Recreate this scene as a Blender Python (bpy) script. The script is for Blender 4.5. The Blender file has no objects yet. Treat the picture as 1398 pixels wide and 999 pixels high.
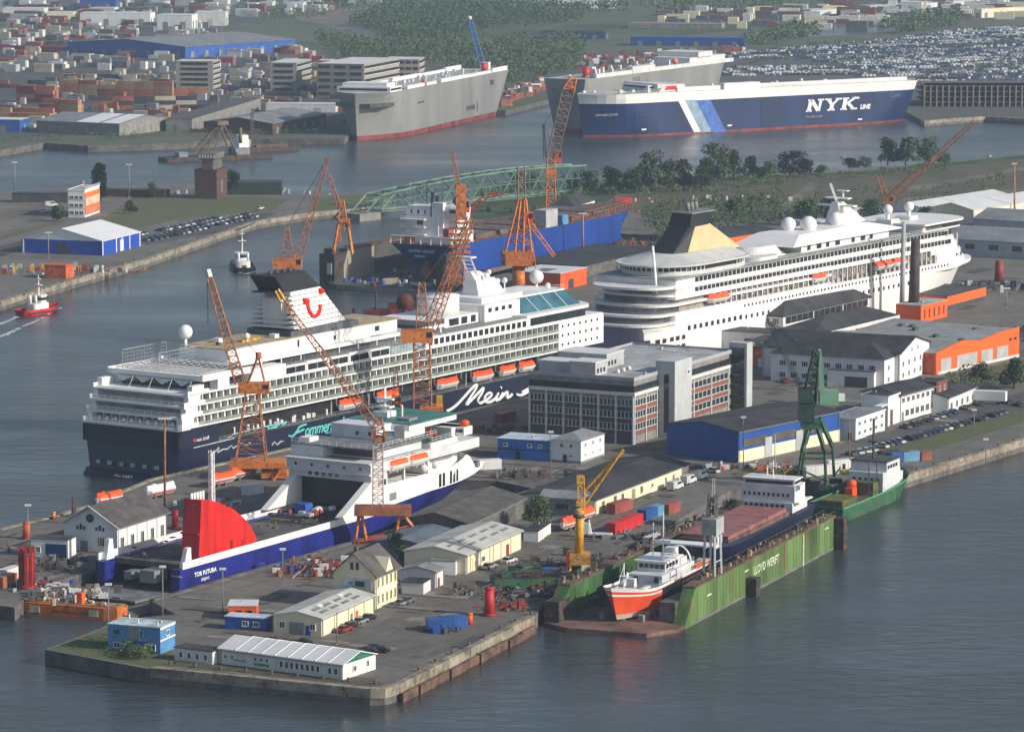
import bpy, bmesh, math, random
from mathutils import Matrix, Vector
random.seed(7)
sc = bpy.context.scene
C = sc.collection
R = math.radians

# ---------------------------------------------------------------- camera
F_, CX, CY, YH, H = 5250.0, 699.0, 499.5, -225.0, 167.0     # focal length / horizon in photo pixels, camera height in metres
PITCH = math.atan((CY - YH) / F_)
cam = bpy.data.cameras.new('camera'); cam_o = bpy.data.objects.new('camera', cam); C.objects.link(cam_o)
cam_o.location = (0, 0, H); cam_o.rotation_euler = (math.pi/2 - PITCH, 0, 0)
cam.sensor_width = 36; cam.lens = 36 * F_ / 1398; cam.clip_start = 5; cam.clip_end = 60000
sc.camera = cam_o

# ---------------------------------------------------------------- light
SUN_EL, SUN_AZ = 27.0, 112.0        # azimuth clockwise from +Y (away from the camera)
w = bpy.data.worlds.new('World'); sc.world = w; w.use_nodes = True
nt = w.node_tree; bg = nt.nodes['Background']
sky = nt.nodes.new('ShaderNodeTexSky'); sky.sky_type = 'NISHITA'; sky.sun_disc = False
sky.sun_elevation = R(SUN_EL); sky.sun_rotation = R(SUN_AZ); sky.altitude = 0
sky.air_density = 1.0; sky.dust_density = 1.6; sky.ozone_density = 1.2
nt.links.new(sky.outputs[0], bg.inputs[0]); bg.inputs[1].default_value = 0.115
sl = bpy.data.lights.new('sun', 'SUN'); sl.energy = 4.6; sl.angle = R(0.5); sl.color = (1.0, 0.93, 0.82)
so = bpy.data.objects.new('sun', sl); C.objects.link(so)
sd = Vector((math.sin(R(SUN_AZ))*math.cos(R(SUN_EL)), math.cos(R(SUN_AZ))*math.cos(R(SUN_EL)), math.sin(R(SUN_EL))))
so.rotation_euler = sd.to_track_quat('Z', 'Y').to_euler(); so.location = (300, -100, 400)
sc.view_settings.view_transform = 'Standard'; sc.view_settings.look = 'None'
sc.view_settings.gamma = 1; sc.view_settings.use_curve_mapping = False
sc.view_settings.exposure = 0.0
sc.cycles.volume_bounces = 0; sc.cycles.max_bounces = 6; sc.cycles.transparent_max_bounces = 6
sc.cycles.volume_step_rate = 4

# ---------------------------------------------------------------- photo pixel -> place on the ground at height z
LZ = 3.0
def ray(x, y):
    dx = (x-CX)/F_; dy = -(y-CY)/F_
    return (dx, math.cos(PITCH)+dy*math.sin(PITCH), -math.sin(PITCH)+dy*math.cos(PITCH))
def G(x, y, z=LZ):
    d = ray(x, y); t = (z-H)/d[2]
    return Vector((d[0]*t, d[1]*t))
def V(x, y, Y):                      # at distance Y: (X, Z)
    d = ray(x, y); t = Y/d[1]
    return d[0]*t, H+d[2]*t
class Fr:
    def __init__(s, o, a): s.o = Vector(o[:2]); s.a = R(a); s.c = math.cos(s.a); s.s = math.sin(s.a)
    def w(s, x, y): return Vector((s.o.x+x*s.c-y*s.s, s.o.y+x*s.s+y*s.c))
    def loc(s, X, Y): X -= s.o.x; Y -= s.o.y; return X*s.c+Y*s.s, -X*s.s+Y*s.c
    def side(s, px, py, yl):
        d = ray(px, py); cy = s.loc(0, 0)[1]; t = (yl-cy)/(-d[0]*s.s+d[1]*s.c)
        return s.loc(d[0]*t, d[1]*t)[0], H+d[2]*t

# ---------------------------------------------------------------- materials
MATS = {}
def mat(name, col, rough=.65, metal=0., var=.18, scale=.25, col2=None, streak=0., bump=0., spec=.35, rust=0., fine=0.):
    if name in MATS: return MATS[name]
    m = bpy.data.materials.new(name); m.use_nodes = True; n = m.node_tree; L = n.links
    b = n.nodes['Principled BSDF']; b.inputs['Roughness'].default_value = rough; b.inputs['Metallic'].default_value = metal
    b.inputs['Specular IOR Level'].default_value = spec
    tc = n.nodes.new('ShaderNodeTexCoord'); mp = n.nodes.new('ShaderNodeMapping')
    L.new(tc.outputs['Object'], mp.inputs[0])
    if streak: mp.inputs['Scale'].default_value = (1, 1, streak)
    ns = n.nodes.new('ShaderNodeTexNoise'); ns.inputs['Scale'].default_value = scale; ns.inputs['Detail'].default_value = 6
    ns.inputs['Roughness'].default_value = .62
    L.new(mp.outputs[0], ns.inputs[0])
    rp = n.nodes.new('ShaderNodeValToRGB'); e = rp.color_ramp.elements
    c2 = col2 or tuple(max(0, c*(1-2.2*var)) for c in col)
    c1 = tuple(min(1, c*(1+var*.6)) for c in col) if not col2 else col
    e[0].position = .33; e[0].color = (*c2, 1); e[1].position = .62; e[1].color = (*c1, 1)
    L.new(ns.outputs[0], rp.inputs[0]); out = rp.outputs[0]
    if rust:
        n2 = n.nodes.new('ShaderNodeTexNoise'); n2.inputs['Scale'].default_value = scale*2.3; n2.inputs['Detail'].default_value = 8
        L.new(mp.outputs[0], n2.inputs[0]); r2 = n.nodes.new('ShaderNodeValToRGB')
        r2.color_ramp.elements[0].position = .62-rust*.2; r2.color_ramp.elements[1].position = .72-rust*.1
        L.new(n2.outputs[0], r2.inputs[0]); mx = n.nodes.new('ShaderNodeMix'); mx.data_type = 'RGBA'
        L.new(r2.outputs[0], mx.inputs[0]); L.new(out, mx.inputs[6]); mx.inputs[7].default_value = (.16, .07, .035, 1)
        out = mx.outputs[2]
    if fine:
        n3 = n.nodes.new('ShaderNodeTexNoise'); n3.inputs['Scale'].default_value = fine; n3.inputs['Detail'].default_value = 3
        L.new(tc.outputs['Object'], n3.inputs[0]); mx = n.nodes.new('ShaderNodeMix'); mx.data_type = 'RGBA'; mx.blend_type = 'MULTIPLY'
        mx.inputs[0].default_value = .55; r3 = n.nodes.new('ShaderNodeValToRGB')
        r3.color_ramp.elements[0].position = .35; r3.color_ramp.elements[0].color = (.6, .6, .6, 1); r3.color_ramp.elements[1].position = .6
        L.new(n3.outputs[0], r3.inputs[0]); L.new(out, mx.inputs[6]); L.new(r3.outputs[0], mx.inputs[7]); out = mx.outputs[2]
    L.new(out, b.inputs['Base Color'])
    if bump:
        bp = n.nodes.new('ShaderNodeBump'); bp.inputs['Distance'].default_value = bump; bp.inputs['Strength'].default_value = .6
        L.new(ns.outputs[0], bp.inputs['Height']); L.new(bp.outputs[0], b.inputs['Normal'])
    MATS[name] = m; return m
WHITE = mat('white_paint', (.80, .79, .77), .45, var=.03, scale=.25, streak=.15)
OFFW = mat('weathered_white_paint', (.66, .66, .64), .6, var=.07, scale=.35, streak=.2)
LGREY = mat('light_grey_paint', (.42, .43, .44), .6, var=.1)
MGREY = mat('mid_grey_paint', (.22, .23, .24), .6, var=.12)
DGREY = mat('dark_grey_metal', (.07, .075, .08), .6, var=.2)
BLACK = mat('black_paint', (.02, .021, .024), .5, var=.2)
GLASS = mat('dark_window_glass', (.03, .038, .045), .12, var=.25, scale=.6, spec=.6)
GGLASS = mat('green_tinted_glass', (.09, .13, .12), .2, var=.3, scale=.8, spec=.6)
NAVY = mat('navy_hull_paint', (.005, .010, .036), .45, var=.15, scale=.08, spec=.5)
BLUE = mat('ferry_blue_paint', (.012, .018, .19), .45, var=.25, scale=.15, streak=.3, spec=.4)
NBLUE = mat('carrier_blue_paint', (.007, .026, .105), .5, var=.22, scale=.06, streak=.3)
RBLUE = mat('royal_blue_hull', (.008, .05, .27), .5, var=.15, scale=.06, streak=.4)
SBLUE = mat('sheet_metal_blue', (.03, .10, .38), .5, var=.12, scale=.2)
LBLUE = mat('pale_blue_paint', (.10, .27, .52), .5, var=.12, scale=.4)
ORANGE = mat('orange_paint', (.72, .12, .025), .55, var=.1, scale=.3)
BORANGE = mat('bright_orange_paint', (.82, .10, .02), .5, var=.08, scale=.3)
CRANE = mat('rusty_orange_crane_paint', (.72, .22, .05), .6, var=.25, scale=.5, rust=.45)
CRANED = mat('rust_brown_lattice_paint', (.42, .15, .065), .65, var=.25, scale=.5, rust=.5)
YELLOW = mat('yellow_crane_paint', (.72, .36, .02), .5, var=.15, scale=.5, rust=.3)
RED = mat('red_paint', (.62, .02, .015), .45, var=.08, scale=.3)
DRED = mat('dull_red_paint', (.30, .04, .03), .6, var=.2, scale=.4)
HATCH = mat('faded_red_hatch_paint', (.30, .12, .11), .6, var=.15, scale=.3)
BOOT = mat('red_antifouling', (.24, .05, .045), .6, var=.25, scale=.15)
CREAM = mat('cream_render', (.74, .68, .48), .8, var=.04, scale=.3, streak=.3)
PLASTER = mat('white_plaster', (.72, .73, .72), .8, var=.05, scale=.25, streak=.3)
CONC = mat('concrete', (.27, .26, .24), .85, var=.15, scale=.3, fine=1.1)
DCONC = mat('dark_stained_concrete', (.15, .14, .13), .9, var=.25, scale=.25, fine=.9)
QUAY = mat('quay_edge_concrete', (.30, .27, .21), .85, var=.25, scale=.25, rust=.3)
BRICK = mat('red_brick', (.24, .085, .055), .85, var=.2, scale=.8, fine=2)
DBRICK = mat('dark_brown_brick', (.12, .065, .05), .85, var=.2, scale=.8, fine=2)
ROOFD = mat('dark_bitumen_roof', (.052, .052, .056), .8, var=.22, scale=.12, fine=.5)
ROOFG = mat('grey_sheet_roof', (.25, .26, .27), .65, var=.14, scale=.1, fine=.6)
ROOFM = mat('brown_grey_tile_roof', (.11, .10, .095), .75, var=.2, scale=.3, fine=1.5)
ROOFW = mat('pale_sheet_roof', (.66, .67, .67), .55, var=.05, scale=.1)
ROOFC = mat('lichen_grey_roof', (.50, .50, .45), .7, var=.10, scale=.15)
GREEND = mat('dock_green_paint', (.125, .21, .065), .55, var=.3, scale=.12, streak=.15, rust=.15)
GREENB = mat('dark_green_paint', (.03, .12, .06), .55, var=.25, scale=.3, rust=.2)
GREENC = mat('crane_green_paint', (.035, .11, .06), .55, var=.4, scale=.5, rust=.25)
PGREEN = mat('pale_green_bridge_paint', (.14, .23, .18), .6, var=.2, scale=.2)
TEAL = mat('teal_glass_roof', (.05, .15, .19), .25, var=.2, scale=.2, spec=.6)
DECK = mat('tan_teak_deck', (.42, .34, .21), .8, var=.15, scale=.3)
DECKG = mat('grey_deck_paint', (.20, .21, .22), .75, var=.2, scale=.3, fine=1)
DECKR = mat('rusty_deck_plate', (.17, .10, .075), .8, var=.3, scale=.3, fine=1)
GREYH = mat('carrier_grey_paint', (.24, .243, .235), .55, var=.1, scale=.05, streak=.3)
FUNY = mat('buff_funnel_paint', (.62, .46, .25), .5, var=.06)
LGREEN = mat('green_deck_paint', (.06, .19, .15), .6, var=.2)
STEELB = mat('grimy_shadowed_steel', (.045, .045, .045), .75, var=.3, scale=.4, rust=.5)  # near-black steel, its own dark tone broken up by rust
LEAF = [mat('leaf_green_%s' % k, c, .8, var=.3, scale=.7) for k, c in (('dark', (.045, .08, .03)), ('mid', (.07, .11, .038)), ('light', (.10, .145, .05)))]
BARK = mat('bark', (.06, .045, .035), .9)
GRASS = mat('rough_grass', (.10, .125, .045), .95, var=.3, scale=.06, col2=(.12, .105, .06), fine=.5)
ASPH = mat('worn_asphalt', (.18, .168, .148), .9, col2=(.12, .112, .10), scale=.045, fine=.35)
ASPHD = mat('dark_asphalt', (.10, .097, .093), .9, var=.2, scale=.06, fine=.5)
SCRUB = mat('brown_scrub_ground', (.125, .105, .07), .95, col2=(.075, .085, .04), scale=.02, fine=.12)
FARL = mat('far_ground', (.085, .115, .055), .95, col2=(.12, .115, .09), scale=.004, fine=.03)
SAND = mat('gravel_yard', (.17, .155, .125), .95, var=.2, scale=.05, fine=.5)

# ---------------------------------------------------------------- mesh builder
class B:
    def __init__(s): s.v = []; s.f = []; s.mi = []; s.m = 0; s.sm = []; s.gv = []; s.gf = []
    def add(s, vs, fs, smooth=False):
        k = len(s.v); s.v += [tuple(p) for p in vs]; s.gv.append((k, len(s.v))); s.gf.append((len(s.f), len(s.f)+len(fs)))
        for f in fs: s.f.append([i+k for i in f]); s.mi.append(s.m); s.sm.append(smooth)
        return s
    def box(s, x0, y0, z0, x1, y1, z1):
        if x0 > x1: x0, x1 = x1, x0
        if y0 > y1: y0, y1 = y1, y0
        if z0 > z1: z0, z1 = z1, z0
        return s.add([(x0,y0,z0),(x1,y0,z0),(x1,y1,z0),(x0,y1,z0),(x0,y0,z1),(x1,y0,z1),(x1,y1,z1),(x0,y1,z1)],
                     [(3,2,1,0),(4,5,6,7),(0,1,5,4),(1,2,6,5),(2,3,7,6),(3,0,4,7)])
    def prism(s, poly, z0, z1, top=None):
        n = len(poly); t = top or poly
        a = sum(poly[i][0]*poly[(i+1)%n][1]-poly[(i+1)%n][0]*poly[i][1] for i in range(n))
        if a < 0: poly = poly[::-1]; t = t[::-1]
        return s.add([(p[0],p[1],z0) for p in poly]+[(p[0],p[1],z1) for p in t],
                     [tuple(range(n))[::-1], tuple(range(n, 2*n))]+[(i,(i+1)%n,n+(i+1)%n,n+i) for i in range(n)])
    def yprism(s, prof, y0, y1):             # profile in x,z extruded along y
        n = len(prof)
        return s.add([(p[0],y0,p[1]) for p in prof]+[(p[0],y1,p[1]) for p in prof],
                     [tuple(range(n)), tuple(range(n,2*n))[::-1]]+[(i,n+i,n+(i+1)%n,(i+1)%n) for i in range(n)])
    def xprism(s, prof, x0, x1):             # profile in y,z extruded along x
        n = len(prof)
        return s.add([(x0,p[0],p[1]) for p in prof]+[(x1,p[0],p[1]) for p in prof],
                     [tuple(range(n))[::-1], tuple(range(n,2*n))]+[(i,(i+1)%n,n+(i+1)%n,n+i) for i in range(n)])
    def tube(s, p, q, r, n=6, r2=None, cap=True):
        p = Vector(p); q = Vector(q); d = (q-p)
        if d.length < 1e-6: return s
        d.normalize(); a = d.orthogonal().normalized(); b = d.cross(a); r2 = r if r2 is None else r2
        vs = []
        for c, rr in ((p, r), (q, r2)):
            for i in range(n):
                t = 2*math.pi*i/n+math.pi/n; vs.append(c+a*(rr*math.cos(t))+b*(rr*math.sin(t)))
        fs = [(i,(i+1)%n,n+(i+1)%n,n+i) for i in range(n)]
        if cap: fs += [tuple(range(n))[::-1], tuple(range(n,2*n))]
        return s.add(vs, fs, n > 6)
    def bar(s, p, q, w): return s.tube(p, q, w*.7, 4)
    def sphere(s, c, r, n=10, m=6, sz=1.0, z0=-1.0):
        vs = []; fs = []
        for j in range(m+1):
            t = math.pi*j/m
            for i in range(n):
                a = 2*math.pi*i/n; zz = math.cos(t); vs.append((c[0]+r*math.sin(t)*math.cos(a), c[1]+r*math.sin(t)*math.sin(a), c[2]+r*sz*max(zz, z0)))
        for j in range(m):
            for i in range(n): fs.append((j*n+i, (j+1)*n+i, (j+1)*n+(i+1)%n, j*n+(i+1)%n))
        return s.add(vs, fs, True)
    def truss(s, p, q, w, w2=None, n=8, t=.25, t2=.16, up=(0,0,1)):     # four-chord lattice from p to q
        p = Vector(p); q = Vector(q); d = (q-p).normalized(); w2 = w if w2 is None else w2
        a = d.cross(Vector(up));
        if a.length < .05: a = d.cross(Vector((1,0,0)))
        a.normalize(); b = d.cross(a)
        cs = [(-1,-1),(1,-1),(1,1),(-1,1)]
        def pt(k, c):
            u = k/n; ww = w+(w2-w)*u; o = p.lerp(q, u); return o+a*(c[0]*ww/2)+b*(c[1]*ww/2)
        t *= .66; t2 *= .62
        for c in cs: s.bar(pt(0, c), pt(n, c), t)
        for k in range(n):
            for i in range(4):
                c, e = cs[i], cs[(i+1)%4]
                if k % 2: c, e = e, c
                s.bar(pt(k, c), pt(k+1, e), t2)
                if k: s.bar(pt(k, cs[i]), pt(k, cs[(i+1)%4]), t2)
        return s
    def rail(s, pts, h=1.1, n=None, r=.06, rows=2):
        for a, b in zip(pts, pts[1:]):
            a = Vector(a); b = Vector(b); L = (b-a).length; k = max(1, int(L/(n or 3)))
            for i in range(k+1): c = a.lerp(b, i/k); s.bar(c, c+Vector((0,0,h)), r)
            for j in range(rows): dz = Vector((0,0,h*(j+1)/rows)); s.bar(a+dz, b+dz, r)
        return s
    def mesh(s, name, mats):
        me = bpy.data.meshes.new(name); me.from_pydata(s.v, [], s.f)
        if not isinstance(mats, (list, tuple)): mats = [mats]
        for m in mats: me.materials.append(m)
        if len(mats) > 1: me.polygons.foreach_set('material_index', s.mi)
        me.polygons.foreach_set('use_smooth', s.sm)
        me.update(); return me
    def split(s, name, mats, parent=None):
        """every primitive of the builder becomes a part of its own"""
        out = []; k = 0
        for nv, nf in zip(s.gv, s.gf):
            q = B(); q.v = s.v[nv[0]:nv[1]]; q.f = [[i-nv[0] for i in f] for f in s.f[nf[0]:nf[1]]]; q.mi = s.mi[nf[0]:nf[1]]; q.sm = s.sm[nf[0]:nf[1]]
            m = mats[q.mi[0]] if isinstance(mats, (list, tuple)) else mats
            out.append(put(name, q.mesh(name, m), parent))
        return out
    def to(s, name, mats, parent=None, kind=None, label=None, loc=None, rz=0):
        return put(name, s.mesh(name, mats), parent, kind, label, loc, rz)
def put(name, me, parent=None, kind=None, label=None, loc=None, rz=0):
    o = bpy.data.objects.new(name, me); C.objects.link(o)
    if parent: o.parent = parent
    if kind: o['kind'] = kind
    if label: o['label'] = label
    if loc is not None: o.location = (loc[0], loc[1], loc[2] if len(loc) > 2 else 0)
    if rz: o.rotation_euler = (0, 0, rz)
    return o
def tag(o, label, cat, group=None):
    o['label'] = label; o['category'] = cat
    if group: o['group'] = group
    return o
def thing(name, label, cat, loc=(0,0,0), rz=0, group=None):
    o = put(name, None, loc=loc, rz=rz); o.empty_display_size = 2
    return tag(o, label, cat, group)

def dup(root, loc=None, rz=None, label=None, group=None, tree=None):
    """copy of a thing with copies of its parts and sub-parts"""
    tree = tree or tree_of(root)
    def cp(node, parent):
        o, ch = node; c = o.copy(); C.objects.link(c)
        if parent: c.parent = parent
        for n in ch: cp(n, c)
        return c
    r = cp(tree, None)
    if loc is not None: r.location = loc
    if rz is not None: r.rotation_euler = (0, 0, rz)
    if label: r['label'] = label
    if group: r['group'] = group
    return r
def tree_of(root):
    ch = {}
    for o in bpy.data.objects:
        if o.parent: ch.setdefault(o.parent.name, []).append(o)
    def t(o): return (o, [t(c) for c in ch.get(o.name, [])])
    return t(root)
def struct(name, b, m): return b.to(name, m, kind='structure')
def v3(v, z): return Vector((v[0], v[1], z))

# ---------------------------------------------------------------- parts used everywhere: windows, doors
_wc = {}
def window(parent, face, u, z, ww, hh, L=0, D=0, fm=None, gm=None, nx=2, name='window', sub=False):
    """window on a wall of a box building: face R (y=0), L (x=0), E (x=L), B (y=D); u along the wall, z sill height"""
    fm = fm or WHITE; gm = gm or GLASS
    key = (round(ww,2), round(hh,2), fm.name, gm.name, nx, name)
    if key not in _wc:
        b = B(); t = min(.12, ww*.09)
        b.m = 0
        b.box(-ww/2,-.14,0,-ww/2+t,0,hh); b.box(ww/2-t,-.14,0,ww/2,0,hh); b.box(-ww/2+t,-.14,hh-t,ww/2-t,0,hh); b.box(-ww/2-.05,-.2,-.08,ww/2+.05,0,t*.8)
        for i in range(1, nx): x = -ww/2+ww*i/nx; b.box(x-t*.35,-.12,t,x+t*.35,-.03,hh-t)
        b.m = 1; b.box(-ww/2+t,-.06,t*.8,ww/2-t,-.01,hh-t)
        _wc[key] = b.mesh(name, [fm, gm])
    p, a = {'R': ((u,0,z),0), 'L': ((0,u,z),-math.pi/2), 'E': ((L,u,z),math.pi/2), 'B': ((u,D,z),math.pi)}[face]
    return put(name, _wc[key], parent, loc=p, rz=a)
def doorp(parent, face, u, z, ww, hh, m, L=0, D=0, name='door'):
    key = ('d', name, round(ww,2), round(hh,2), m.name)
    if key not in _wc:
        b = B(); b.box(-ww/2,-.09,0,ww/2,0,hh)
        k = max(2, int(hh/.8)) if ww > 2 else 2
        for i in range(k): b.box(-ww/2+.08,-.13,hh*i/k+.06,ww/2-.08,-.09,hh*(i+1)/k-.06)
        _wc[key] = b.mesh(name, [m])
    p, a = {'R': ((u,0,z),0), 'L': ((0,u,z),-math.pi/2), 'E': ((L,u,z),math.pi/2), 'B': ((u,D,z),math.pi)}[face]
    return put(name, _wc[key], parent, loc=p, rz=a)
def site(N, Rr, z=LZ):
    a = G(*N, z); b = G(*Rr, z); d = b-a
    return a, d.length, math.atan2(d.y, d.x)
def building(name, label, cat, N, Rr, Lf, h, roof='flat', rh=2., wm=None, rm=None, gm=None, ov=.5, para=.5, z=LZ, group=None, base=None, seams=0, trim=None):
    """N near corner, Rr end of the right-hand face, Lf end of the left-hand face (photo px) or a depth in metres"""
    a, L, ang = site(N, Rr, z)
    if isinstance(Lf, (int, float)): D = Lf
    else:
        d = G(*Lf, z)-a; D = abs(-d.x*math.sin(ang)+d.y*math.cos(ang))
    t = thing(name, label, cat, (a.x, a.y, z), ang, group)
    wm = wm or PLASTER; rm = rm or ROOFD
    b = B(); b.box(0,0,-.3,L,D,h)
    if roof == 'gx':
        for x in (0, L): pass
        b.m = 1; b.xprism([(0,h),(D,h),(D/2,h+rh)], .02, L-.02)
    elif roof == 'gy':
        b.m = 1; b.yprism([(0,h),(L,h),(L/2,h+rh)], .02, D-.02)
    b.to('wall', [wm, gm or wm], t)
    r = B(); th = .22
    if roof == 'flat':
        r.box(-.15,-.15,h+.002,L+.15,D+.15,h+.18)
        if para:
            p = B(); q = .3
            p.box(-.2,-.2,h-.25,L+.2,-.02,h+para); p.box(-.2,D+.02,h-.25,L+.2,D+.2,h+para); p.box(-.2,-.02,h-.25,-.02,D+.02,h+para); p.box(L+.02,-.02,h-.25,L+.2,D+.02,h+para)
            p.to('parapet', trim or wm, t)
    elif roof == 'gx':
        s = rh/(D/2); e = ov*s
        r.xprism([(-ov,h-e+.03),(D/2,h+rh+.03),(D+ov,h-e+.03),(D+ov,h-e+.03+th),(D/2,h+rh+.03+th),(-ov,h-e+.03+th)], -ov, L+ov)
        if seams:
            for i in range(1, int(L/seams)):
                x = i*seams; r.xprism([(-ov,h-e+.03+th),(D/2,h+rh+.03+th),(D+ov,h-e+.03+th),(D+ov,h-e+.15+th),(D/2,h+rh+.15+th),(-ov,h-e+.15+th)], x-.08, x+.08)
    elif roof == 'gy':
        s = rh/(L/2); e = ov*s
        r.yprism([(-ov,h-e+.03),(L/2,h+rh+.03),(L+ov,h-e+.03),(L+ov,h-e+.03+th),(L/2,h+rh+.03+th),(-ov,h-e+.03+th)], -ov, D+ov)
        if seams:
            for i in range(1, int(D/seams)):
                y = i*seams; r.yprism([(-ov,h-e+.03+th),(L/2,h+rh+.03+th),(L+ov,h-e+.03+th),(L+ov,h-e+.15+th),(L/2,h+rh+.15+th),(-ov,h-e+.15+th)], y-.08, y+.08)
    elif roof == 'hip':
        m = min(L, D)/2; lo = [(-ov,-ov),(L+ov,-ov),(L+ov,D+ov),(-ov,D+ov)]
        hi = [(m,m),(L-m,m),(L-m,D-m),(m,D-m)] if L >= D else [(m,m),(L-m,m),(L-m,D-m),(m,D-m)]
        hi = [(x+.01*(i in (1,2)), y+.01*(i > 1)) for i, (x, y) in enumerate(hi)]
        r.prism(lo, h+.01, h+rh, hi)
    ro = r.to('roof', rm, t)
    if roof in ('gx','gy') and a.y < 1300:
        q = B()
        if roof == 'gx': q.box(-ov,-ov-.16,h-ov*rh/(D/2)-.12,L+ov,-ov,h-ov*rh/(D/2)+.06)
        else: q.box(-ov-.16,-ov,h-ov*rh/(L/2)-.12,-ov,D+ov,h-ov*rh/(L/2)+.06)
        q.to('gutter', MGREY, t)
        q = B(); u_ = [.4, L-.4] if roof == 'gx' else [.4, D-.4]
        for u in u_: q = B(); (q.box(u-.07,-.2,0,u+.07,-.05,h-.1) if roof == 'gx' else q.box(-.2,u-.07,0,-.05,u+.07,h-.1)); q.to('downpipe', MGREY, t)
    elif roof == 'flat' and a.y < 1300 and L > 6:
        for _ in range(min(6, int(L*D/90)+1)):
            x, y = random.uniform(1.5, L-1.5), random.uniform(1.5, D-1.5) if D > 3.2 else D/2; q = B(); s_ = random.uniform(.25,.6)
            if random.random() < .5: q.box(x-s_,y-s_*.7,h+.15,x+s_,y+s_*.7,h+.15+s_*1.3)
            else: q.tube((x,y,h+.15),(x,y,h+.5+s_),s_*.45,8)
            q.to('roof_vent', LGREY, t)
    if base:
        q = B(); q.box(-.05,-.05,-.3,L+.05,D+.05,base[0]); q.to('plinth', base[1], t)
    return t, L, D, ro
def skylights(ro, L, D, h, rh, rows, axis='gx', w=1.2, l=4.0, m=None):
    b = B()
    b.box(-l/2,-w/2,0,l/2,w/2,.12); me = b.mesh('skylight', m or MGREY)
    for k, u in rows:       # u along ridge fraction, side fraction from eave
        if axis == 'gx':
            D2 = D/2; y = D2*u; z = h+rh*u+.28; o = put('skylight', me, ro, loc=(L*k, y, z)); o.rotation_euler = (math.atan2(rh, D2), 0, 0)
        else:
            L2 = L/2; x = L2*u; z = h+rh*u+.28; o = put('skylight', me, ro, loc=(x, D*k, z)); o.rotation_euler = (math.atan2(rh, L2), 0, -math.pi/2)
# ================================================================ SETTING
MS = Fr((-99.5, 997.7), 57.0)                       # big navy cruise ship, stern centre
AR_side = Fr((55.7, 1208.0), 56.5); AR = Fr(AR_side.w(-25, 14.5), 56.5)
FE = Fr(Fr((-73.2, 833.0), 59.5).w(0, 11.5), 59.5)  # ferry, stern centre
D3 = Fr(G(452,385,1), 62.0)                         # floating dock behind
GD = Fr((35.8, 798.9), 67.0)                        # green floating dock
# water
wm = bpy.data.materials.new('harbour_water'); wm.use_nodes = True; n = wm.node_tree; L_ = n.links; b_ = n.nodes['Principled BSDF']
b_.inputs['Roughness'].default_value = .22; b_.inputs['Specular IOR Level'].default_value = .5; b_.inputs['IOR'].default_value = 1.33
tc = n.nodes.new('ShaderNodeTexCoord'); mp = n.nodes.new('ShaderNodeMapping'); mp.inputs['Rotation'].default_value = (0,0,R(-20)); mp.inputs['Scale'].default_value = (.5, 1.0, 1)
L_.new(tc.outputs['Object'], mp.inputs[0])
n1 = n.nodes.new('ShaderNodeTexNoise'); n1.inputs['Scale'].default_value = .22; n1.inputs['Detail'].default_value = 5; n1.inputs['Roughness'].default_value = .6
n2 = n.nodes.new('ShaderNodeTexNoise'); n2.inputs['Scale'].default_value = .012; n2.inputs['Detail'].default_value = 4
L_.new(mp.outputs[0], n1.inputs[0]); L_.new(mp.outputs[0], n2.inputs[0])
rp = n.nodes.new('ShaderNodeValToRGB'); rp.color_ramp.elements[0].position = .3; rp.color_ramp.elements[0].color = (.030, .035, .037, 1)
rp.color_ramp.elements[1].position = .7; rp.color_ramp.elements[1].color = (.048, .056, .060, 1); L_.new(n2.outputs[0], rp.inputs[0]); L_.new(rp.outputs[0], b_.inputs['Base Color'])
r2 = n.nodes.new('ShaderNodeMapRange'); r2.inputs[1].default_value = .35; r2.inputs[2].default_value = .65; r2.inputs[3].default_value = .14; r2.inputs[4].default_value = .32
L_.new(n2.outputs[0], r2.inputs[0]); L_.new(r2.outputs[0], b_.inputs['Roughness'])
bp = n.nodes.new('ShaderNodeBump'); bp.inputs['Distance'].default_value = .75; bp.inputs['Strength'].default_value = .8
n4 = n.nodes.new('ShaderNodeTexNoise'); n4.inputs['Scale'].default_value = .02; n4.inputs['Detail'].default_value = 3; L_.new(mp.outputs[0], n4.inputs[0]); r4 = n.nodes.new('ShaderNodeMapRange'); r4.inputs[1].default_value = .38; r4.inputs[2].default_value = .62; r4.inputs[3].default_value = .25; r4.inputs[4].default_value = 1.0; L_.new(n4.outputs[0], r4.inputs[0]); L_.new(r4.outputs[0], bp.inputs['Strength'])
L_.new(n1.outputs[0], bp.inputs['Height']); L_.new(bp.outputs[0], b_.inputs['Normal'])
WATER = wm
b = B(); b.add([(-6000,-3000,0),(6000,-3000,0),(6000,3600,0),(-6000,3600,0)], [(0,1,2,3)]); struct('water', b, WATER)

def g(*pts, z=LZ): return [G(x, y, z) for x, y in pts]
def land(name, poly, m, z0=-4, z1=LZ, wall=None):
    b = B(); b.prism(poly, z0, z1)
    b.mi = [0 if i == 1 else 1 for i in range(len(b.f))]
    return struct(name, b, [m, wall or DCONC])
def sheet(name, pts, m, z=LZ+.03, kind='structure'):
    b = B(); n = len(pts); b.prism([tuple(p) for p in pts], z-.3, z); return b.to(name, m, kind=kind)

# far bank: from the upper quays to the horizon
far = g((-400,205),(0,206),(60,196),(120,200),(200,198),(260,196),(345,190),(470,190),(486,175)) + g((520,165),(640,150),(690,151),(745,137),(800,120),(900,112)) + \
      g((1100,118),(1230,150),(1262,166),(1300,163),(1345,160),(1420,164),(1800,170)) + [Vector((3000,2600)), Vector((9000,14000)), Vector((-9000,14000)), Vector((-3000,2400))]
land('far_bank_ground', far, FARL)
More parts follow.
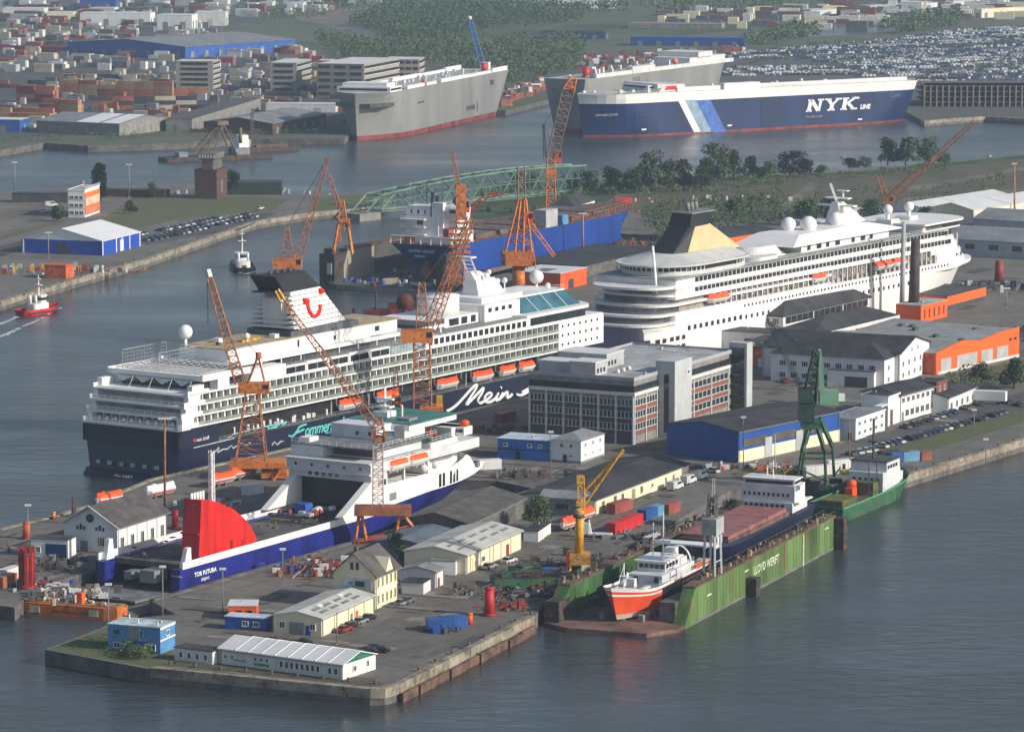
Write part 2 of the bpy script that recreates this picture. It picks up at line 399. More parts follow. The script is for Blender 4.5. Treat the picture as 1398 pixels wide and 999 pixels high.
# middle strip on the left with the tent and the lock
mid = g((-300,480),(0,413),(60,395),(100,383),(200,355),(350,303),(420,292),(520,282),(535,268),(490,262),(380,266),(300,250),(200,252),(0,262),(-400,266))
land('lock_strip_ground', mid, ASPH)
# shipyard peninsula (notches: graving dock of the ferry, fitting-out basin)
d1 = [FE.w(x, y) for x, y in ((-16,-15),(150,-15),(156,0),(150,15),(-16,15))]
pen = g((-300,880),(0,826),(20,829)) + d1[::-1] + g((240,838),(165,845),(115,866),(61,886),(205,913),(360,928),(505,942),(525,942),(545,936),(730,842),(752,806),(775,795)) + \
      g((790,783),(1000,668),(1120,656),(1235,651),(1398,601),(1800,480)) + [Vector((900,1300)), Vector((900,2050))] + g((1398,210),(1180,232),(1060,236),(1000,240),(820,243),(760,243),(700,246),(648,262),(640,292)) + \
      [D3.w(70,9), D3.w(192,9), D3.w(192,-52), D3.w(10,-52), D3.w(-2,-58)] + [MS.w(112, 34), MS.w(92, 30), MS.w(96, 21), MS.w(240, 21)] + \
      [AR.w(-22, 20), AR.w(232, 20), AR.w(240, 0), AR.w(225, -18), AR.w(-12, -18)] + [MS.w(272, -19), MS.w(60, -19), MS.w(-16, -19), MS.w(-40, -26)] + g((130,690),(75,706),(0,724),(-300,790))
land('shipyard_ground', pen, ASPH)
b = B(); b.prism([tuple(FE.w(x, y)) for x, y in ((-24,-14.9),(150,-14.9),(155.9,0),(150,14.9),(-24,14.9))], -1, .4); struct('dock_floor', b, DCONC)

# pale concrete copings along the quays (real kerbs)
def coping(name, pts, w=1.4, h=.35, m=None, z=LZ):
    b = B()
    for a, c in zip(pts, pts[1:]):
        a = Vector(a); c = Vector(c); d = (c-a).normalized(); nn = Vector((-d.y, d.x)); L = (c-a).length; k = max(1, int(L/7))
        for i in range(k):
            p = a.lerp(c, i/k)-d*.0; q = a.lerp(c, (i+1)/k)-d*.12; hh = h+random.uniform(-.04,.04); o = random.uniform(-.06,.06)
            b.prism([p+nn*(.15+o), q+nn*(.15+o), q-nn*w, p-nn*w], z-1.6, z+hh)
    return struct(name, b, m or QUAY)
coping('quay_coping', g((730,842),(545,936),(525,942),(505,942),(360,928),(205,913)))
coping('quay_coping', g((1800,480),(1398,601),(1235,651)))
coping('quay_coping', g((535,270),(520,282),(420,292),(350,303),(200,355),(100,383),(60,395),(0,413),(-300,480))[::1], w=2.2, h=.3)
coping('quay_coping', [MS.w(60,-19.2), MS.w(-16,-19.2), MS.w(-40,-26)] + g((130,690),(75,706),(0,724)), w=1.2)
coping('quay_coping', [FE.w(-16,-15), FE.w(150,-15)], w=1.2, m=DCONC)
coping('quay_coping', [FE.w(150,15), FE.w(-16,15)], w=1.2, m=DCONC)
coping('quay_coping', g((1420,164),(1345,160),(1300,163),(1262,166)), w=3)
coping('quay_coping', g((470,190),(345,190),(200,198),(120,200),(60,196),(0,206)), w=2, m=DCONC)

# fender timbers / rusty sheet piling in front of the near quay
b = B(); q = g((729,845),(547,938)); n_ = 9
for i in range(n_):
    p = q[0].lerp(q[1], (i+.03)/n_); r_ = q[0].lerp(q[1], (i+.97)/n_); d = (r_-p).normalized(); nn = Vector((-d.y, d.x))
    b.prism([p-nn*.1, r_-nn*.1, r_+nn*(.5+.3*(i%2)), p+nn*(.5+.3*(i%2))], -1, 1.7+random.uniform(-.2,.2))
struct('quay_fender_piling', b, mat('rusty_piling', (.15,.09,.065), .85, var=.3, scale=.3))

# grass, roads, yards on the peninsula
sheet('grass_point', g((165,848),(118,868),(66,886),(205,910),(240,905),(236,888),(200,880),(165,866)), GRASS)
sheet('grass_verge', g((232,908),(505,936),(525,934),(510,926),(300,906),(240,902)), mat('worn_grass', (.085,.09,.045), .95, col2=(.10,.085,.06), scale=.2, fine=.6))
sheet('grass_verge', g((1160,628),(1210,636),(1398,575),(1398,560),(1300,585)), GRASS)
sheet('grass_bank', g((1268,518),(1398,490),(1398,505),(1340,520),(1300,530)), GRASS)
sheet('shipyard_road', g((560,915),(700,850),(760,745),(830,700),(980,650),(960,640),(815,702),(700,745),(640,785),(560,830),(520,850),(440,885),(500,900)), mat('road_asphalt', (.15,.14,.122), .9, col2=(.11,.103,.093), scale=.05, fine=.3), LZ+.04)
sheet('car_park', g((1190,615),(1398,560),(1398,535),(1330,548),(1230,585),(1160,600)), ASPHD, LZ+.04)
# brown fields on the north side of the shipyard
sheet('scrub_field', g((830,275),(1000,242),(1180,234),(1398,214),(1500,214),(1500,250),(1240,270),(1100,300),(905,305)), SCRUB, LZ+.03)
sheet('dirt_road', g((1060,287),(1085,287),(1118,250),(1105,248)), SAND, LZ+.08)
sheet('dirt_road', g((1240,262),(1398,232),(1398,228),(1235,256)), SAND, LZ+.08)
sheet('grass_strip', g((640,300),(650,262),(700,247),(800,247),(860,252),(830,275),(700,300)), mat('fresh_grass', (.05,.085,.03), .95, var=.25, scale=.05), LZ+.03)
sheet('grass_strip', g((820,252),(1000,246),(1180,238),(1398,217),(1398,212),(1180,234),(1000,242),(830,246)), mat('fresh_grass', (.05,.085,.03)), LZ+.06)
# left strip
sheet('grass_strip', g((140,300),(180,270),(330,268),(395,272),(370,288),(240,300),(160,318)), GRASS)
sheet('grass_strip', g((420,290),(520,280),(530,270),(480,266),(430,272)), GRASS)
sheet('lock_road', g((-50,330),(100,290),(120,280),(60,272),(-50,290)), SAND, LZ+.05)
sheet('lock_road', g((-50,352),(110,305),(140,302),(100,318),(-50,368)), ASPHD, LZ+.05)
sheet('grass_strip', g((-50,344),(90,302),(98,297),(-50,336)), GRASS, LZ+.07)
sheet('car_park', g((180,325),(345,290),(380,290),(330,312),(200,335)), ASPHD, LZ+.05)
# far bank details
sheet('terminal_yard', g((-100,170),(0,190),(250,180),(470,182),(485,150),(440,110),(330,78),(180,45),(-100,60)), mat('terminal_asphalt', (.09,.088,.085), .9, col2=(.07,.068,.07), scale=.02, fine=.1))
sheet('car_terminal_yard', g((745,135),(900,108),(1240,150),(1270,160),(1450,158),(1450,32),(1300,40),(1180,58),(1000,70),(850,80),(700,112)), mat('car_yard', (.10,.10,.10), .9, col2=(.075,.08,.075), scale=.02))
sheet('far_road', g((0,62),(60,62),(330,24),(420,12),(440,14),(350,32),(60,72),(0,72)), ASPHD, LZ+.06)
sheet('far_road', g((360,10),(380,14),(510,58),(560,74),(600,72),(520,48),(400,8)), ASPH, LZ+.07)
sheet('pond', g((1060,52),(1075,42),(1140,36),(1225,30),(1222,42),(1190,46),(1130,50)), WATER, LZ+.10)
sheet('sand_field', g((395,20),(430,10),(540,12),(560,20),(470,30),(410,30)), mat('bare_soil', (.20,.16,.12), .95, var=.15, scale=.01), LZ+.08)
sheet('green_field', g((560,60),(620,40),(760,36),(1050,20),(1030,40),(800,60),(700,80)), mat('far_meadow', (.07,.10,.04), .95, var=.3, scale=.008), LZ+.05)

# haze
b = B(); b.box(-9500, -3200, -6, 9500, 14500, 190)
hz = bpy.data.materials.new('harbour_haze'); hz.use_nodes = True; hn = hz.node_tree
hn.nodes.remove(hn.nodes['Principled BSDF']); pv = hn.nodes.new('ShaderNodeVolumePrincipled')
pv.inputs['Color'].default_value = (.60, .78, 1, 1); pv.inputs['Density'].default_value = .00007; pv.inputs['Anisotropy'].default_value = .0
hn.links.new(pv.outputs[0], hn.nodes['Material Output'].inputs['Volume'])
b.to('haze', hz, kind='stuff')
# ================================================================ SHIPS
def hb(x, t, L, Bm, rake, lb, st, sw, srake):
    """half breadth at x, relative height t 0..1"""
    xb = L-rake*(1-t); Lb = lb[0]+(lb[1]-lb[0])*t; xs = srake*(1-t); Ls = st[0]+(st[1]-st[0])*t; w0 = sw[0]+(sw[1]-sw[0])*t
    u = max(0, min(1, (xb-x)/Lb)); f = 1-(1-u)**2.1
    v = max(0, min(1, (x-xs)/max(Ls, .1))); s = w0+(1-w0)*(1-(1-v)**2)
    return Bm/2*min(f, s)
def hull(root, L, Bm, bands, rake=10, lb=(60,35), st=(30,12), sw=(.3,.85), srake=6, deckm=None, flip=False, nx=26, bulge=0., x0=0., deckz=None, sheer=None, namedeck='deck', transom=True):
    z0 = bands[0][0]; zt = bands[-1][1]; sheer = sheer or (lambda x, t: 0)
    us = [0.5-0.5*math.cos(math.pi*i/nx) for i in range(nx+1)]
    def P(u, z, sgn):
        t = (z-z0)/(zt-z0); xb = L-rake*(1-t); xs = srake*(1-t); x = xs+(xb-xs)*u
        y = hb(x, t, L, Bm, rake, lb, st, sw, srake)*sgn
        return (((L-x) if flip else x)+x0, y, z+sheer(x, t))
    for (a, c, m, nm) in bands:
        b = B(); k = max(1, int((c-a)/2.5)); zz = [a+(c-a)*j/k for j in range(k+1)]
        for sgn in (1, -1):
            vs = [P(u, z, sgn) for z in zz for u in us]; n = nx+1
            fs = [(j*n+i, j*n+i+1, (j+1)*n+i+1, (j+1)*n+i) for j in range(k) for i in range(nx)]
            if sgn < 0: fs = [f[::-1] for f in fs]
            b.add(vs, fs)
        # transom
        vs = [P(0, z, 1) for z in zz]+[P(0, z, -1) for z in zz]
        if transom: b.add(vs, [(j, j+1, k+1+j+1, k+1+j) for j in range(k)])
        b.to(nm, m, root)
    dz = deckz if deckz is not None else zt-.02
    ring = [P(u, dz, 1) for u in us]+[P(u, dz, -1) for u in us[::-1]][1:-1]
    d = B(); d.add(ring, [tuple(range(len(ring)))]); d.to(namedeck, deckm or DECKG, root)
def outline(L0, L1, hw, bow=8, stern=3, p=2.0, n=8):
    """deck outline with rounded front (x=L1) and stern (x=L0)"""
    pts = []
    for i in range(n+1):
        t = math.pi/2*i/n; pts.append((L1-bow+bow*math.sin(t)**(2/p), -hw*math.cos(t)**(2/p)))
    top = [(x, -y) for x, y in pts[::-1]][1:]
    pts += top; s = []
    for i in range(n+1):
        t = math.pi/2*i/n; s.append((L0+stern-stern*math.sin(t)**(2/p), hw*math.cos(t)**(2/p)))
    pts += s+[(x, -y) for x, y in s[::-1]][1:]
    out = []
    for q in pts:
        if not out or abs(q[0]-out[-1][0])+abs(q[1]-out[-1][1]) > .02: out.append(q)
    if abs(out[0][0]-out[-1][0])+abs(out[0][1]-out[-1][1]) < .02: out.pop()
    return out
_LB = {}
def lifeboat_mesh(L=10.5, top=None, low=None):
    k = (L, (top or BORANGE).name, (low or WHITE).name)
    if k in _LB: return _LB[k]
    b = B(); w = L*.16; sec = [(-.5,.25),(-.42,.8),(-.2,1),(.2,1),(.40,.85),(.5,.15)]
    def ring(z, f, sh=0): return [(s*L*(1-sh), f*w*q, z+(.25 if abs(s) > .45 else 0)) for s, q in sec]+[(s*L*(1-sh), -f*w*q, z+(.25 if abs(s) > .45 else 0)) for s, q in sec[::-1]]
    rs = [ring(-1.3,.35,.08), ring(-.6,.8,.03), ring(0,1)]; n = 12
    for a, c, m in ((0,1,1),(1,2,1)):
        b.m = m; b.add(rs[a]+rs[c], [(i,(i+1)%n,n+(i+1)%n,n+i) for i in range(n)])
    b.m = 1; b.add(rs[0], [tuple(range(n))[::-1]])
    b.m = 1; b.add(ring(0,1.03)+ring(.18,1.03), [(i,(i+1)%n,n+(i+1)%n,n+i) for i in range(n)])
    b.m = 0; t = [ring(.15,.96), ring(.95,.78,.05), ring(1.35,.35,.12)]
    for a, c in ((0,1),(1,2)): b.add(t[a]+t[c], [(i,(i+1)%n,n+(i+1)%n,n+i) for i in range(n)])
    b.add(t[2], [tuple(range(n))]); b.box(-.28*L,-.35,1.3,-.18*L,.35,1.75)
    _LB[k] = b.mesh('lifeboat', [top or BORANGE, low or WHITE]); return _LB[k]
def textm(body, size, m, parent, loc, rot, shear=0, extrude=.03, bold=0., sp=1., align='LEFT', name='lettering'):
    cu = bpy.data.curves.new('txt', 'FONT'); cu.body = body; cu.size = size; cu.shear = shear; cu.extrude = extrude; cu.offset = bold; cu.space_character = sp; cu.align_x = align; cu.resolution_u = 3
    o = bpy.data.objects.new('txt', cu); C.objects.link(o)
    dg = bpy.context.evaluated_depsgraph_get(); me = bpy.data.meshes.new_from_object(o.evaluated_get(dg)); me.materials.clear(); me.materials.append(m)
    bpy.data.objects.remove(o); r = put(name, me, parent); r.location = loc; r.rotation_euler = rot; return r
def ribbon(b, pts, w, fn, wf=None):
    """flat brush stroke through px points; fn maps px -> 3D"""
    P = [Vector(fn(*p)) for p in pts]; fine = []
    for i in range(len(P)-1):
        p0 = P[max(0, i-1)]; p1 = P[i]; p2 = P[i+1]; p3 = P[min(len(P)-1, i+2)]
        for k in range(5):
            t = k/5; fine.append(.5*((2*p1)+(-p0+p2)*t+(2*p0-5*p1+4*p2-p3)*t*t+(-p0+3*p1-3*p2+p3)*t**3))
    fine.append(P[-1])
    for a, c in zip(fine, fine[1:]): b.tube(a, c, w/2, 5)
def balcony_row(root, x0, x1, yo, yi, z, h=2.8, step=2.95, sides=(-1, 1), back=None, rail=None):
    b = B()
    for s in sides:
        b.m = 0; b.box(x0, s*yo, z-.2, x1, s*yi, z+.2)                     # slab
        n = int((x1-x0)/step)
        for i in range(n+1):
            x = x0+(x1-x0)*i/n; b.box(x-.12, s*(yo-.08), z+.16, x+.12, s*yi, z+h-.17)
        b.m = 1; b.box(x0+.1, s*(yo-.02), z+.2, x1-.1, s*(yo-.07), z+1.1)
        b.m = 3
        for i in range(n):
            x = x0+(x1-x0)*(i+.5)/n
            r_ = random.random()
            if r_ < .65: b.m = 3 if r_ < .45 else 0; b.box(x-.3-.5*(r_ < .2), s*(yi+.02), z+.2, x+.75, s*(yi+.07), z+2.2)
            if random.random() < .5: b.m = 2; b.box(x-1.2, s*(yi+.6), z+.2, x-.6, s*(yi+1.1), z+.9)
    return b.to('balcony_row', [WHITE, back or mat('balcony_rail_glass', (.27,.31,.28), .3, spec=.5), MGREY, mat('curtain_fabric', (.66,.68,.62), .8, var=.2)], root, kind='stuff')
def porthole_row(root, xs, z, y, w=.9, h=.9, name='porthole_row', m=None, sides=(-1,)):
    b = B()
    for s in sides:
        for x in xs: b.box(x-w/2, s*(y-.02), z-h/2, x+w/2, s*(y+.06), z+h/2)
    return b.to(name, m or GLASS, root, kind='stuff')
def railing(root, poly, z, closed=True, h=1.1, step=3, r=.06, m=None, name='railing'):
    b = B(); p = [(x, y, z) for x, y in poly]
    if closed: p.append(p[0])
    b.rail(p, h, step, r); return b.to(name, m or WHITE, root)

# ---------------------------------------------------------------- navy cruise ship in the centre
t = thing('cruise_ship', 'white cruise ship with dark navy hull, handwriting on its side and a black-topped white funnel', 'cruise ship', (MS.o.x, MS.o.y, 0), MS.a)
def msx(x, tt): return 0
hull(t, 263, 32, [(-1,8.6,NAVY,'hull')], rake=20, lb=(85,60), st=(40,14), sw=(.82,.98), srake=-1.5, nx=40, deckm=DECKG)
b = B(); b.prism(outline(1, 214, 13.6, 20, 2), 8.6, 13.6); b.to('promenade_wall', BLACK, t)
b = B()      # navy forward and aft parts of the promenade deck side
for s in (-1, 1):
    b.box(-1.2, s*15.95, 8.6, 16, s*13.5, 13.3); b.box(172, s*15.4, 8.6, 212, s*12.5, 13.4)
b.box(-1.2,-15.9,8.6,-.2,15.9,13.3); b.split('upper_hull_side', NAVY, t)
b = B(); b.prism(outline(205, 262, 15.2, 40, 1, 1.6), 8.6, 14.2); b.to('forecastle', NAVY, t)
b = B(); b.prism([(-5.5,-13.5),(2,-16.2),(2,16.2),(-5.5,13.5)], -1, 1.6, [(-1.6,-14.5),(2,-15.9),(2,15.9),(-1.6,14.5)]); b.to('stern_sponson', NAVY, t)
b = B(); b.rail([(x, -15.8, 8.6) for x in (16, 60, 120, 172)], 1.1, 3, .05); b.to('promenade_railing', LGREY, t)
b = B(); b.box(3.5,-14.4,13.6,209,14.4,22.1); b.to('cabin_block', mat('cabin_glass_wall', (.15,.18,.15), .3, var=.3, scale=.7, spec=.5), t)
b = B(); b.box(184,-15.9,13.6,209.5,15.9,22.1); b.split('forward_side_plating', WHITE, t)
b = B(); b.prism(outline(209, 216, 15.4, 6.5, .01), 13.6, 18.6); b.to('forward_bulkhead', WHITE, t)
for i in range(3):
    z = 13.75+2.8*i
    balcony_row(t, 4+i*1.2, 184, 16, 14.5, z)
    porthole_row(t, [186+3.3*k for k in range(7)], z+1.7, 15.95, .8, .8)
# stern tiers
b = B()
for i, (x, z) in enumerate(((-1.4,13.6),(.2,16.4),(1.4,19.2),(3,22.0))):
    b.box(x,-16,z-.28,x+5.5,16,z+.28)
    for s in (-1, 1): b.box(x, s*16, z+.3, x+9, s*15.5, z+1.3); b.box(x+2, s*15.9, z+.3, x+7, s*14.2, z+2.5)
b.to('stern_deck', WHITE, t)
for i, (x, z) in enumerate(((-1.2,13.6),(.4,16.4),(1.6,19.2))):
    b = B(); b.rail([(x,-15.4,z+.3),(x,15.4,z+.3)], 1.1, 2.2, .06, 3)
    if i != 1:
        for k in range(11):
            y = -13.6+2.72*k; b.m = 1; b.box(x+2.3, y-.1, z+.3, x+3.5, y+.1, z+2.5); b.m = 0
            if k < 10: b.sphere((x+2.6, y+1.4, z+1.0), .62, 6, 4, 1.1)
    b.to('stern_balcony_row', [WHITE, OFFW], t, kind='stuff')
b = B(); b.box(3,-14,13.8,4,14,21.9); b.to('stern_wall', mat('stern_cabin_wall', (.22,.24,.24), .4), t)
# deck at 22 and the lido decks
b = B(); b.box(4,-16,22.05,209,16,22.5); b.to('main_upper_deck', WHITE, t)
b = B(); b.box(12,-13.2,22.5,64,13.2,25.4); b.to('aft_lounge', GLASS, t)
b = B()
for s in (-1, 1):
    b.box(16,s*15.9,22.5,21,s*13,25.5); b.box(30,s*15.9,22.5,46,s*13,25.5)
b.split('side_plating', WHITE, t)
b = B(); b.box(9.5,-16,25.2,46,16,25.9)
for s in (-1,1): b.box(9.5,s*16,25.9,30,s*15.6,26.9)
b.box(9.3,-16,25.4,9.8,16,26.6); b.to('aft_sun_deck', WHITE, t)
b = B()      # sail canopies over the open stern
for k in range(4):
    y0 = -13+6.5*k; y1 = y0+6.5; ym = (y0+y1)/2
    b.add([(9,y0,25.2),(9,y1,25.2),(8.2,ym,23.7),(13,y0,25.2),(13,y1,25.2),(13,ym,24.8)], [(0,2,5,3),(2,1,4,5),(0,1,2)])
    b.bar((8.6,y0,25.2),(6.6,y0,22.5),.12)
b.to('sail_canopy', OFFW, t)
b = B()      # pergola of the aft sun deck
for k in range(12): y = -14+28*k/11; b.bar((11,y,26.9),(29,y,27.4),.12)
for k in range(9): x = 11+2.25*k; b.bar((x,-14,26.95+.06*k),(x,14,26.95+.06*k),.16)
for x in (11,20,29):
    for y in (-14,-5,5,14): b.bar((x,y,25.9),(x,y,27),.14)
b.to('pergola', LGREY, t)
b = B(); n = B()
cg = [(14,14.5),(33,14.5),(33,2),(14,2)]
for i in range(4):
    p, q = cg[i], cg[(i+1)%4]; b.bar((*p,25.9),(*p,31),.15); b.bar((*p,31),(*q,31),.12)
    L = math.dist(p, q)
    for k in range(int(L/1.2)): u = k*1.2/L; x = p[0]+(q[0]-p[0])*u; y = p[1]+(q[1]-p[1])*u; b.bar((x,y,25.9),(x,y,31),.045)
    for zz in (27,28,29,30): b.bar((*p,zz),(*q,zz),.045)
b.to('sports_court_net', LGREY, t)
# lounge modules with big dark windows
b = B(); b.box(46,-15.2,22.5,96,15.2,24.9); b.to('lounge', WHITE, t)
for k in range(5):
    x = 45.5+10*k
    b = B(); b.box(x,-16,22.5,x+9.7,-15,25.1+.25*(k%2)); b.to('lounge_module', WHITE, t)
    for j in range(2):
        b = B(); b.box(x+.7+4.4*j,-16.12,22.95,x+4.8+4.4*j,-15.98,24.6); b.to('lounge_window', GLASS, t)
b = B(); b.box(95.5,-16,22.5,111,-15.4,24.9)
for k in range(10): b.box(96+1.5*k,-16.1,22.6,96.2+1.5*k,-15.9,24.9)
b.to('glazed_screen', mat('pale_glass', (.35,.42,.45), .2), t)
b = B(); b.box(46,-14.6,24.9,111,14.6,25.3); b.to('sun_deck', DECKG, t)
b = B(); b.rail([(46,-15,25.3),(110,-15,25.3)], 1.4, 2, .05, 3); b.to('deck_railing', LGREY, t)
b = B(); b.box(28,-13.4,26.9,104,-12.3,27.9); b.box(28,12.3,26.9,104,13.4,27.9); b.box(28,-12.4,26.9,96,12.4,27.2)
for x in range(30,104,9): b.box(x,-13,25.3,x+.35,-12.6,26.9)
b.to('upper_deck_beam', WHITE, t)
b = B(); b.box(30.5,-8.2,27.2,110,8.2,30.6); b.to('top_house', WHITE, t)
b = B(); b.box(30.3,-8.4,30.6,64,8.4,30.85); b.box(88,-8.4,30.6,112,8.4,30.85); b.split('tan_roof_deck', DECK, t)
b = B(); b.m = 0; b.box(44,-3,30.85,52,-1.5,31.5); b.m = 1; b.box(40,2,30.85,42,4,32); b.box(56,-5,30.85,58,-3,31.9); b.m = 2; b.box(36,-1,30.85,37,0,31.6)
b.split('roof_locker', [YELLOW, WHITE, DGREY], t)
b = B(); b.box(99,-8.35,28.4,101,-8.2,29.8); b.box(62,-8.35,28,62.8,-8.2,30); b.box(79,-8.35,28.2,80,-8.2,29.3); b.split('house_window', GLASS, t)
b = B(); b.box(104,-14,27.2,128,-13,28); b.box(104,13,27.2,128,14,28); b.box(110,-13,27.2,111,13,27.9)
for x in (108,116,124): b.box(x,-13.6,22.5,x+.6,-13.1,27.2)
b.to('pool_gantry', WHITE, t)
b = B(); b.box(112,-12,22.5,132,12,22.7); b.to('pool_deck', DECK, t)
# forward block: window strip, bridge
b = B(); b.box(113,-16,22.5,168,16,25.4); b.box(168,-16,22.5,209,16,22.9); b.to('observation_strip', WHITE, t)
for k in range(18):
    b = B(); x = 115.4+2.9*k; b.box(x-.95,-16.1,23.1,x+.95,-15.98,24.8); b.to('strip_window', GLASS, t)
b = B(); b.prism(outline(168, 207, 15.7, 9, .01), 22.9, 25.3); b.to('bridge_window_band', GLASS, t)
b = B(); b.prism(outline(166, 208, 16.2, 9, .01), 25.3, 26.2); b.to('bridge_roof', WHITE, t)
b = B(); b.box(122,-15,25.4,168,15,25.6); b.to('forward_sun_deck', mat('green_grey_deck', (.16,.18,.16), .8), t)
b = B(); b.rail([(113,-15.7,25.5),(168,-15.7,25.5)], 1.1, 2.2, .05, 3); b.to('deck_railing', LGREY, t)
b = B(); b.prism([(170,-12.5),(202,-12.5),(205,-8),(205,8),(202,12.5),(170,12.5)], 26.2, 30.2, [(170,-8),(199,-8),(200,-6),(200,6),(199,8),(170,8)]); b.to('teal_glass_roof', TEAL, t)
b = B()
for x in (178,186,194): b.bar((x,-12.6,26.2),(x-.3,-8,30.3),.2)
b.box(169,-7.9,30.2,200,7.9,30.6); b.to('glass_roof_frame', WHITE, t)
b = B(); b.box(151,-11,25.6,170,11,30.5); b.box(154,-8,30.5,176,8,32); b.box(133,-9,25.6,151,9,28.5); b.split('forward_house', WHITE, t)
for k in range(4):
    b = B(); b.box(162+3.6*k-9,-11.1,28.3,163.7+3.6*k-9,-10.95,29.5); b.split('house_window', GLASS, t)
for k, (x, w_) in enumerate(((136,5),(142.5,3),(147.5,2.4))):
    b = B(); b.box(x-.8,-9.15,26,x+w_-.8,-8.98,28); b.split('house_window', GLASS, t)
b = B(); b.tube((140,-2,28.5),(140,-2,33.8),6.2,20); b.tube((140,-2,33.8),(140,-2,34.2),6.4,20); b.to('round_lounge', WHITE, t)
b = B(); b.add([(125,-9,28.4),(133,-9,28.6),(133,9,28.6),(125,9,28.4),(124,0,30)], [(0,1,2,3)]); b.tube((128,-9,22.6),(128,-9,28.5),.3); b.tube((128,9,22.6),(128,9,28.5),.3); b.to('bandstand', WHITE, t)
b = B()      # sloping radar mast
b.prism([(160,-3),(174,-3),(174,3),(160,3)], 32, 36.5, [(160,-2),(170,-2),(170,2),(160,2)]); b.prism([(160,-1.8),(168,-1.8),(168,1.8),(160,1.8)], 36.5, 39, [(158.5,-1.2),(163,-1.2),(163,1.2),(158.5,1.2)])
for y in (-1.6, 1.6): b.bar((162,y,37),(157.5,y,43.8),.45)
for k in range(5): z = 38.5+1.3*k; x = 161.2-.66*(z-38.5); b.bar((x,-1.6,z),(x,1.6,z),.25)
b.box(155.5,-3.2,43.4,158.5,3.2,43.8); b.to('radar_mast', WHITE, t)
b = B()
for x, y, z, r_ in ((164,-3,37.6,.8),(167,-2,38.4,.7),(170,0,37.8,.8),(172,3,36.6,.8),(174,-3,35.2,.9),(176,1,34.5,1),(168,3,37.5,.7)):
    b.tube((x,y,z-3),(x,y,z),.22); b.sphere((x,y,z),r_,8,5)
b.to('small_radome', WHITE, t, kind='stuff')
for x, y, z, r_ in ((30.5,6,34.6,1.95),(201,3,33.3,2.2)):
    b = B(); b.sphere((x,y,z),r_,18,12); b.tube((x,y,z-r_-2.2),(x,y,z-r_+.2),.45,8); b.to('radome', WHITE, t)
b = B(); b.sphere((198,-3,31.3),.9,10,6); b.sphere((46,-3,32.4),.9,8,6); b.tube((198,-3,30),(198,-3,31),.3); b.tube((46,-3,30.8),(46,-3,32),.25); b.to('small_radome', WHITE, t)
b = B(); b.rail([(173,-7.5,32),(200,-7.5,30.6)], 1.2, 1.5, .05, 2); b.rail([(151,-10.8,30.5),(170,-10.8,30.5)], 1.1, 2, .05); b.rail([(133,-8.8,28.5),(151,-8.8,28.5)], 1.1, 2, .05); b.to('deck_railing', WHITE, t)
# funnel
def frus(x0, x1, hw, z0, X0, X1, HW, z1): return ([(x0,-hw),(x1,-hw*.7),(x1,hw*.7),(x0,hw)], z0, z1, [(X0,-HW),(X1,-HW*.7),(X1,HW*.7),(X0,HW)])
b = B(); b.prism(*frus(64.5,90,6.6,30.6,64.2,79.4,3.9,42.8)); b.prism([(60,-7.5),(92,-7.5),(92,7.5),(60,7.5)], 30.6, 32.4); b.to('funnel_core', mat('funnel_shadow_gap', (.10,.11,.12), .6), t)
fun = None
for k in range(8):
    za = 32.5+1.29*k; zb = za+1.08; f = lambda z: (z-32)/(42.9-32)
    def fr_(z): u = f(z); return 64.6+(-.5)*u, 89.5+(79.5-89.5)*u, 7.0+(4.2-7.0)*u
    a0, a1, ah = fr_(za); c0, c1, ch = fr_(zb)
    b = B(); b.prism([(a0,-ah),(a1,-ah*.75),(a1,ah*.75),(a0,ah)], za, zb, [(c0,-ch),(c1,-ch*.75),(c1,ch*.75),(c0,ch)]); b.to('funnel_louvre', WHITE, t)
b = B()
for k in range(7):
    z = 33+1.3*k; wv = 8.2-k*.55; b.box(60.5+k*.35, -wv, z, 64.5, wv, z+.55)
b.box(61.5,-3.2,33,64.6,3.2,41); b.to('funnel_ladder_deck', OFFW, t)
b = B(); b.prism([(61.5,-4.4),(80,-3.0),(80,3.0),(61.5,4.4)], 42.8, 47.6, [(57.2,-4.3),(73.5,-2.8),(73.5,2.8),(57.2,4.3)]); b.to('funnel_top', BLACK, t)
b = B()
for x in (61,64,67,70): b.tube((x,0,47.4),(x-.4,0,48.4),.6,8)
b.box(58.5,-4.6,42.6,64,4.6,43.0); b.rail([(58.6,-4.5,43),(64,-4.5,43)],1,1.5,.05); b.to('funnel_exhaust', DGREY, t)
def on_fun(px, py):
    y = -5.5
    for _ in range(5):
        x, z = MS.side(px, py, y); u = (z-32)/10.9; c0 = 64.6-.5*u; c1 = 89.5-10*u; h_ = 7-2.8*u; v = (x-c0)/(c1-c0); y = -(h_*(1-.25*v))-.25
    return (x, y, z)
b = B(); ribbon(b, [(419,412),(420.5,418),(423,426),(428,431.5),(433,430),(436.5,424),(437,416)], 1.15, on_fun)
ribbon(b, [(414.5,411),(420,411)], 1.8, on_fun); ribbon(b, [(436,397.5),(440,397.5)], 1.8, on_fun); b.to('logo', mat('logo_red', (.75,.02,.01), .5, var=.02), t)
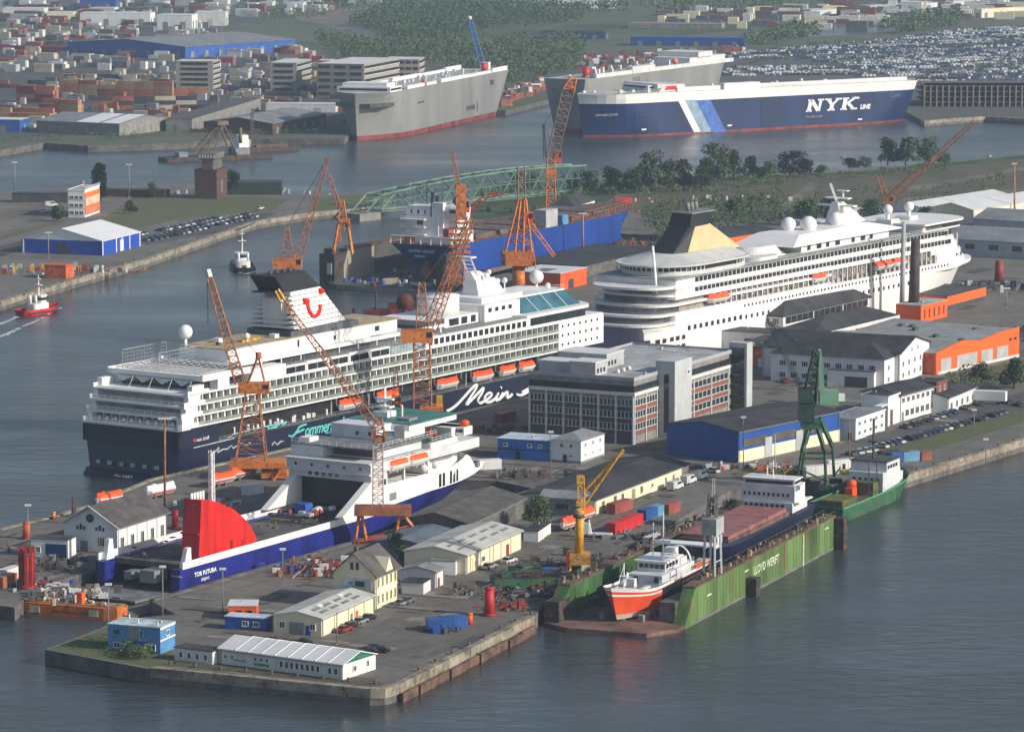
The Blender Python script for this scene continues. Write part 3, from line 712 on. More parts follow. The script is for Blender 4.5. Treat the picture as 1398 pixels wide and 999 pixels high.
# lettering on the hull
def on_ms(px, py): x, z = MS.side(px, py, -16.0); return (x, -16.02, 3.7+(z-1)*.72)
b = B()
M_ = lambda *p: ribbon(b, p, .85, on_ms)
M_((609,575),(616,571),(624,563),(634,549),(642,537),(648,530),(651,529),(648,538),(642,550),(637,561),(636,566)); M_((637,565),(643,557),(651,546),(657,538),(660,535),(658,543),(653,554),(652,560),(655,564))
M_((655,564),(661,560),(668,554),(671,548),(667,545),(662,551),(661,559),(665,563),(671,561),(678,554)); M_((680,546),(677,554),(676,560),(680,559),(685,553)); M_((686,546),(683,554),(682,558),(687,551),(692,545),(693,549),(691,556),(695,555),(699,550))
M_((683,537),(684,536)); M_((704,550),(710,553),(718,549),(726,540),(734,530),(741,523),(747,521)); M_((712,548),(722,541),(735,530)); b.to('handwritten_lettering', mat('white_lettering', (.85,.86,.86), .5, var=.02), t)
TL = mat('turquoise_lettering', (.12,.55,.55), .5, var=.02)
b = B(); S_ = lambda w_, *p: ribbon(b, p, w_*1.35, on_ms)
S_(.42,(393,603),(399,605),(404,598),(408,589),(414,585),(418,584)); S_(.42,(402,600),(410,596),(415,593))
x = 416; y = 595
textm('ommernachtstraum', 4.3, TL, t, (MS.side(415,594,-16)[0],-16.04,5.0), (math.pi/2,0,0), .35, .03, .05, .92)
S_(.36,(443,601),(449,603),(455,600),(462,594)); S_(.36,(451,599),(458,598),(461,596)); b.to('handwritten_lettering', TL, t)
b = B(); S_(.3,(365,587),(369,580),(371,585),(376,584),(380,582)); S_(.3,(380,583),(383,577),(385,583),(391,576),(388,582)); S_(.3,(365,588),(378,586)); b.to('handwritten_lettering', TL, t)
PALE = mat('pale_script', (.45,.5,.5), .6)
b = B(); S_(.26,(291,629),(296,622),(299,618),(297,627),(304,622),(310,622)); S_(.24,(310,622),(316,616),(318,621),(324,616),(330,613),(336,616),(342,612))
S_(.24,(316,595),(352,586),(390,577)); S_(.22,(310,600),(316,598)); S_(.22,(264,616),(300,607),(320,602)); S_(.26,(371,620),(375,614),(378,619),(384,613),(387,614)); b.to('hull_line_marking', PALE, t)
b = B(); b.m = 0; b.box(5.0,-16.1,9.9,5.8,-15.98,10.7); b.to('operator_mark', mat('logo_red', (.75,.02,.01)), t)
textm('Sunmaren', 1.35, mat('white_lettering', (.85,.86,.86)), t, (6.2,-16.0,9.8), (math.pi/2,0,0), .1) if False else textm('mein Schiff', 1.25, mat('white_lettering', (.85,.86,.86)), t, (6.3,-16.0,9.8), (math.pi/2,0,0), .15)
textm('Mein Schiff 1', 1.2, mat('white_lettering', (.85,.86,.86)), t, (-4.2,3.4,.35), (R(48),0,-math.pi/2), 0)
b = B()
for k in range(6): b.box(-1.65,10-k*3.9,2.8,-1.4,11.4-k*3.9,3.8)
for k in range(8): b.box(8+k*2.1+(k%3)*.6,-16.1,.6,8.8+k*2.1+(k%3)*.6,-15.95,1.5)
b.to('mooring_port', PALE, t, kind='stuff')
# lifeboats
me = lifeboat_mesh(10.8)
for x in (77, 95, 125, 143.5, 156.5, 167):
    o = put('lifeboat', me, t, loc=(x, -15.0, 11.0))
    if x > 150: o.scale = (.75, 1, 1)
b = B()
for x in (70,85,88,102,118,132,137,150,163,173): b.bar((x,-14,13.3),(x,-15.6,13.2),.3); b.bar((x,-15.5,13.3),(x,-15.5,11.5),.16); b.box(x-.2,-13.8,8.6,x+.2,-13.4,13.4)
b.to('davit_row', LGREY, t, kind='stuff')
b = B()
for k in range(26): x_ = 24+random.uniform(0,44); b.box(x_,-14.2,9.0+random.random()*.6,x_+random.uniform(.3,1.1),-13.6,10+random.random()*1.2)
b.to('promenade_equipment', OFFW, t, kind='stuff')

# ---------------------------------------------------------------- white cruise ship behind (buff and black funnel)
t = thing('cruise_ship', 'all white cruise ship with a black and buff funnel, moored behind the dark-roofed halls', 'cruise ship', (AR.o.x, AR.o.y, 0), AR.a)
hull(t, 246, 29, [(-1,1.2,BOOT,'boot_topping'),(1.2,14.2,WHITE,'hull')], rake=17, lb=(85,62), st=(36,16), sw=(.25,.8), srake=7, nx=44, sheer=lambda x, tt: max(0, x-190)/55*1.0*tt)
# stern stack of rounded decks
for i, (x, z, hw) in enumerate(((-1,11.6,13.9),(.5,14.4,14.2),(3,17.2,14.4),(8,20.0,14.5),(13,22.8,14.5),(6,25.6,13.8))):
    b = B(); b.prism(outline(x, 120, hw, 1, 11, 2.4, 10), z, z+.75); b.to('deck_edge', WHITE, t)
    ol_ = [(p[0], p[1], z+.75) for p in outline(x, 60, hw, 1, 11, 2.4, 8) if p[0] < 40]; ol_ = sorted([p for p in ol_ if p[1] < 0], key=lambda p: -p[0])+sorted([p for p in ol_ if p[1] >= 0], key=lambda p: p[0]); bq = B(); bq.rail(ol_, 1.0, 2.2, .05, 2); bq.to('stern_railing', LGREY, t)
    if i < 5:
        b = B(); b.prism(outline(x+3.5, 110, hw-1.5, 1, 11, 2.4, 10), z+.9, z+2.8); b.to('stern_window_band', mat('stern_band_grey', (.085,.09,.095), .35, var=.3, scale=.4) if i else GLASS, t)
b = B(); b.prism(outline(-1, 60, 14.25, 1, 12, 2.4, 10), 1.4, 11.6); b.to('rounded_stern', WHITE, t)
ol = [p for p in outline(-1, 60, 14.3, 1, 12, 2.4, 14) if p[0] < 26]
ol = [(x, -14.3) for x in (26, 22.5, 19, 15.5)]+sorted([p for p in ol if p[1] < 0], key=lambda p: -p[0])+sorted([p for p in ol if p[1] >= 0], key=lambda p: p[0])
for z in (9.2, 6.4, 3.6):
    acc = 0; last = ol[0]
    for a_, c_ in zip(ol, ol[1:]):
        L_s = math.dist(a_, c_); acc += L_s
        if acc >= 3.0 and c_[1] < 14:
            d_ = Vector((c_[0]-last[0], c_[1]-last[1])).normalized(); n_ = Vector((d_.y, -d_.x)); m_ = Vector(c_)
            if n_.dot(Vector((-1, m_.y*.1))) < 0: n_ = -n_
            p4 = [m_-d_*.95-n_*.4, m_+d_*.95-n_*.4, m_+d_*.95+n_*.22, m_-d_*.95+n_*.22]; b = B(); b.prism([tuple(q) for q in p4], z, z+1.35); b.to('stern_window', GLASS, t); acc = 0; last = c_
for z in (-99,):
    b = B()
    for k in range(12):
        a = -math.pi/2+(k+.5)*math.pi/12; b_, c_ = 13*math.sin(a), 2.5-9*math.cos(a)
# main block
def wl(x0, x1, step): n = int((x1-x0)/step); return [x0+(x1-x0)*(k+.5)/n for k in range(n)]
b = B(); b.prism(outline(16, 236, 14.3, 30, 2, 1.8), 14.2, 17.2); b.to('lower_house', WHITE, t)
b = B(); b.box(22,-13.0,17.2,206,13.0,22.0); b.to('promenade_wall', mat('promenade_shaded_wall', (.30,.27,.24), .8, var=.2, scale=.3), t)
b = B(); b.prism(outline(196, 232, 14.3, 26, .1, 1.8), 17.2, 20.2); b.prism(outline(192, 228, 14.3, 24, .1, 1.8), 20.2, 23.2); b.split('forward_house', WHITE, t)
for z, x1 in ((22.0,226),(25.2,222)):
    b = B(); b.prism(outline(16, x1, 14.5, 22, 2, 1.8), z, z+.9); b.prism(outline(17, x1-.5, 13.9, 22, 2, 1.8), z+.9, z+3.2); b.to('balcony_deck', WHITE, t)
    porthole_row(t, wl(30, 208, 2.6), z+2.05, 13.9, 2.2, 1.5, 'cabin_window_row', GLASS)
b = B(); b.prism(outline(16, 220, 14.6, 22, 2, 1.8), 28.3, 28.7); b.to('lido_deck', mat('lido_deck', (.30,.32,.31), .8), t)
railing(t, [(20,-14.3),(200,-14.3)], 28.7, False, 1.2, 2.2, .06)
porthole_row(t, wl(24, 60, 3.3), 12.4, 14.5, 1.7, 1.5, 'cabin_window_row', GLASS)
porthole_row(t, wl(60, 180, 3.6), 12.2, 14.5, 1.2, 1.3, 'cabin_window_row', GLASS)
porthole_row(t, wl(60, 206, 2.4), 15.9, 14.32, .9, .8, 'cabin_window_row', GLASS)
porthole_row(t, wl(196, 224, 3.0), 18.8, 13.6, 1.0, .9, 'cabin_window_row', GLASS)
b = B(); b.prism(outline(214, 246, 12, 30, .1, 1.6), 14.2, 15.2); b.to('foredeck_bulwark', WHITE, t)
b = B(); b.prism(outline(186, 226, 13.6, 14, 1, 2), 28.7, 31.2); b.prism(outline(184, 224, 15.5, 12, 1, 2), 31.2, 31.8); b.to('bridge', WHITE, t)
b = B(); b.prism(outline(188, 226.4, 13.9, 14, 1, 2), 29.4, 30.6); b.to('bridge_window_band', GLASS, t)
b = B(); b.tube((236,-2,15),(236,-2,24),.2); b.tube((236,2,15),(236,2,18),.4); b.to('foremast', WHITE, t)
# promenade clutter: davits, tenders, arches
b = B()
for k in range(46):
    x = 42+3.4*k; b.box(x-.25,-14.4,17.2,x+.25,-13.9,21.9)
    if k % 2: b.bar((x,-13.6,21.4),(x+1.6,-14.4,18.6),.25)
    b.m = random.choice((1,2,3)); h_ = random.uniform(.8,2.2); b.box(x+.6,-13.9,17.2,x+.6+random.uniform(.8,2.2),-13.1,17.2+h_); b.m = 0
b.to('davit_row', [OFFW, DGREY, mat('tan_canvas', (.45,.36,.26), .8), DECKG], t, kind='stuff')
for x in (43.5, 110, 155.5, 168):
    put('lifeboat', lifeboat_mesh(13 if x in (43.5,155.5) else 9), t, loc=(x, -14.4, 20.2))
# oval lounge and funnel
b = B(); b.prism(outline(20, 73, 13.8, 16, 16, 2, 12), 28.7, 30.0); b.to('lounge_wall', OFFW, t)
b = B(); b.prism(outline(20.4, 72.6, 13.5, 16, 16, 2, 12), 30.0, 31.6); b.to('lounge_window_band', GLASS, t)
b = B()
for x, y in outline(20.2, 72.8, 13.7, 16, 16, 2, 12): b.box(x-.15, y-.15, 29.8, x+.15, y+.15, 31.7)
b.to('window_mullion', WHITE, t, kind='stuff')
b = B(); b.prism(outline(17, 75, 15, 18, 18, 2, 12), 31.6, 32.2); b.prism(outline(19, 74, 14, 18, 18, 2, 12), 32.2, 34.6, outline(30, 70, 6.5, 10, 10, 2, 12)); b.to('lounge_roof', mat('pale_grey_roof', (.55,.56,.54), .6, var=.08), t)
b = B(); b.prism([(38,-5.6),(72,-6.2),(72,6.2),(38,5.6)], 33.6, 42.4, [(46.5,-3.6),(57,-3.4),(57,3.4),(46.5,3.6)]); b.to('funnel', FUNY, t)
b = B(); b.prism([(31,-4.2),(38.6,-5.8),(38.6,5.8),(31,4.2)], 33.4, 42.4, [(43,-3.8),(47.2,-3.8),(47.2,3.8),(43,3.8)]); b.prism([(43.4,-4),(57,-3.4),(57,3.4),(43.4,4)], 42.2, 46.4, [(45,-3.7),(57,-3.2),(57,3.2),(45,3.7)]); b.to('funnel_top', BLACK, t)
b = B(); b.box(44,-4.4,46.4,59,4.4,46.8)
for x in (49,51.5,54): b.tube((x,0,46.8),(x-.6,0,49.5),.8,8)
b.rail([(44,-4.2,46.8),(59,-4.2,46.8)], 1.1, 1.6, .06); b.to('funnel_exhaust', MGREY, t)
b = B(); b.prism(outline(80, 104, 8, 6, 6), 28.7, 32.0, outline(84, 100, 5, 5, 5)); b.prism(outline(74, 92, 11, 4, 4), 28.7, 29.8); b.split('pool_shelter', OFFW, t)
b = B(); b.box(106,-10,28.7,168,10,31.2); b.prism([(98,-11.5),(178,-11.5),(178,11.5),(98,11.5)], 31.2, 34.4, [(108,-8),(160,-6),(160,6),(108,8)]); b.to('radar_house', WHITE, t)
for k in range(7):
    b = B(); x = 110+6.5*k+(k>3)*5; b.box(x,-10.12,29.2,x+2.2+(k%2),-9.96,30.9); b.split('house_window', GLASS, t)
for x, y, r_ in ((121,3.5,2.6),(125,-2,2.9),(146,-1,2.5)):
    b = B(); b.sphere((x,y,36.2),r_,16,10); b.tube((x,y,33.6),(x,y,35.2),r_*.7,12); b.to('radome', WHITE, t)
for x, y in ((186,0),(200,-1)):
    b = B(); b.sphere((x,y,36.3),1.8,14,9); b.tube((x,y,31.2),(x,y,35),.7,8); b.prism([(x-3,-3),(x+3,-3),(x+3,3),(x-3,3)],31.2,33.0); b.to('radome', WHITE, t)
b = B(); b.prism([(146,-3.4),(164,-3),(164,3),(146,3.4)], 34.4, 42, [(147,-1.2),(151,-1.2),(151,1.2),(147,1.2)])
b.bar((148.5,0,42),(144,0,48.5),.9); b.box(147.5,-7,40.5,150.5,7,41); b.box(148,-4.5,43,151,4.5,43.4); b.box(150,-.6,38,156,.6,38.5); b.tube((153,0,43.3),(153,0,45.5),.4); b.box(152,-2,45.3,154,2,45.6); b.to('radar_mast', WHITE, t)

# ---------------------------------------------------------------- car carriers on the far side
NK = Fr(G(950,183,0), 35.2); NK = Fr(NK.w(-71, 16), 35.2)
t = thing('car_carrier', 'dark blue car carrier with white top band and the letters NYK LINE on its side', 'car carrier ship', (NK.o.x, NK.o.y, 0), NK.a)
NL = NK.side(1253,140,-16)[0]
hull(t, NL, 32, [(-1,1.3,BOOT,'boot_topping'),(1.3,18.9,NBLUE,'hull'),(18.9,24.2,WHITE,'white_band')], rake=4, lb=(46,22), st=(34,4), sw=(.35,.97), srake=2.5, flip=True, nx=36, deckm=mat('carrier_deck', (.42,.44,.42), .8, var=.15, scale=.1))
def on_nk(px, py): x, z = NK.side(px, py, -16); return (x, -16.06, z)
WL = mat('white_lettering', (.85,.86,.86))
for (a, c), nm, m in (((925,934),'white_stripe',WHITE),((934.5,949),'grey_blue_stripe',mat('grey_blue_paint', (.27,.38,.50), .5)),((949.5,969),'blue_stripe',mat('mid_blue_paint', (.07,.16,.50), .5))):
    b = B(); o_ = 26.2*.86
    p = [on_nk(a+.5,137.2), on_nk(c+.5,136.4), on_nk(c+o_,180.0), on_nk(a+o_,181.0)]
    b.add([(x,y-.02,z) for x,y,z in p]+[(x,y+.05,z) for x,y,z in p], [(0,1,2,3),(0,4,5,1),(1,5,6,2),(2,6,7,3),(3,7,4,0)]); b.to(nm, m, t)
x0, z0 = on_nk(1101,152)[0], on_nk(1101,152)[2]
def slab_letter(b, strokes, ox, oz, w_, h_, sh=.28):
    for (x0_, z0_, x1_, z1_, th) in strokes:
        q = lambda x, z: (ox+x*w_+z*h_*sh, oz+z*h_)
        a, c = Vector(q(x0_, z0_)), Vector(q(x1_, z1_)); d = (c-a); 
        if abs(d.x) > abs(d.y)*1.5: nn = Vector((0, th*h_/2))
        else: nn = Vector((th*w_/2, 0))
        P4 = [a-nn, c-nn, c+nn, a+nn]; b.add([(p.x,-16.12,p.y) for p in P4]+[(p.x,-16.0,p.y) for p in P4], [(0,1,2,3),(7,6,5,4),(0,4,5,1),(1,5,6,2),(2,6,7,3),(3,7,4,0)])
LET = {'N': [(.14,0,.14,1,.26),(.86,0,.86,1,.18),(.16,1,.84,0,.3),(-.06,.06,.36,.06,.14),(-.06,.94,.3,.94,.14),(.64,.94,1.08,.94,.14)],
       'Y': [(.5,0,.5,.5,.28),(.5,.45,.12,1,.28),(.5,.45,.92,1,.2),(.24,.06,.76,.06,.14),(-.08,.94,.36,.94,.14),(.68,.94,1.12,.94,.14)],
       'K': [(.16,0,.16,1,.28),(.2,.42,.9,1,.2),(.38,.58,.92,0,.28),(-.06,.06,.4,.06,.14),(-.06,.94,.4,.94,.14),(.7,.06,1.14,.06,.14),(.64,.94,1.14,.94,.14)]}
x9 = on_nk(1172,150)[0]; wl_ = (x9-x0)/3.45; zb_ = z0-.4
for i_, ch in enumerate('NYK'): b = B(); slab_letter(b, LET[ch], x0+wl_*1.14*i_, zb_, wl_*.92, 7.0); b.to('letter', WL, t)
x1, z1 = on_nk(1173,149.5)[0], on_nk(1173,149.5)[2]
textm('LINE', 3.6, WL, t, (x1+.6,-16.05,z1+.2), (math.pi/2,0,0), .2, .04, .16, 1.05)
x1, z1 = on_nk(1100,161)[0], on_nk(1100,161)[2]; textm('Hercules Leader', 1.9, mat('faded_script', (.4,.36,.4), .6), t, (x1,-16.05,z1), (math.pi/2,0,0), 0)
x1, z1 = on_nk(800,160)[0], on_nk(800,160)[2]; textm('HERCULES LEADER', 1.7, mat('faded_script', (.4,.36,.4), .6), t, (x1+7,-15.2,z1), (math.pi/2,0,R(-6)), 0)
x1, z1 = on_nk(1214,133)[0], on_nk(1214,133)[2]; textm('Care', 4, mat('faded_blue_script', (.10,.16,.33), .6), t, (x1,-16.05,z1), (math.pi/2,0,0), .3)
b = B()
for px, py in ((879,177),(996,171.5),(1174,163)): x, y, z = on_nk(px, py); b.box(x-1.6,-16.15,z-.4,x+1.6,-16,z+.4)
b.split('draught_marking', WL, t)
b = B(); x, y, z = on_nk(1040,150); b.box(x-.6,-16.15,2,x+.3,-16,18.8); b.to('side_ramp_seam', mat('seam_shadow_blue', (.008,.02,.08), .6), t)
b = B(); b.box(60,-13,24.2,NL-6,-9,26.4); b.box(92,-15,24.2,118,-10,27.6); b.split('ventilation_house', WHITE, t)
b = B(); b.box(40,-12,24.2,66,12,28.2); b.box(44,-15.5,26.5,50,15.5,29); b.to('bridge_house', OFFW, t)
b = B(); b.box(39.8,-10,26.6,39.95,10,27.6); b.box(41,-12.1,26.6,52,-11.98,27.5); b.to('bridge_window_band', GLASS, t)
b = B(); b.box(52,-12.15,25.2,60,-12,27.4); b.to('red_awning', RED, t)
b = B()
for k in range(30):
    x = 10+6*k; s = random.uniform(-10, 10); b.box(x, s, 24.2, x+random.uniform(.8,2.2), s+1.5, 24.2+random.uniform(.8,2.6))
b.rail([(10,-11,24.2),(NL-2,-15.6,24.2)], 1.2, 6, .1); b.to('deck_fitting', [OFFW], t, kind='stuff')

def carrier(label, o, ang, L, Bm, top, flip, m=GREYH):
    t = thing('car_carrier', label, 'car carrier ship', (o[0], o[1], 0), R(ang))
    return t
g1 = Vector((-86.3, 2114.4)); A1 = 72.8
t = thing('car_carrier', 'grey car carrier with red waterline and a red funnel, moored by the office blocks', 'car carrier ship', (g1.x, g1.y, 0), R(A1))
G1 = Fr(g1, A1)
hull(t, 236, 32, [(-1,2.6,BOOT,'boot_topping'),(2.6,26.2,GREYH,'hull')], rake=3, lb=(50,16), st=(34,4), sw=(.35,.97), srake=4, flip=True, nx=36, deckm=mat('carrier_deck', (.42,.44,.42), .8))
b = B(); b.prism([(2,-8),(10,-15),(34,-16.02),(34,16.02),(10,15),(2,8)], 18.4, 20.4); b.to('mooring_deck_opening', mat('dark_steel_grey', (.08,.085,.09), .6), t)
b = B(); b.box(14,-15.6,26.2,34,15.6,29); b.box(16,-13,29,30,13,31); b.to('bridge_house', WHITE, t)
b = B(); b.box(13.8,-14,27,13.95,14,28.2); b.box(15,-15.72,27,33,-15.6,28.2); b.to('bridge_window_band', GLASS, t)
b = B()
for x0, x1, z in ((44,74,28),(78,96,27.8),(104,150,28.2),(150,200,27.8),(202,232,28.6)): b.box(x0,-15.6,26.2,x1,-13.8,z); b.box(x0,13.8,26.2,x1,15.6,z)
b.split('deck_screen', WHITE, t)
b = B(); b.tube((209,-8,26.2),(209,-8,31.6),1.8,10); b.to('funnel', RED, t)
b = B(); b.box(215,-9,26.2,219,-4,31.5); b.to('funnel_casing', WHITE, t); b = B(); b.sphere((90,-10,27.5),1.8,8,6); b.to('orange_lifeboat', mat('pink_orange', (.75,.25,.15), .6), t)
b = B(); b.box(196,-16.15,19,203,-15.98,22); b.box(150,-16.15,7,166,-15.98,9.5); b.box(170,-16.15,5,171.5,-15.98,11); b.box(60,-16.15,17,72,-15.98,18); b.split('side_opening', mat('dark_steel_grey', (.08,.085,.09)), t)
b = B()
for k in range(30): x = 36+6*k; y = random.uniform(-9,9); b.box(x, y, 26.2, x+1.5, y+1.6, 26.2+random.uniform(.8,2.4))
b.to('deck_fitting', OFFW, t, kind='stuff')
g2 = G(743,107,30); G2 = Fr(Fr(g2, 62).w(0, -13), 62)
t = thing('car_carrier', 'pale grey car carrier with a flat stern, half hidden behind the dark blue one', 'car carrier ship', (G2.o.x, G2.o.y, 0), R(62))
hull(t, 205, 27, [(-1,2,BOOT,'boot_topping'),(2,30,GREYH,'hull')], rake=6, lb=(50,24), st=(20,2), sw=(.55,.98), srake=3, nx=30, deckm=mat('carrier_deck', (.42,.44,.42), .8))
b = B(); b.box(14,-13.2,30,200,-11,32.2); b.box(60,-13.4,30,90,-9,34); b.box(140,-12,30,190,12,35); b.box(150,-13,35,170,13,38); b.split('deck_house', OFFW, t)
b = B(); b.tube((17,-5,30),(17,-5,35.6),2.2,10); b.to('funnel', RED, t)
b = B(); b.box(23,-6,30,27,-2,35.5); b.to('funnel_casing', WHITE, t); b = B(); b.sphere((128,-8,33.5),2.2,8,6); b.to('orange_lifeboat', mat('pink_orange', (.75,.25,.15)), t)
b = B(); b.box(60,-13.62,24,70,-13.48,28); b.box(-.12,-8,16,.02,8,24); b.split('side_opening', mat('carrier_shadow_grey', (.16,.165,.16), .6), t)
b = B()
for k in range(50): x = 10+3.8*k; y = random.uniform(-11,9); b.box(x, y, 30, x+1.6, y+1.8, 30+random.uniform(1,5))
b.to('deck_fitting', OFFW, t, kind='stuff')

# ---------------------------------------------------------------- blue and white ferry in the graving dock
t = thing('ferry', 'blue and white freight ferry with an open stern in the graving dock', 'ferry', (FE.o.x, FE.o.y, 0), FE.a)
FL = 150
hull(t, FL, 23, [(.5,2.0,BOOT,'boot_topping'),(2.0,6.4,BLUE,'hull')], rake=26, lb=(62,46), st=(8,2), sw=(.96,1), srake=0, nx=36, x0=0, deckz=1.2, namedeck='car_deck', deckm=DECKR, transom=False, sheer=lambda x, tt: tt*2.5*max(0, min(1, (x-55)/50)))
b = B()     # upper blue strake with open stern
for s in (-1, 1):
    b.box(.02,s*11.42,6.3,80,s*9.4,6.6); b.box(.02,s*11.05,.5,34,s*9.0,6.3)
b.split('stern_side_wall', BLUE, t)
b = B(); b.box(5,-9.4,6.0,90,9.4,6.4); b.box(4.4,-9.4,5.6,6,9.4,6.9); b.to('trailer_deck', mat('worn_trailer_deck', (.13,.12,.11), .9, var=.25, scale=.2, fine=1), t)
b = B(); b.box(33,-9.4,1.2,34,9.4,6.0); b.to('car_deck_bulkhead', BLACK, t)
b = B(); b.prism([(-12,-8),(0,-8.8),(0,8.8),(-12,8)], .9, 1.4); b.to('stern_ramp', DECKG, t)
b = B()
for s in (-1, 1): b.box(1,s*11.62,6.6,84,s*11.3,8.15)
b.split('white_bulwark', WHITE, t)
b = B()
for s in (-1, 1):
    for x in (2,): b.prism([(x,s*11.2),(x+3,s*11.2),(x+3,s*9.9),(x,s*9.9)], 6.6, 11, [(x+1.5,s*11.2),(x+2.8,s*11.2),(x+2.8,s*10.2),(x+1.5,s*10.2)])
b.split('fairlead_post', WHITE, t)
b = B()
for k in range(16):
    x = 4+5*k
    for s in (-1, 1): b.box(x,s*11.52,1.8,x+.12,s*11.49,6.3)
b.to('plate_seam', mat('seam_dark_blue', (.006,.009,.10), .6), t, kind='stuff')
# forward white hull
def bowpart(z0, z1, m, nm, x0, sh):
    b = B(); n = 22; 
    for s in (1, -1):
        vs = []
        for j in range(3):
            z = z0+(z1-z0)*j/2; tt = (z-.5)/12.5
            for i in range(n+1):
                u = 1-(1-i/n)**1.6; xb = FL-.6*(z-6.4); x = x0+(xb-x0)*u
                u2 = max(0, min(1, (xb-x)/(44-(z-6.6)*1.0))); y = 11.5*(1-(1-u2)**2.1)*(1.004)
                lo = 6.4+2.5*max(0, min(1, (x-55)/50)); hi = 13.4+1.4*max(0, min(1, (x-116)/10))-5.0*max(0, min(1, (x-127)/10)); vs.append((x, s*y, lo+(hi-lo)*j/2))
        fs = [(j*(n+1)+i, j*(n+1)+i+1, (j+1)*(n+1)+i+1, (j+1)*(n+1)+i) for j in range(2) for i in range(n)]
        b.add(vs, fs if s > 0 else [f[::-1] for f in fs])
    ring = [v for v in b.v[2*(n+1):3*(n+1)] if v[0] > 84]; ring2 = [(x, -y, z) for x, y, z in ring[::-1]][1:]
    b.add([(x,y,z-.7) for x,y,z in ring+ring2], [tuple(range(len(ring+ring2)))])
    b.to(nm, m, t)
bowpart(6.4, 13.4, WHITE, 'white_hull', 76, 0)
mark = set(bpy.data.objects.keys())
for k in range(6):
    if k == 2: continue
    x = 113.6+1.9*k; xr = x-4.6; f_ = lambda q: 11.55*(1-(1-min(1, (148-q)/41.5))**2.1)+.06
    b = B(); b.add([(x,-f_(xr),8.2),(x+1.2,-f_(xr+1.2),8.2),(x+1.2,-f_(xr+1.2),11.4),(x,-f_(xr),11.4),(x,-f_(xr)+.3,8.2),(x+1.2,-f_(xr+1.2)+.3,8.2),(x+1.2,-f_(xr+1.2)+.3,11.4),(x,-f_(xr)+.3,11.4)], [(0,1,2,3),(0,4,5,1),(1,5,6,2),(2,6,7,3),(3,7,4,0)]); b.to('tall_window', GLASS, t)
b = B(); b.box(91,-11.64,8.2,94,-11.48,10); b.box(139,-7.4,9.2,140,-6.6,10.8); b.split('side_window', MGREY, t)
# stern face block
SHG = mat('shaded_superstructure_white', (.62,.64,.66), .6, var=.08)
b = B()
for s in (-1, 1):
    b.prism([(70,s*11.5),(86,s*11.5),(86,s*9.6),(70,s*9.6)], 7.2, 13.8, [(83,s*11.5),(86,s*11.5),(86,s*9.6),(83,s*9.6)])
b.split('flared_wing_wall', WHITE, t)
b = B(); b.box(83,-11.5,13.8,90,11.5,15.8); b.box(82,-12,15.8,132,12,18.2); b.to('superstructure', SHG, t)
b = B(); b.box(85,-9.6,7.1,86,9.6,13.8); b.to('garage_interior', BLACK, t)
for k in range(5):
    b = B(); b.box(82.85,5.4-k*1.9,14.3,83.0,6.3-k*1.9,15.3); b.to('stern_window', GLASS, t)
b = B(); b.box(81.2,-12.1,15.5,83,12.1,15.9); b.box(81.2,-12.1,18.2,86,12.1,18.5); b.split('deck_edge', OFFW, t)
b = B()
for k in range(5): b.box(81.85,9-k*4.6,16.6,82.0,9.6-k*4.6,17.3)
b.split('stern_porthole', GLASS, t)
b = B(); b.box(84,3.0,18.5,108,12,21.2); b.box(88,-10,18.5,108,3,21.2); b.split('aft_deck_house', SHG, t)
b = B(); b.box(87.85,-9,18.9,88.0,2.5,20.6); b.to('veranda_opening', DGREY, t)
b = B(); b.box(84,-12,21.2,110,12,21.5); b.to('sun_deck', DECKG, t)
b = B(); b.box(86,8,21.5,90,11,22.6); b.box(98,-2,21.5,104,3,21.9); b.split('deck_locker', WHITE, t)
b = B(); b.box(97,-4,21.5,106,9,24.8); b.to('upper_house', SHG, t)
b = B(); b.box(96.9,1,22.4,97.02,1.8,23.3); b.box(96.9,-2.6,22.4,97.02,-1.8,23.3); b.split('house_window', GLASS, t)
b = B(); b.box(90,-9.4,14,112,-9.2,18); b.to('boat_recess', mat('boat_recess_cream', (.5,.45,.36), .8), t)
b = B(); b.box(100,-8.5,21.5,112,8,23.2); b.prism([(110,-10.6),(122,-10),(129,-7.4),(129,7.4),(122,10),(110,10.6)], 12, 17.4); b.prism([(110,-11.4),(124,-10.6),(130,-7),(130,7),(124,10.6),(110,11.4)], 17.6, 19.4); b.to('bridge_block', WHITE, t)
b = B(); b.box(111,-11.2,17.4,124,-10.3,17.6); b.box(111,-10.8,14.6,121,-10.2,15.5); b.split('window_band', MGREY, t)
b = B(); b.box(104,-9,23.2,126,9,24.6); b.to('bridge_deck', WHITE, t)
b = B(); b.box(104,-9.5,24.6,126,9.5,24.85); b.to('green_roof_deck', LGREEN, t)
b = B(); b.box(122,-10,19.4,129,10,21.6); b.box(124,-12.4,19.6,128,12.4,21.6); b.to('wheelhouse', WHITE, t)
b = B(); b.box(123.9,-12.0,20.3,129.1,12.0,21.1); b.to('wheelhouse_window_band', GLASS, t)
b = B(); b.box(110,-10.5,19.4,122,10.5,19.6); b.to('green_roof_deck', LGREEN, t)
b = B(); b.sphere((126,-11.4,22.4),1.3,8,5,.7); b.to('orange_rescue_pod', BORANGE, t)
b = B(); b.tube((112,3,24),(112,3,32),.35); b.box(111,1,27,113.4,5,27.4); b.box(111.4,.5,29,112.6,5.5,29.3); b.tube((112,-2,24),(112,-2,28),.25); b.box(110,1,24.8,114,5,26.2); b.to('mast', WHITE, t)
b = B(); b.box(108,-6.5,21,112,-3,25.4); b.to('grey_funnel', MGREY, t)
b = B(); b.box(115,-8,19.6,118,-5,21); b.bar((113,-9,19.8),(117,-7,22.3),.4); b.bar((118,-9,19.8),(114,-6,22),.4); b.to('red_deck_crane', DRED, t)
for x in (94.5, 103.5): put('lifeboat', lifeboat_mesh(8.6, ORANGE), t, loc=(x, -11.6, 16.6))
b = B()
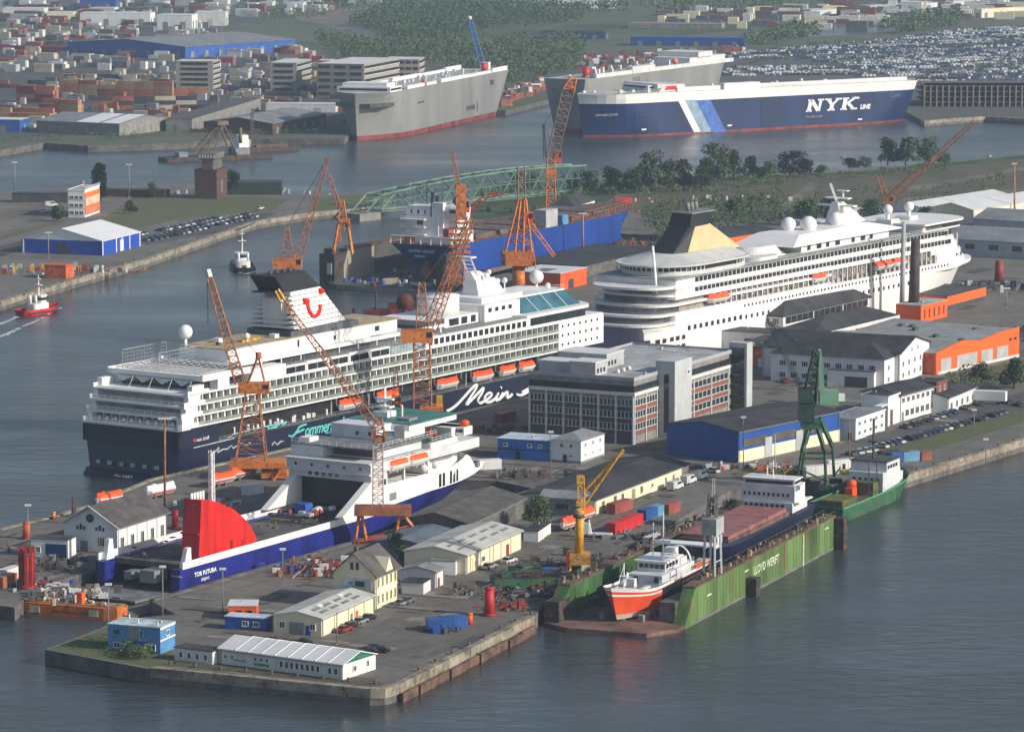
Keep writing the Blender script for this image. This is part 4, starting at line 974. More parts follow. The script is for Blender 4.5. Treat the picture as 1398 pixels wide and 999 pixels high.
for x in (91,99,108): b.bar((x,-9.5,18),(x,-12,18.3),.3); b.bar((x,-11.8,18.3),(x,-11.8,15),.2); b.box(x-.3,-10.8,12,x+.3,-10.2,18)
b.sphere((108,-10.5,13.5),1.2,8,6); b.sphere((113,-10.6,13.8),1.0,8,6); b.to('davit_frame', OFFW, t)
b = B(); b.rail([(84,-11.8,21.5),(112,-11.8,21.5)], 1.1, 2, .06); b.rail([(84,-11.8,21.5),(84,11.8,21.5)], 1.1, 2, .06); b.rail([(111,-11.2,19.6),(122,-10.8,19.6)], 1.1, 2, .06); b.rail([(130,-7,13.2),(144,-5,9.2)], 1.0, 2, .06); b.to('deck_railing', WHITE, t)
# trailer deck clutter
b = B()
for k in range(26):
    x = random.uniform(68,80); y = random.uniform(-4,5); b.m = k % 4; b.box(x,y,7.1,x+random.uniform(.6,1.8),y+random.uniform(.5,1.5),7.1+random.uniform(.3,1.1))
b.to('loose_deck_gear', [WHITE, DRED, MGREY, OFFW], t, kind='stuff')
b = B(); b.box(72,0,7.1,75,3,9.2); b.to('blue_crate', SBLUE, t)
b = B()
for k in range(30): x = random.uniform(8,66); y = random.uniform(-8,8); b.box(x,y,7.1,x+random.uniform(.3,1.5),y+random.uniform(.3,1.2),7.1+random.uniform(.1,.6))
b.to('deck_scrap', DECKR, t, kind='stuff')
b = B(); b.box(4,-5,2.1,9,-1,4.8); b.box(5,2,2.1,10,4,3.9); b.split('parked_trailer', MGREY, t)
for o_ in [o for o in bpy.data.objects if o.name not in mark and o.parent == t]:
    o_.location.x -= 4.6; o_.location.z += 1.0
# red fin-shaped funnel casing at the stern
prof = [(27.5,4.0),(29.5,10),(31,20.3)]; arc = [(34.5,20.4),(41,19.2),(49,16.5),(56,12.6),(60.5,9.0),(63,7.1),(63,4.0)]
b = B(); pr = [(p_[0], max(p_[1], 7.1)) for p_ in prof+arc]
pr = [(10.2,6.4),(10.8,12.5),(11.5,20.4),(14.5,20.0),(18.5,18.8),(24.2,16.4),(28,13.9),(31,11.4),(33,8.4),(33.5,6.4)]
b.yprism(pr, -9.4, -4.6); b.to('red_fin_funnel', mat('ferry_red', (.66,.016,.013), .5, var=.18, scale=.25, streak=.25), t)
b = B()
for k in range(1,8):
    x = 11+2.9*k; zt = 20.3-(.022*(x-11)**2) if x < 30 else 12; b.box(x,-9.43,6.5,x+.07,-9.39,zt-.6)
for z in (9.2,12,14.8,17.4): b.box(11.6,-9.43,z,11+math.sqrt(max(0,(20.0-z)/.024))-.6,-9.39,z+.07)
b.to('plate_seam', mat('seam_deep_red', (.40,.01,.01), .6), t, kind='stuff')
b = B(); b.box(10.0,-9.5,12.6,10.6,-4.6,13.0); b.box(22.6,-9.5,6.5,23.6,-9.38,9.6); b.box(27,-9.5,6.5,28,-9.38,9.0); b.split('casing_door', mat('deep_red', (.35,.01,.01), .6), t)
b = B()
for k in range(5): b.tube((12+k*1.1,-6.4,18.6),(12+k*1.1,-6.4,21.6),.34,8)
b.split('exhaust_pipe', WHITE, t)
b = B(); b.truss((21,-5.6,17),(21,-5.6,30),1.0,.9,7,.26,.16); b.tube((21,-5.6,17),(21,-5.6,29.6),.34); b.to('signal_mast', WHITE, t)
textm('TOR FUTURA', 1.4, WL, t, (5.5,-11.56,4.2), (math.pi/2,0,0), 0, .03, .03); textm('ESBJERG', .9, WL, t, (8,-11.56,2.9), (math.pi/2,0,0))
textm('TOR FUTURA', .5, WL, t, (-.05,-9.2,5.0), (math.pi/2,0,-math.pi/2), 0)
# ================================================================ FLOATING DOCKS AND SMALLER VESSELS
# ---- green floating dock in front
t = thing('floating_dock', 'bright green floating dock with a rusty ramped deck, holding two ships', 'floating dock', (GD.o.x, GD.o.y, 0), GD.a)
b = B(); b.prism([(-9.6,22.5),(-8.6,4.5),(-1,.3),(104,.3),(104,29),(-6,29)], -1.2, .9); b.to('pontoon_deck', mat('rusty_pontoon', (.20,.115,.09), .85, var=.3, scale=.15, fine=.8), t)
b = B(); b.xprism([(.1,-1.4),(2.9,-1.4),(2.9,7.7),(.1,7.7)], 8.6, 104); b.yprism([(.9,-1.4),(8.6,-1.4),(8.6,7.7)], .1, 2.9); b.to('outer_dock_wall', GREEND, t)
b = B(); b.yprism([(-6,-1.4),(0,-1.4),(104,-1.4),(104,7.7),(1,7.7),(-4,4)], 25.8, 28.6); b.to('inner_dock_wall', mat('dock_inner_green', (.06,.14,.045), .6, var=.25, scale=.15, streak=.3, rust=.3), t)
b = B(); b.box(8.6,.0,7.7,104.1,3.1,8.0); b.box(1,25.7,7.7,104,28.8,8.0); b.split('wall_walkway', DECKR, t)
b = B(); b.rail([(8.6,.15,8),(104,.15,8)], 1.0, 3, .03, 1); b.rail([(8.6,2.9,8),(104,2.9,8)], 1.0, 3, .03, 1); b.to('wall_railing', mat('tan_railing', (.35,.27,.15), .7), t)
b = B()
for k in range(46): x = 10+2.05*k; b.box(x, .06, -.4, x+.12, .14, 7.5)
b.to('wall_stiffener', GREEND, t, kind='stuff')
b = B()
for x in (42.5, 104.4): b.box(x-1.6,-2.4,-1.2,x+1.2,.05,4.2 if x < 90 else 7.5)
b.split('mooring_dolphin', STEELB, t)
b = B(); b.box(8,.04,-1,104,.1,.6); b.to('waterline_fouling', mat('grey_fouling', (.16,.17,.14), .9, var=.2), t)
textm('LLOYD WERFT', 2.6, mat('cream_lettering', (.60,.64,.46), .7, var=.2, scale=.8), t, (46,.06,4.0), (math.pi/2,0,0), 0, .03, .05)
b = B(); b.box(80.3,.0,-.4,80.9,.08,7.4); b.to('draught_scale', mat('cream_lettering', (.75,.78,.6)), t)
b = B()
for x, z in ((16,4.6),(40,5.6),(96,5.8)): b.box(x,.0,z,x+2.6,.09,z+.35)
b.to('draught_marking', mat('cream_lettering', (.75,.78,.6)), t, kind='stuff')
b = B()
for k in range(70):
    x = random.uniform(12,102); y = random.uniform(.5,2.4); b.m = k % 3; b.box(x,y,8,x+random.uniform(.3,1.4),y+random.uniform(.3,.7),8+random.uniform(.3,1.4))
for k in range(50):
    x = random.uniform(2,100); y = random.uniform(26,28.2); b.m = k % 3; b.box(x,y,8,x+random.uniform(.3,1.6),y+random.uniform(.3,.9),8+random.uniform(.3,1.3))
b.to('walkway_equipment', [DECKR, mat('tan_railing', (.35,.27,.15)), DGREY], t, kind='stuff')
b = B()
for k in range(26):
    for y in (10,14.5,19): b.box(2+3.6*k, y-.6, .9, 3.2+3.6*k, y+.6, 2.3)
b.to('keel_block', CONC, t, kind='stuff')
b = B(); b.box(4,2.9,.9,16,6.5,5.2); b.box(18,2.9,6.6,34,5.4,7.0); b.split('side_cabin', DCONC, t)
b = B(); b.prism([(-5.8,25.6),(1,25.6),(1,29),(-5.8,29)], -1, 5.4); b.to('dark_end_tower', STEELB, t)
# ---- small orange-bowed ship
def placed(name, label, cat, fr, x, y, ang, z=0, group=None):
    p = fr.w(x, y); return thing(name, label, cat, (p.x, p.y, z), fr.a+R(ang), group)
t = placed('research_ship', 'small grey ship with an orange-red bow and white wheelhouse, docked nearest in the green dock', 'ship', GD, -3.5, 14.6, 180, 0)
SH = 50
def shh(x, tt): return tt*1.5*max(0, (x-28)/22)**2
BOWR = mat('orange_red_bow', (.78,.09,.03), .5, var=.06)
o_ = t.location.copy(); pz = GD.w(-3.5, 14.6); 
# ship frame: bow at local x=0 (near), stern at x=50 -> flip hull, root turned to run inward
t.rotation_euler = (0,0,GD.a)
hull(t, SH, 10.4, [(1.4,2.3,mat('pale_primer', (.5,.42,.36), .7),'keel_band'),(2.3,3.4,BOWR,'lower_hull'),(3.4,5.5,BOWR,'hull'),(5.5,5.85,WHITE,'white_line'),(5.85,6.3,BOWR,'hull_strake'),(6.3,6.9,WHITE,'bulwark')], rake=3.5, lb=(20,11), st=(12,5), sw=(.4,.8), srake=3, flip=True, nx=30, sheer=lambda x, tt: tt*2.0*max(0,(x-34)/16)**1.5, deckz=6.2, deckm=DECKG)
b = B(); b.box(17,-4.6,2.3,46,-5.26,6.2); b.box(17,4.6,2.3,46,5.26,6.2); b.split('black_side_plating', BLACK, t)
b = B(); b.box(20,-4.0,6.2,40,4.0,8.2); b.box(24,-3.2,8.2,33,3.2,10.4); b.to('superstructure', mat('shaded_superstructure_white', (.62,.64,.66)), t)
b = B(); b.box(19.8,-3.2,6.6,20.0,-2.2,7.9); b.box(19.8,1.6,6.6,20.0,2.6,7.8); b.split('front_window', GLASS, t)
b = B()
for k in range(5): b.box(23.85,-2.9+1.2*k,9.0,24.0,-2.0+1.2*k,9.9)
for k in range(4): b.box(24.6+1.9*k,-3.32,9.0,25.8+1.9*k,-3.18,9.9)
b.split('wheelhouse_window', GLASS, t)
b = B(); b.box(23.4,-3.8,10.4,33.6,3.8,10.7); b.to('wheelhouse_roof', WHITE, t)
b = B(); b.tube((27,.8,10.6),(27,.8,18.5),.14); b.tube((29,-.8,10.6),(29,-.8,20.5),.17); b.box(28.5,-2.6,14,29.5,1.5,14.3); b.tube((25.5,-2,10.6),(25.5,-2,12.2),.45,8); b.sphere((32,-2.5,11.6),.7,8,6); b.to('mast', WHITE, t)
b = B(); b.tube((7.5,0,6.6),(7.5,0,13),.15); b.bar((7.5,0,12.4),(3,0,8),.07); b.box(7.1,-1,10,7.9,1,10.2); b.to('foremast', WHITE, t)
b = B(); b.box(5,-2.5,6.2,9,2.5,7.4); b.box(10.5,-1.2,6.2,12,.6,9.0); b.box(10,-3.6,6.2,14,-2.6,7.2); b.tube((12.5,2,6.2),(14.8,2,9.4),.35); b.tube((14.8,2,9.4),(14.8,3.6,7.2),.35); b.to('foredeck_winch', OFFW, t)
b = B(); b.box(34,-3.0,8.2,38,3.0,9.6); b.box(35,-1.2,9.6,37.4,1.2,11.6); b.to('grey_funnel_block', OFFW, t)
n = 14
b = B()
for k in range(n):
    a = math.pi*k/n; c = math.pi*(k+1)/n; b.bar((41,-3+3*(1-math.cos(a)),6.5+4.6*math.sin(a)),(41,-3+3*(1-math.cos(c)),6.5+4.6*math.sin(c)),.3)
b.to('stern_gantry_arch', WHITE, t)
b = B(); b.rail([(16,-4.9,6.6),(46,-4.9,6.6)], 1.1, 1.8, .05); b.rail([(20,-3.9,8.2),(40,-3.9,8.2)], .9, 1.8, .04); b.to('deck_railing', WHITE, t)
b = B(); b.box(38,-5.2,6.6,47,-4.7,7.5); b.to('orange_life_raft', ORANGE, t)
# ---- navy coaster with red hatch covers
t = placed('coaster', 'navy coaster with faded red hatch covers and white bridge in the green dock', 'ship', GD, 42, 16.0, 0, 0)
hull(t, 76, 15.5, [(1.6,5,NAVY,'lower_hull'),(5,8.2,NAVY,'hull')], rake=4, lb=(24,14), st=(14,5), sw=(.45,.85), srake=4, flip=True, nx=30, sheer=lambda x, tt: tt*1.6*max(0,(x-58)/18)**1.5, deckz=8.0, deckm=mat('navy_deck', (.03,.035,.08), .7))
b = B()
for k in range(3): b.box(16+13.6*k,-5.6,8.0,29.3+13.6*k,5.6,9.9)
b.split('hatch_cover', HATCH, t)
b = B(); b.box(15,-6,8,57.6,6,9.0); b.to('hatch_coaming', DECKR, t)
b = B(); b.box(3,-7.2,9.6,7,7.2,10.0); b.box(9,-5.6,9.2,12,-4,11); b.to('breakwater', WHITE, t)
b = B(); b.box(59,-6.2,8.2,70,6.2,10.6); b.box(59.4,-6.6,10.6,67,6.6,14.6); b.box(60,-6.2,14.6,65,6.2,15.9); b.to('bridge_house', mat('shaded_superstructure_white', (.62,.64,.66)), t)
b = B()
for k in range(10): b.box(59.25,5.6-1.2*k,12.0,59.4,6.1-1.2*k,12.8)
for k in range(8): b.box(58.85,5.0-1.3*k,9.2,59.0,5.7-1.3*k,10.2)
b.split('bridge_front_window', GLASS, t)
b = B(); b.box(59.85,-5.9,14.9,59.98,5.9,15.6); b.box(60.3,-6.32,14.9,64.6,-6.2,15.6); b.to('wheelhouse_window_band', GLASS, t)
b = B(); b.box(59.6,-6.6,15.9,65.4,6.6,16.15); b.box(60,-7.6,10.4,70,-6.62,10.7); b.box(60,-7.8,13.9,63,-6.62,14.8); b.to('bridge_wing', WHITE, t)
b = B(); b.tube((63,0,16),(63,0,20),.16); b.tube((64.5,2,16),(64.5,2,18.5),.14); b.box(62.6,-1.6,18.4,63.4,1.6,18.6); b.rail([(59.8,-6.4,16.15),(59.8,6.4,16.15)], .9, 1.4, .04); b.to('mast', WHITE, t)
b = B(); b.box(70,-2.4,8.2,73,2.4,12); b.to('funnel', NAVY, t)
# ---- pedestal cranes on the green dock's outer wall
def dockcrane(x, y, label, colm, jib, h=17, base=4.2):
    t = placed('dock_crane', label, 'crane', GD, x, y, 0, 8.0)
    b = B()
    for sx in (-1,1):
        for sy in (-1,1): b.bar((sx*base*.5, sy*1.3, 0), (sx*base*.42, sy*1.1, 9), .42)
    for z in (3, 6, 9): b.bar((-base*.45,-1.2,z),(base*.45,-1.2,z),.25); b.bar((-base*.45,1.2,z),(base*.45,1.2,z),.25)
    b.to('leg_frame', LGREY, t)
    b = B(); b.box(-2.4,-1.7,9,2.4,1.7,12.6); b.to('machine_house', mat('pale_crane_grey', (.40,.42,.42), .6), t)
    b = B(); b.truss((-.5,0,12.6),(0,0,17.6),1.8,1.5,4,.4,.25); b.to('mast', mat('dark_crane_lattice', (.10,.11,.10), .7, rust=.5), t)
    b = B(); b.bar((1,0,13),(12,4,19),.12); b.bar((1,.8,13),(12,4.4,19),.12); b.to('jib', LGREY, t)
    return t
dockcrane(23.5, 1.6, 'small grey four-legged crane on the near end of the green dock wall', LGREY, (9,3,24))
# ---- green offshore supply ship at the quay
t0 = G(1140,697,3.5); t1 = G(1237,657,3.5); d = t1-t0; ang = math.atan2(d.y, d.x); SL = d.length+2
t = thing('supply_ship', 'green-hulled supply ship with white superstructure moored at the quay beyond the dock', 'ship', (t0.x-2.4, t0.y+5.5, 0), ang)
hull(t, SL+2, 11, [(-1,3.2,GREENB,'hull'),(3.2,3.7,mat('mid_green', (.08,.25,.13), .6),'rail_strake')], rake=3, lb=(18,10), st=(4,2), sw=(.8,.95), srake=1, nx=26, sheer=lambda x, tt: tt*2.0*max(0,(x-SL*.55)/(SL*.45))**1.6, deckz=2.6, deckm=DECKR)
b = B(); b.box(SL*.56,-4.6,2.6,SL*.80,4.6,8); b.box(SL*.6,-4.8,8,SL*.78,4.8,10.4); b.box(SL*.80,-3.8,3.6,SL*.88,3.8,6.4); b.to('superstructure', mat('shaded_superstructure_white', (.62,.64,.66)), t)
b = B()
for k in range(5): b.box(SL*.56-.14,-3.6+1.6*k,5.8,SL*.56,-2.9+1.6*k,6.6)
for k in range(4): b.box(SL*.6+.6+1.8*k,-4.92,8.7,SL*.6+1.8+1.8*k,-4.78,9.6)
b.split('window', GLASS, t)
b = B(); b.box(SL*.59,-5,10.4,SL*.79,5,10.7); b.tube((SL*.66,0,10.7),(SL*.66,0,21),.35); b.tube((SL*.72,1,10.7),(SL*.72,1,15),.2); b.to('bridge_roof', DGREY, t)
b = B(); b.tube((SL*.66,0,10.7),(SL*.66,0,20),.3); b.box(SL*.645,-1.4,15,SL*.675,1.4,15.3); b.tube((SL*.45,-3,3),(SL*.45,-3,12),.15); b.tube((SL*.53,-3.5,3),(SL*.53,-3.5,13),.15); b.to('mast', DGREY, t)
b = B(); b.sphere((SL*.42,1,6),1.3,10,6,.9); b.box(SL*.38,0,3,SL*.44,2,5.2); b.to('orange_rescue_boat', BORANGE, t)
b = B(); b.box(SL*.1,-3,2.6,SL*.3,3,4.2); b.box(SL*.48,-3.6,2.6,SL*.55,3,6); b.to('deck_cargo', mat('drab_green_cargo', (.12,.13,.04), .8), t)
b = B(); b.rail([(2,-5.3,3.6),(SL*.55,-5.3,3.8)], 1, 2, .06); b.to('deck_railing', DGREY, t)

# ---- floating dock behind with the blue ship
t = thing('floating_dock', 'dark floating dock with a pale inner wall, open end towards the navy cruise ship', 'floating dock', (D3.o.x, D3.o.y, 0), D3.a)
b = B(); b.prism([(-1,1),(-9,-8),(-12,-26),(-9,-44),(-6,-50),(20,-51.5),(186,-51.5),(186,4),(0,4)], -1.2, 1.2); b.to('pontoon_deck', mat('wet_grey_pontoon', (.13,.125,.12), .85, var=.25, scale=.1, fine=.6), t)
b = B(); b.prism([(-11,-44),(-12.6,-26),(-9.6,-8),(-8.6,-8.4),(-11.4,-26),(-9.9,-44)], -.2, 1.5); b.to('pale_apron_edge', CONC, t)
b = B(); b.yprism([(3,-1.2),(188,-1.2),(188,12.2),(10,12.2)], -1.5, 4); b.to('far_dock_wall', mat('pale_dock_wall', (.34,.30,.235), .8, var=.15, scale=.08, streak=.3), t)
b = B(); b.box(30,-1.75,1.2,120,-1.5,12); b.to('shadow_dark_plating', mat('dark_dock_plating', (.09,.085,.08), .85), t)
b = B(); b.box(9,-1.9,12.2,188,4.2,12.8); b.rail([(9,-1.7,12.8),(188,-1.7,12.8)], 1.2, 4, .08); b.to('wall_walkway', DECKR, t)
b = B(); b.box(-1,-2,-1,6,4.5,11.5); b.box(0,-1,11.5,4,3,13.5); b.to('dark_end_tower', STEELB, t)
b = B(); b.box(-1.3,-1,4,-1,1,8.2); b.to('white_cabin', OFFW, t)
b = B(); b.box(-6,-51.5,-1,8,-48.5,13.2); b.box(-4,-51.5,13.2,4,-49.5,14.2); b.to('near_end_tower', mat('dark_rusty_tower', (.06,.045,.04), .8, rust=.5), t)
b = B()
for k in range(60):
    x = random.uniform(-6,40); y = random.uniform(-44,-6); b.m = k % 4; b.box(x,y,1.2,x+random.uniform(.4,2),y+random.uniform(.4,2),1.2+random.uniform(.4,1.8))
b.to('dock_floor_gear', [MGREY, OFFW, DRED, SBLUE], t, kind='stuff')
b = B(); b.tube((-2,-30,1.2),(-2,-30,4),.2)
b.prism([(0,-22),(5,-20),(9,-24),(4,-27)], 1.2, 3); b.to('tarpaulin_heap', mat('tan_canvas', (.45,.36,.26)), t)
# blue bulk carrier
t = placed('bulk_carrier', 'bright blue cargo ship with white stern bridge standing in the rear dock', 'ship', D3, 12, -32, 0, 0)
hull(t, 168, 27.5, [(2.5,7,mat('grey_primer', (.20,.17,.155), .7),'bottom_plating'),(7,15.6,RBLUE,'hull')], rake=9, lb=(40,26), st=(26,4), sw=(.35,.95), srake=12, nx=36, sheer=lambda x, tt: tt*2.5*max(0,(x-135)/33), deckm=DECKR)
b = B(); b.box(2,-13.85,4.5,140,-13.6,14.9); b.to('side_plating', RBLUE, t)
b = B(); b.tube((6,0,4.5),(2.5,0,4.5),2.4,10); b.box(4,-.6,2,7,.6,9); b.to('rudder_and_propeller', mat('bronze_red', (.25,.10,.07), .6), t)
WS = mat('superstructure_white', (.82,.82,.81), .5, var=.05)
b = B(); b.box(4,-11,15.6,20,10,18.4); b.box(6,-4,18.4,18,10,25.4); b.box(8,-11,18.4,18,-3.6,29.5); b.box(7,0,25.4,14,10,29.2); b.box(6.5,-5.8,18.4,9,-1,30.8); b.box(6,-12.5,26.4,16,-8,29); b.to('bridge_block', WS, t)
b = B()
for z in (18.6, 21.4, 24.2): b.box(3.4,.5,z,6,11,z+.35)
b.rail([(3.5,.5,21.6),(3.5,11,21.6)], 1, 1.8, .08); b.rail([(3.5,.5,24.4),(3.5,11,24.4)], 1, 1.8, .08)
for k in range(3): b.box(5.88,2+3*k,26.2,6.0,4+3*k,28)
b.to('stern_balcony', WS, t)
b = B(); b.box(6.8,2,26.4,6.98,9,27.8); b.box(7.85,-11.5,27,8,-10,28.4); b.box(5.85,2.5,22,5.98,5,24); b.box(5.85,-11.5,27.2,5.98,-9,28.4); b.split('dark_window', GLASS, t)
b = B(); b.tube((8,-.6,16),(8,-.6,34.5),.7,8); b.tube((10,-1.5,25),(10,-1.5,33),.7,8); b.sphere((12,-8,31),1.1,8,6); b.tube((12,-8,29),(12,-8,33),.3); b.to('black_mast_and_pipe', BLACK, t)
b = B(); b.rail([(-.2,-12.9,15.6),(-.2,12.9,15.6)], 3, 4.2, .25, 1); b.rail([(1,-13.2,15.6),(16,-13.4,15.6)], 4.5, 3, .22, 2); b.bar((2,-12,15.6),(8,-10,21.5),.3); b.to('stern_frame_railing', WS, t)
b = B(); b.box(3.2,-10.0,18.4,6,-7.6,21.6); b.prism([(3,5),(7,5),(7,9),(3,9)],15.6,18.3); b.to('red_lifeboat_casing', mat('brick_red_paint', (.50,.13,.09), .6), t)
textm('CLIPPER LEADER', 1.5, WL, t, (-.35,5.2,12.6), (math.pi/2,0,-math.pi/2), 0); textm('NASSAU', 1.2, WL, t, (-.35,2.6,10.8), (math.pi/2,0,-math.pi/2), 0)
for k in range(6):
    b = B(); x = 26+20*k; b.box(x,-9,15.6,x+16,9,17.4); b.box(x-.5,-9.5,15.6,x+16.5,9.5,16.2); b.to('hatch_cover', mat('brown_hatch', (.17,.12,.10), .8, var=.25, scale=.1, fine=.6), t)
b = B(); b.box(76,-13.0,15.6,86,-8,22.4); b.to('grey_deck_cabin', LGREY, t)
b = B(); b.box(89,-13.5,15.6,94,-10.5,19.4); b.to('pale_blue_cabin', LBLUE, t)
b = B()
for k in range(20): x = 96+3.2*k; b.bar((x,-12.6,15.6),(x,-12.6,18.6),.25)
b.rail([(96,-12.6,15.6),(160,-11,17.6)], 2.6, 6, .12); b.to('deck_scaffold', CRANED, t, kind='stuff')
textm('BAF', 3.0, mat('pale_blue_mark', (.3,.42,.65), .6), t, (56,-13.95,10.5), (math.pi/2,0,0), .2)

# ---- tug boats
def tug(label, p, ang, hullc, L=20, top=None, wheel=WHITE, deckhouse=WHITE, mast_h=9):
    t = thing('tug_boat', label, 'tug boat', (p[0], p[1], 0), R(ang))
    hull(t, L, L*.36, [(-.6,1.0,hullc,'hull'),(1.0,1.9,top or hullc,'bulwark')], rake=1.2, lb=(L*.4,L*.3), st=(L*.2,L*.12), sw=(.5,.75), srake=.8, nx=22, sheer=lambda x, tt: tt*1.2*max(0,(x-L*.5)/(L*.5))**1.5, deckz=.9, deckm=DECKR)
    b = B()
    w_ = L*.36/2
    for k in range(12):
        x = L*(.1+.07*k); y = hb(x,1,L,L*.36,1.2,(L*.4,L*.3),(L*.2,L*.12),(.5,.75),.8); b.tube((x,-y-.05,.7),(x+L*.055,-y-.05,.75),.28,6); b.tube((x,y+.05,.7),(x+L*.055,y+.05,.75),.28,6)
    b.to('tyre_fender', BLACK, t, kind='stuff')
    b = B(); b.prism(outline(L*.28,L*.72,w_*.62,3,1), .9, 3.6); b.split('deckhouse', deckhouse, t)
    b = B(); b.prism(outline(L*.46,L*.66,w_*.5,1.6,.6), 3.6, 6.2); b.prism(outline(L*.44,L*.68,w_*.6,1.8,.6), 6.2, 6.5); b.to('wheelhouse', wheel, t)
    b = B(); b.prism(outline(L*.455,L*.665,w_*.51,1.6,.6), 4.6, 5.7); b.to('wheelhouse_window_band', GLASS, t)
    for s in (-1, 1):
        b = B(); b.tube((L*.36,s*w_*.42,3.4),(L*.35,s*w_*.42,6.6),.5,8); b.to('exhaust_funnel', wheel, t)
    b = B(); b.tube((L*.5,0,6.5),(L*.5,0,6.5+mast_h),.16); b.tube((L*.5,0,6.5),(L*.5,0,6.5+mast_h*.6),.3); b.box(L*.47,-1.6,6.5+mast_h*.5,L*.53,1.6,6.7+mast_h*.5); b.box(L*.48,-.9,6.5+mast_h*.8,L*.52,.9,6.7+mast_h*.8); b.to('mast', wheel, t)
    b = B(); b.box(L*.14,-.8,.9,L*.24,.8,2.2); b.tube((L*.84,-1,1.3),(L*.84,1,1.3),.5,8); b.to('towing_winch', DGREY, t)
    return t
p = G(80,424,0); q = G(26,431,0); dd = p-q
tug('red-hulled tug with white wheelhouse leaving a wake near the left edge', q, math.degrees(math.atan2(dd.y,dd.x)), mat('tug_red', (.50,.02,.03), .5), dd.length, mast_h=7)
p = G(336,371,0); tug('black-hulled tug with white superstructure in mid-channel, seen from astern', (p.x, p.y-3), 100, BLACK, 24, mast_h=9)
def wake(name, pts, w0, w1):
    b = B(); n = len(pts)
    P_ = [G(x, y, 0) for x, y in pts]
    for i in range(n-1):
        a, c = P_[i], P_[i+1]; d = (c-a).normalized(); nn = Vector((-d.y, d.x)); wa = w0+(w1-w0)*i/(n-1); wc = w0+(w1-w0)*(i+1)/(n-1)
        k = 6
        for j in range(k):
            if random.random() < .15: continue
            u0 = j/k; u1 = (j+.8)/k; s0 = random.uniform(.5,1.2); s1 = random.uniform(.5,1.2); p0 = a.lerp(c, u0); p1 = a.lerp(c, u1)
            b.add([(*(p0-nn*wa*s0), .03), (*(p1-nn*wc*s1), .03), (*(p1+nn*wc*s0), .03), (*(p0+nn*wa*s1), .03)], [(0,1,2,3)])
    b.to(name, mat('foam', (.62,.66,.67), .8), None, kind='stuff')
wake('wake_foam', [(26,431),(12,438),(0,442),(-20,450)], .8, 1.4)
wake('wake_foam', [(84,420),(68,428),(50,438),(30,446),(10,456),(-20,466)], .4, 1.3)
wake('wake_foam', [(318,370),(336,374),(350,370)], .8, .5)

# ---- bucket dredger on the far side
p = G(222,221,0); t = thing('dredger', 'dark bucket dredger with an inclined ladder and gantries, moored far left', 'dredger', (p.x, p.y, 0), R(28))
b = B(); b.prism([(0,-6),(4,-7),(58,-7),(60,-5),(60,5),(58,7),(4,7),(0,6)], -1, 2.2); b.to('hull', STEELB, t)
b = B(); b.truss((18,0,3),(34,0,19),3.2,2.6,8,.5,.3); b.to('bucket_ladder', mat('drab_dredger_paint', (.20,.15,.11), .8, rust=.5), t)
b = B()
for x in (26,40):
    for s in (-5,5): b.bar((x,s,2),(33,s*.5,19),.6)
b.bar((33,-2.5,19),(33,2.5,19),.8); b.box(30,-3,18,36,3,20); b.to('gantry', mat('drab_dredger_paint', (.20,.15,.11)), t)
b = B(); b.box(40,-3,2.2,48,3,5.4); b.box(8,-3,2.2,13,3,4.6); b.split('deckhouse', MGREY, t)
b = B(); b.tube((44,0,8),(44,0,16),.9,8); b.truss((50,0,2),(51,0,26),1.6,1,8,.3,.2); b.to('mast_and_funnel', mat('drab_dredger_paint', (.20,.15,.11)), t)
p = G(318,208,0); t = thing('hopper_barge', 'low dark hopper barge moored behind the dredger', 'barge', (p.x, p.y, 0), R(30))
b = B(); b.prism([(0,-5),(34,-5),(38,-3),(38,3),(34,5),(0,5)], -1, 2.4); b.to('hull', STEELB, t)
b = B(); b.box(2,-3.5,2.4,9,3.5,6.5); b.box(3,-2.5,6.5,8,2.5,9); b.to('wheelhouse', WHITE, t)
b = B(); b.box(12,-3.5,2.4,31,3.5,3.4); b.to('hopper_coaming', DECKR, t)

# ---- orange dock gate pontoon
p = G(25,836,0); q = G(160,847,0); d = q-p
t = thing('dock_gate', 'orange floating gate pontoon across the mouth of the graving dock', 'dock gate', (p.x, p.y, 0), math.atan2(d.y, d.x))
L = d.length
b = B(); b.prism([(0,0),(3,-.6),(L-3,-.6),(L,0),(L,5),(0,5)], -1, 2.6); b.to('pontoon', mat('gate_orange', (.60,.17,.03), .6, var=.15, scale=.3, rust=.3), t)
b = B(); b.box(.5,.4,2.6,L-.5,4.8,2.8); b.to('deck', mat('gate_deck_tan', (.32,.20,.10), .8, var=.3, scale=.3), t)
b = B(); b.box(L*.55,1,2.8,L*.55+1.8,2.6,5.2); b.to('winch_house', ORANGE, t)
b = B(); b.box(L*.13,-.72,.6,L*.23,-.58,1.9); b.box(L*.73,-.72,.6,L*.82,-.58,1.9); b.split('pale_marking', mat('cream_lettering', (.75,.78,.6)), t)
textm('HAFENVERWALTUNG', .9, DRED, t, (L*.34,-.66,.8), (math.pi/2,0,0), 0)
b = B()
for k in range(40):
    x = random.uniform(1,L-1); y = random.uniform(.6,4.4); b.m = k % 3; b.box(x,y,2.8,x+random.uniform(.3,1),y+random.uniform(.3,.8),2.8+random.uniform(.2,.8))
b.to('rope_and_gear', [OFFW, DCONC, CRANED], t, kind='stuff')
